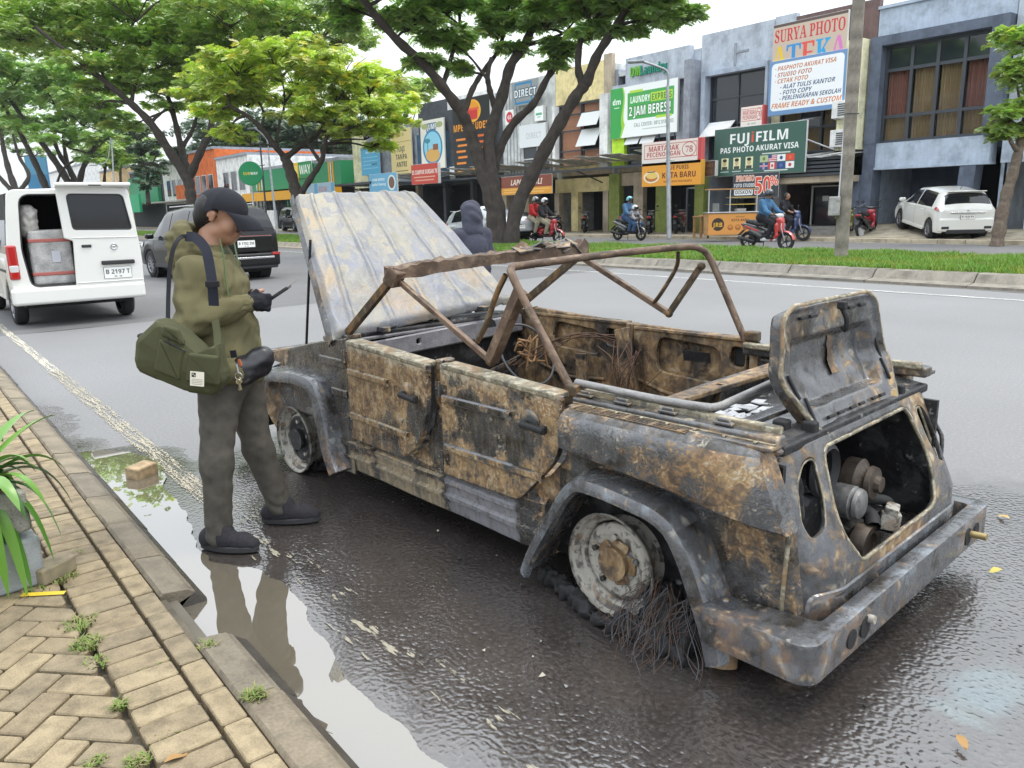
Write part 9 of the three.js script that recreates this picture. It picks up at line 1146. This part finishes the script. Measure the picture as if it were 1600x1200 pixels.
figure('rider', 'rider in dark patterned jacket and white helmet on the bright red scooter', [20.0, RY, -23.1], ON + 0.25, ride, { top: cloth([0.03, 0.03, 0.035]), legs: cloth([0.3, 0.27, 0.2]), helmet: helm([0.62, 0.62, 0.62]) });
figure('passenger', 'passenger in red jacket and grey helmet behind the white helmeted rider', [20.0, RY, -23.1], ON + 0.25, back(-0.42, 0.05), { top: cloth([0.4, 0.03, 0.03]), legs: cloth([0.3, 0.27, 0.2]), helmet: helm([0.2, 0.2, 0.2]) });
scooter('scooter', 'dark blue scooter with a bareheaded rider waiting beside the food cart', [25.2, RY + 0.02, -16.1], ON + 0.2, { main: [0.03, 0.05, 0.13], second: [0.1, 0.14, 0.28] });
figure('rider', 'bareheaded rider in black shirt on the dark blue scooter', [25.2, RY + 0.02, -16.1], ON + 0.2, back(0, -0.05), { top: dk, topName: 'shirt', sleeve: 0.4, legs: dk });
const PK = 'scooters parked along the shop fronts', pk0 = scooter('parked_scooter', 'blue and black scooter parked in front of the beige shop', [27.0, FY, -31.0], 2.9, { main: [0.03, 0.12, 0.32] }, PK);
const par = (lab, x, z, ry, m) => { const c = copyOf(pk0, lab, [x, FY, z], ry, PK); if (m) { const mm = paint(m); c.traverse((q) => { if (q.material === pk0.children.find((k) => k.name === 'front_shield').material) q.material = mm; }); } return c; };
par('dark grey scooter parked at a slant before the second dark shop opening', 27.4, -28.6, 2.4, [0.05, 0.05, 0.055]); par('black scooter parked left of the laundry shop door', 27.2, -25.6, 2.8, [0.015, 0.015, 0.018]); par('black scooter parked under the yellow cake sign', 27.0, -24.0, 2.5, [0.03, 0.03, 0.033]); par('maroon scooter parked deep under the cake sign', 27.8, -23.0, 2.7, [0.12, 0.02, 0.02]); par('olive and black scooter parked left of the utility pole', 26.8, -14.75, 2.9, [0.16, 0.14, 0.02]); par('red scooter parked right of the utility pole by the photo shop step', 27.2, -14.2, 3.0, [0.35, 0.02, 0.03]); par('dark scooter in the shadow of the concrete building', 27.6, -33.6, 2.6, [0.03, 0.03, 0.035]);
// ---------- street furniture and small things ----------
{ const rampM = rough([0.33, 0.29, 0.22], { size: 2, amp: 0.25, dirt: 0.4 }); const g = ext([[26.25, 0.2], [26.25, FY + 0.012], [29.3, 0.66], [34, 0.66], [34, 0.2]].reverse(), 4.1, 0.01); g.translate(0, 0, -15.0); struct('paved_ramp', g, rampM); const g2 = ext([[26.6, 0.2], [26.6, FY + 0.012], [29.0, 0.5], [34, 0.5], [34, 0.2]].reverse(), 4.6, 0.01); g2.translate(0, 0, -10.4); struct('paved_ramp', g2, rampM); }
{ // utility pole on the median
  const B = V3(15.45, MY - 0.05, -8.55), p = thing('utility_pole', 'weathered grey concrete utility pole with a small box standing in the median grass', 'pole', B);
  M('shaft', bar([0, 0, 0], [0.12, 9.5, -0.05], 0.135, 0.1, 20), rough([0.2, 0.18, 0.15], { size: 1, amp: 0.4, fine: 0.25, dirt: 0.4, streak: 0.1 }), p); M('meter_box', rbox(0.2, 0.38, 0.22, 0.02, -0.17, 1.12, -0.12, 0, 0.5, 0), rough([0.3, 0.3, 0.29], { size: 0.4, amp: 0.25, dirt: 0.4 }), p); M('conduit', bar([-0.12, 1.3, -0.06], [-0.02, 3.2, -0.1], 0.018), BM.steel, p); M('strap', T(new THREE.TorusGeometry(0.135, 0.008, 6, 24), 0.04, 2.9, 0, Math.PI / 2, 0, 0), BM.frame, p);
  M('base_spill', bar([0, 0.0, 0], [0, 0.09, 0], 0.24, 0.16, 16), rough([0.2, 0.18, 0.15], { size: 0.5, amp: 0.4 }), p);
}
function lamp(label, bu, bv, d, tu, tv, au, av) {
  const a = at(bu, bv, d), t = at(tu, tv, d), e = at(au, av, d), s = thing('street_lamp', label, 'street lamp', [a.x, FY, a.z], 0), l = (q) => q.clone().sub(s.position); const m = rough([0.32, 0.34, 0.36], { size: 1, metalness: 0.3, k: 0.5 });
  M('pole', bar([0, 0, 0], l(t).toArray(), 0.09, 0.06, 12), m, s); const L0 = l(t), L1 = l(e), c1 = L0.clone().add(V3(0, Math.abs(L1.y - L0.y) * 1.0, 0)); M('arm', pipe([L0.clone().add(V3(0, -0.2, 0)), L0.clone().lerp(c1, 0.5), L0.clone().lerp(L1, 0.35).setY(mix(L0.y, L1.y, 0.75)), L1], 0.045, 20, 8), m, s); const dir = L1.clone().sub(L0).setY(0).normalize(); const h = rbox(0.62, 0.1, 0.24, 0.045, 0, 0, 0, 0, 0, 0, 3); frame(h, L1.clone().addScaledVector(dir, 0.22).toArray(), dir, [0, 1, 0]); M('lamp_head', h, m, s); return s;
}
lamp('curved street lamp in front of the laundry billboard', 1046, 352, 29, 1043, 135, 1003, 96);
lamp('slim pale street lamp left of the green restaurant', 432, 345, 50, 420, 245, 398, 200);
lamp('far street lamp with curved arm left of the green far sign', 178, 330, 70, 175, 230, 150, 258);
{ const p = at(417, 345, 52), s = thing('wire_pole', 'thin dark wire pole beside the round green sign', 'pole', [p.x, FY, p.z]); M('shaft', bar([0, 0, 0], [0, 6.2, 0], 0.06, 0.05), BM.frame, s); M('crossarm', [bar([-0.5, 4.3, 0], [0.2, 4.4, 0], 0.03), bar([-0.4, 5.2, 0.1], [0.1, 5.25, 0], 0.025)], BM.frame, s); }
{ // food cart
  const a = at(1105, 368, 28.6), b = at(1182, 366, 28.6), W = Math.hypot(b.x - a.x, b.z - a.z), c = a.clone().add(b).multiplyScalar(0.5), t = thing('food_cart', 'orange fronted food cart with glass shelves in front of the photo shop', 'cart', [c.x, FY, c.z], -Math.atan2(b.z - a.z, b.x - a.x) );
  const wood = rough([0.45, 0.25, 0.1], { size: 0.8, streak: 0.1 }); M('counter', rbox(W, 0.8, 0.6, 0.015, 0, 0.5, -0.3), wood, t); M('printed_face', face(W - 0.06, 0.72, 0, 0.5, 0.004), printMat(print(W, 0.74, ({ rect, txt, oval }) => { rect(0, 0, 1, 1, '#d9964a'); oval(0.2, 0.5, 0.13, 0.32, '#33281c'); txt('JRB', 0.2, 0.52, 0.3, '#e8b23c', { maxW: 0.2 }); txt('KOTA BARU', 0.66, 0.3, 0.16, '#5a3018', { maxW: 0.5 }); txt('MARTABAK', 0.66, 0.14, 0.09, '#7a4a24', { maxW: 0.4 }); for (let i = 0; i < 3; i++) { oval(0.46 + i * 0.16, 0.66, 0.06, 0.14, '#a8602a'); oval(0.46 + i * 0.16, 0.62, 0.045, 0.08, '#c9853f'); } }, 256)), t);
  M('counter_top', rbox(W + 0.06, 0.04, 0.68, 0.01, 0, 0.92, -0.3), BM.steel, t); for (const x of [-W / 2 + 0.03, -0.1, W / 2 - 0.03]) M('post', bb(x - 0.02, x + 0.02, 0.94, 1.72, -0.06, -0.02), BM.steel, t); M('roof_shelf', rbox(W, 0.04, 0.6, 0.01, 0, 1.74, -0.3), wood, t); for (const y of [1.2, 1.45]) M('shelf', rbox(W * 0.55, 0.03, 0.4, 0.006, W * 0.2, y, -0.3), mat([0.6, 0.42, 0.08], 0.5), t); M('glass_pane', bb(-W / 2 + 0.02, -0.12, 0.96, 1.7, -0.045, -0.04), BM.pane, t); M('tray', [rbox(0.35, 0.1, 0.3, 0.02, W * 0.2, 1.0, -0.3), rbox(0.2, 0.3, 0.25, 0.02, -W * 0.3, 1.1, -0.3)], mat([0.35, 0.33, 0.3], 0.5), t); for (const x of [-W / 2 + 0.1, W / 2 - 0.1]) M('leg', bb(x - 0.03, x + 0.03, 0, 0.1, -0.33, -0.27), VM.trim, t);
}
{ // stools
  const wood = rough([0.36, 0.19, 0.08], { size: 0.4, streak: 0.1 }); const mk = (lab, u, v, d, h) => { const a = at(u, v, d), t = thing('wooden_stool', lab, 'stool', [a.x, FY, a.z], 0.5, 'wooden stools by the food cart'); M('seat', rbox(0.4, 0.04, 0.36, 0.008, 0, h, 0), wood, t); for (const x of [-0.15, 0.15]) for (const z of [-0.13, 0.13]) M('leg', bb(x - 0.02, x + 0.02, 0, h - 0.02, z - 0.02, z + 0.02), wood, t); for (const z of [-0.13, 0.13]) M('stretcher', bb(-0.13, 0.13, 0.2, 0.235, z - 0.015, z + 0.015), wood, t); };
  mk('tall wooden stool left of the orange food cart', 1090, 366, 29.6, 0.78); mk('tall wooden stool half hidden behind the food cart corner', 1100, 362, 31, 0.8);
  const p = at(1343, 372, 27.2), bk = thing('bucket', 'white plastic bucket beside the photo shop step', 'bucket', [p.x, FY, p.z]); M('shell', lathe([[0.001, 0], [0.13, 0], [0.15, 0.32], [0.158, 0.33], [0.145, 0.33], [0.125, 0.02]], 24), mat([0.6, 0.6, 0.62], 0.4), bk);
}
{ // planter with lily leaves at the left edge
  const p = thing('planter', 'grey cast planter of two stacked blocks with soil at the left edge', 'planter', [0.06, 0.1, -3.62], 0.08), stone = rough([0.27, 0.26, 0.235], { size: 0.5, amp: 0.4, fine: 0.25, bump: 0.006, dirt: 0.4 });
  M('upper_block', [rbox(0.5, 0.17, 0.46, 0.02, -0.04, 0.305, 0.03, 0, 0.06, 0.03, 3)], stone, p); M('lower_block', rbox(0.52, 0.2, 0.5, 0.015, -0.02, 0.1, 0.0, 0, 0, 0, 3), rough([0.33, 0.35, 0.36], { size: 0.5, amp: 0.25, bump: 0.004 }), p); M('soil', rbox(0.42, 0.03, 0.38, 0.01, -0.04, 0.395, 0.03), rough([0.16, 0.09, 0.05], { size: 0.2, amp: 0.4, fine: 0.25, bump: 0.01 }), p); M('brick_scrap', rbox(0.16, 0.07, 0.1, 0.012, 0.27, 0.035, 0.2, 0, 0.5, 0), rough([0.2, 0.17, 0.11], { size: 0.3, amp: 0.4 }), p);
  const pl = thing('lily_plant', 'strap leaved green lily plant growing out of the planter', 'plant', [0.09, 0.48, -3.5]); const r = rng(44), LM = [[0.085, 0.23, 0.03], [0.13, 0.3, 0.035], [0.05, 0.14, 0.025], [0.16, 0.33, 0.06]].map((c) => mat(c, 0.35, 0, { side: THREE.DoubleSide, transmission: 0.25, thickness: 0 })); const LY = mat([0.6, 0.42, 0.03], 0.5, 0, { side: THREE.DoubleSide });
  const leaf = (a, len, rise, droop, w, m, y0 = 0) => { len *= 0.88; rise *= 0.8; const L = [], n = 14, d = V3(Math.cos(a), 0, Math.sin(a)), s = V3(-Math.sin(a), 0, Math.cos(a)); for (let i = 0; i <= n; i++) { const t = i / n, p = d.clone().multiplyScalar(len * (t - 0.12 * t * t * droop * 3)).add(V3(0, y0 + rise * t - droop * len * t * t * t, 0)), ww = w * Math.sin(Math.PI * Math.min(1, t * 0.93 + 0.07)) ** 0.55 * (1 - 0.15 * t), tw = 0.3 * Math.sin(t * 2 + a); L.push([-1, -0.4, 0, 0.4, 1].map((q) => p.clone().addScaledVector(s, q * ww * Math.cos(tw)).add(V3(0, Math.abs(q) * ww * 0.35 + q * ww * Math.sin(tw), 0)).toArray())); } return M('leaf', skin(L, false, 1.4), m, pl); };
  for (let i = 0; i < 34; i++) { const a = i * 2.4 + r() * 0.5, up = r(); leaf(a, 0.28 + r() * 0.3, 0.12 + up * 0.4, 0.3 + (1 - up) * 0.7, 0.027 + r() * 0.012, LM[Math.floor(r() * 4)]); }
  for (const [a, l, ri, dr, m] of [[0.1, 0.52, 0.36, 0.55, 1], [0.5, 0.5, 0.14, 0.9, 0], [0.9, 0.46, 0.06, 1.1, 3], [1.2, 0.5, 0.22, 1.2, 1], [-0.3, 0.5, 0.46, 0.3, 3], [-0.6, 0.5, 0.5, 0.35, 1], [0.3, 0.4, 0.3, 0.5, 2], [0.75, 0.42, -0.02, 1.0, 0], [1.5, 0.44, 0.1, 1.3, 1], [-1.0, 0.5, 0.42, 0.5, 3]]) leaf(a, l, ri, dr, 0.036, LM[m]);
  M('yellow_leaf', (() => { const g = new THREE.PlaneGeometry(0.16, 0.022, 6, 1); g.rotateX(-1.4); g.rotateY(-0.6); return g; })().translate(0.2, -0.37, 0.22), LY, pl);
}
{ const b = thing('paving_brick', 'loose tan paving brick lying in the far end of the puddle', 'brick', [1.02, 0.0, -4.86], 0.5); const g = rbox(0.15, 0.075, 0.11, 0.012, 0, 0.035, 0, 0.05, 0, 0.04, 3); M('block', g, rough([0.33, 0.24, 0.14], { size: 0.2, amp: 0.4, fine: 0.25, bump: 0.006, dirt: 0.4 }), b); }
{ // weeds in the paving joints
  const r = rng(70), WM = [[0.12, 0.19, 0.03], [0.17, 0.22, 0.05], [0.24, 0.22, 0.09]].map((c) => mat(c, 0.7, 0, { side: THREE.DoubleSide })); const pos = (u, v, y = 0.1) => onY(u, v, y);
  const tuft = (lab, u, v, n, sp, h, y = 0.1) => { const p = pos(u, v, y), t = thing('weed', lab, 'weed', [p.x, y - 0.01, p.z]); const gs = [[], [], []]; for (let i = 0; i < n; i++) { const a = r() * 6.28, R = sp * Math.sqrt(r()), x = Math.cos(a) * R, z = Math.sin(a) * R, b = r() * 6.28, l = h * (0.4 + r()), w = 0.0016 + r() * 0.0018, dx = Math.cos(b), dz = Math.sin(b); gs[Math.floor(r() * 3)].push(skin([[[x - dz * w, 0, z + dx * w], [x + dz * w, 0, z - dx * w]], [[x + dx * l * 0.3 - dz * w, l * 0.6, z + dz * l * 0.3 + dx * w], [x + dx * l * 0.3 + dz * w, l * 0.6, z + dz * l * 0.3 - dx * w]], [[x + dx * l * 0.9, l * 0.75, z + dz * l * 0.9], [x + dx * l * 0.9 + 0.0004, l * 0.75, z + dz * l * 0.9]]], false, 1.5)); } gs.forEach((g, i) => g.length && (M('blades', g, WM[i], t).userData.kind = 'stuff')); };
  for (const [l, u, v, n, s, h, y] of [['bright weed tuft in the gap between border and herringbone pavers', 135, 1008, 160, 0.045, 0.035], ['sprawling weeds at the upper end of the herringbone gap', 122, 975, 120, 0.06, 0.025], ['thin weeds trailing down the paver gap', 150, 1035, 80, 0.04, 0.02], ['patch of grass at the left edge below the planter', 25, 905, 320, 0.11, 0.04], ['small weeds right of the grass patch', 95, 905, 120, 0.05, 0.03], ['few weeds on a paver corner left of the border', 55, 925, 60, 0.05, 0.025], ['green weed growing on the kerb stone beside the puddle', 397, 1088, 150, 0.035, 0.03, 0.09], ['pale weed at the end of the broken kerb', 325, 1008, 90, 0.03, 0.025, 0.08], ['small weed low in the paver gap', 185, 1105, 70, 0.018, 0.03], ['moss line along a border joint', 240, 1042, 110, 0.05, 0.01], ['weeds at the bottom of the paver gap', 215, 1190, 110, 0.03, 0.025], ['yellow weeds in the lowest border joint', 262, 1150, 90, 0.05, 0.012], ['tiny weed on the border bricks behind the yellow leaf', 127, 862, 60, 0.02, 0.015], ['weed tuft at the lower left paver joint', 150, 1190, 80, 0.03, 0.02]]) tuft(l, u, v, n, s, h, y);
  const leafM = [mat([0.3, 0.17, 0.06], 0.7), mat([0.42, 0.3, 0.12], 0.7), mat([0.5, 0.4, 0.08], 0.6)];
  [['curled yellow leaf on the border pavers near the bottom edge', 275, 1185, 0.1], ['small orange leaf on the road beyond the rear bumper', 1568, 808, 0.01], ['small yellow leaf on the road right of the bumper', 1556, 892, 0.01], ['brown leaf scrap on the lower right road', 1503, 1160, 0.01], ['reddish leaf on the pavers at the left edge', 8, 922, 0.1]].forEach(([l, u, v, y], i) => { const p = onY(u, v, y), t = thing('fallen_leaf', l, 'leaf', [p.x, y + 0.003, p.z], i * 1.3); const rows = []; for (let k = 0; k <= 6; k++) { const q = k / 6, w = 0.014 * Math.sin(Math.PI * q) + 0.001; rows.push([[q * 0.06 - 0.03, 0.006 * Math.sin(q * 5), -w], [q * 0.06 - 0.03, 0.001, 0], [q * 0.06 - 0.03, 0.008 * Math.sin(q * 4), w]]); } M('blade', skin(rows, false, 1.4), leafM[i % 3], t); });
  // charred bits and paint flakes round the wreck
  const bits = [[], [], []]; for (let i = 0; i < 420; i++) { const a = r() * 6.28, R = 0.7 + r() * r() * 2.6, x = 2.55 + Math.cos(a) * R * 0.9, z = -2.9 + Math.sin(a) * R * 1.3; if (x < 1.15 || Math.hypot(x, z) < 1.3) continue; const s = 0.003 + r() * r() * 0.013, g = new THREE.TetrahedronGeometry(s, 0); g.scale(1, 0.45, 0.7 + r()); g.rotateY(r() * 6); g.translate(x, s * 0.25, z); bits[r() < 0.7 ? 0 : r() < 0.5 ? 1 : 2].push(g); }
  ['charred black bits', 'grey ash flakes', 'pale stone chips'].forEach((l, i) => { const m = M('debris', bits[i], [B2.char, mat([0.2, 0.2, 0.2], 0.8), mat([0.4, 0.37, 0.3], 0.8)][i]); m.userData.kind = 'stuff'; tag(m, l + ' scattered on the wet road around the burnt vehicle', 'debris'); });
}
renderer.render(scene, camera);
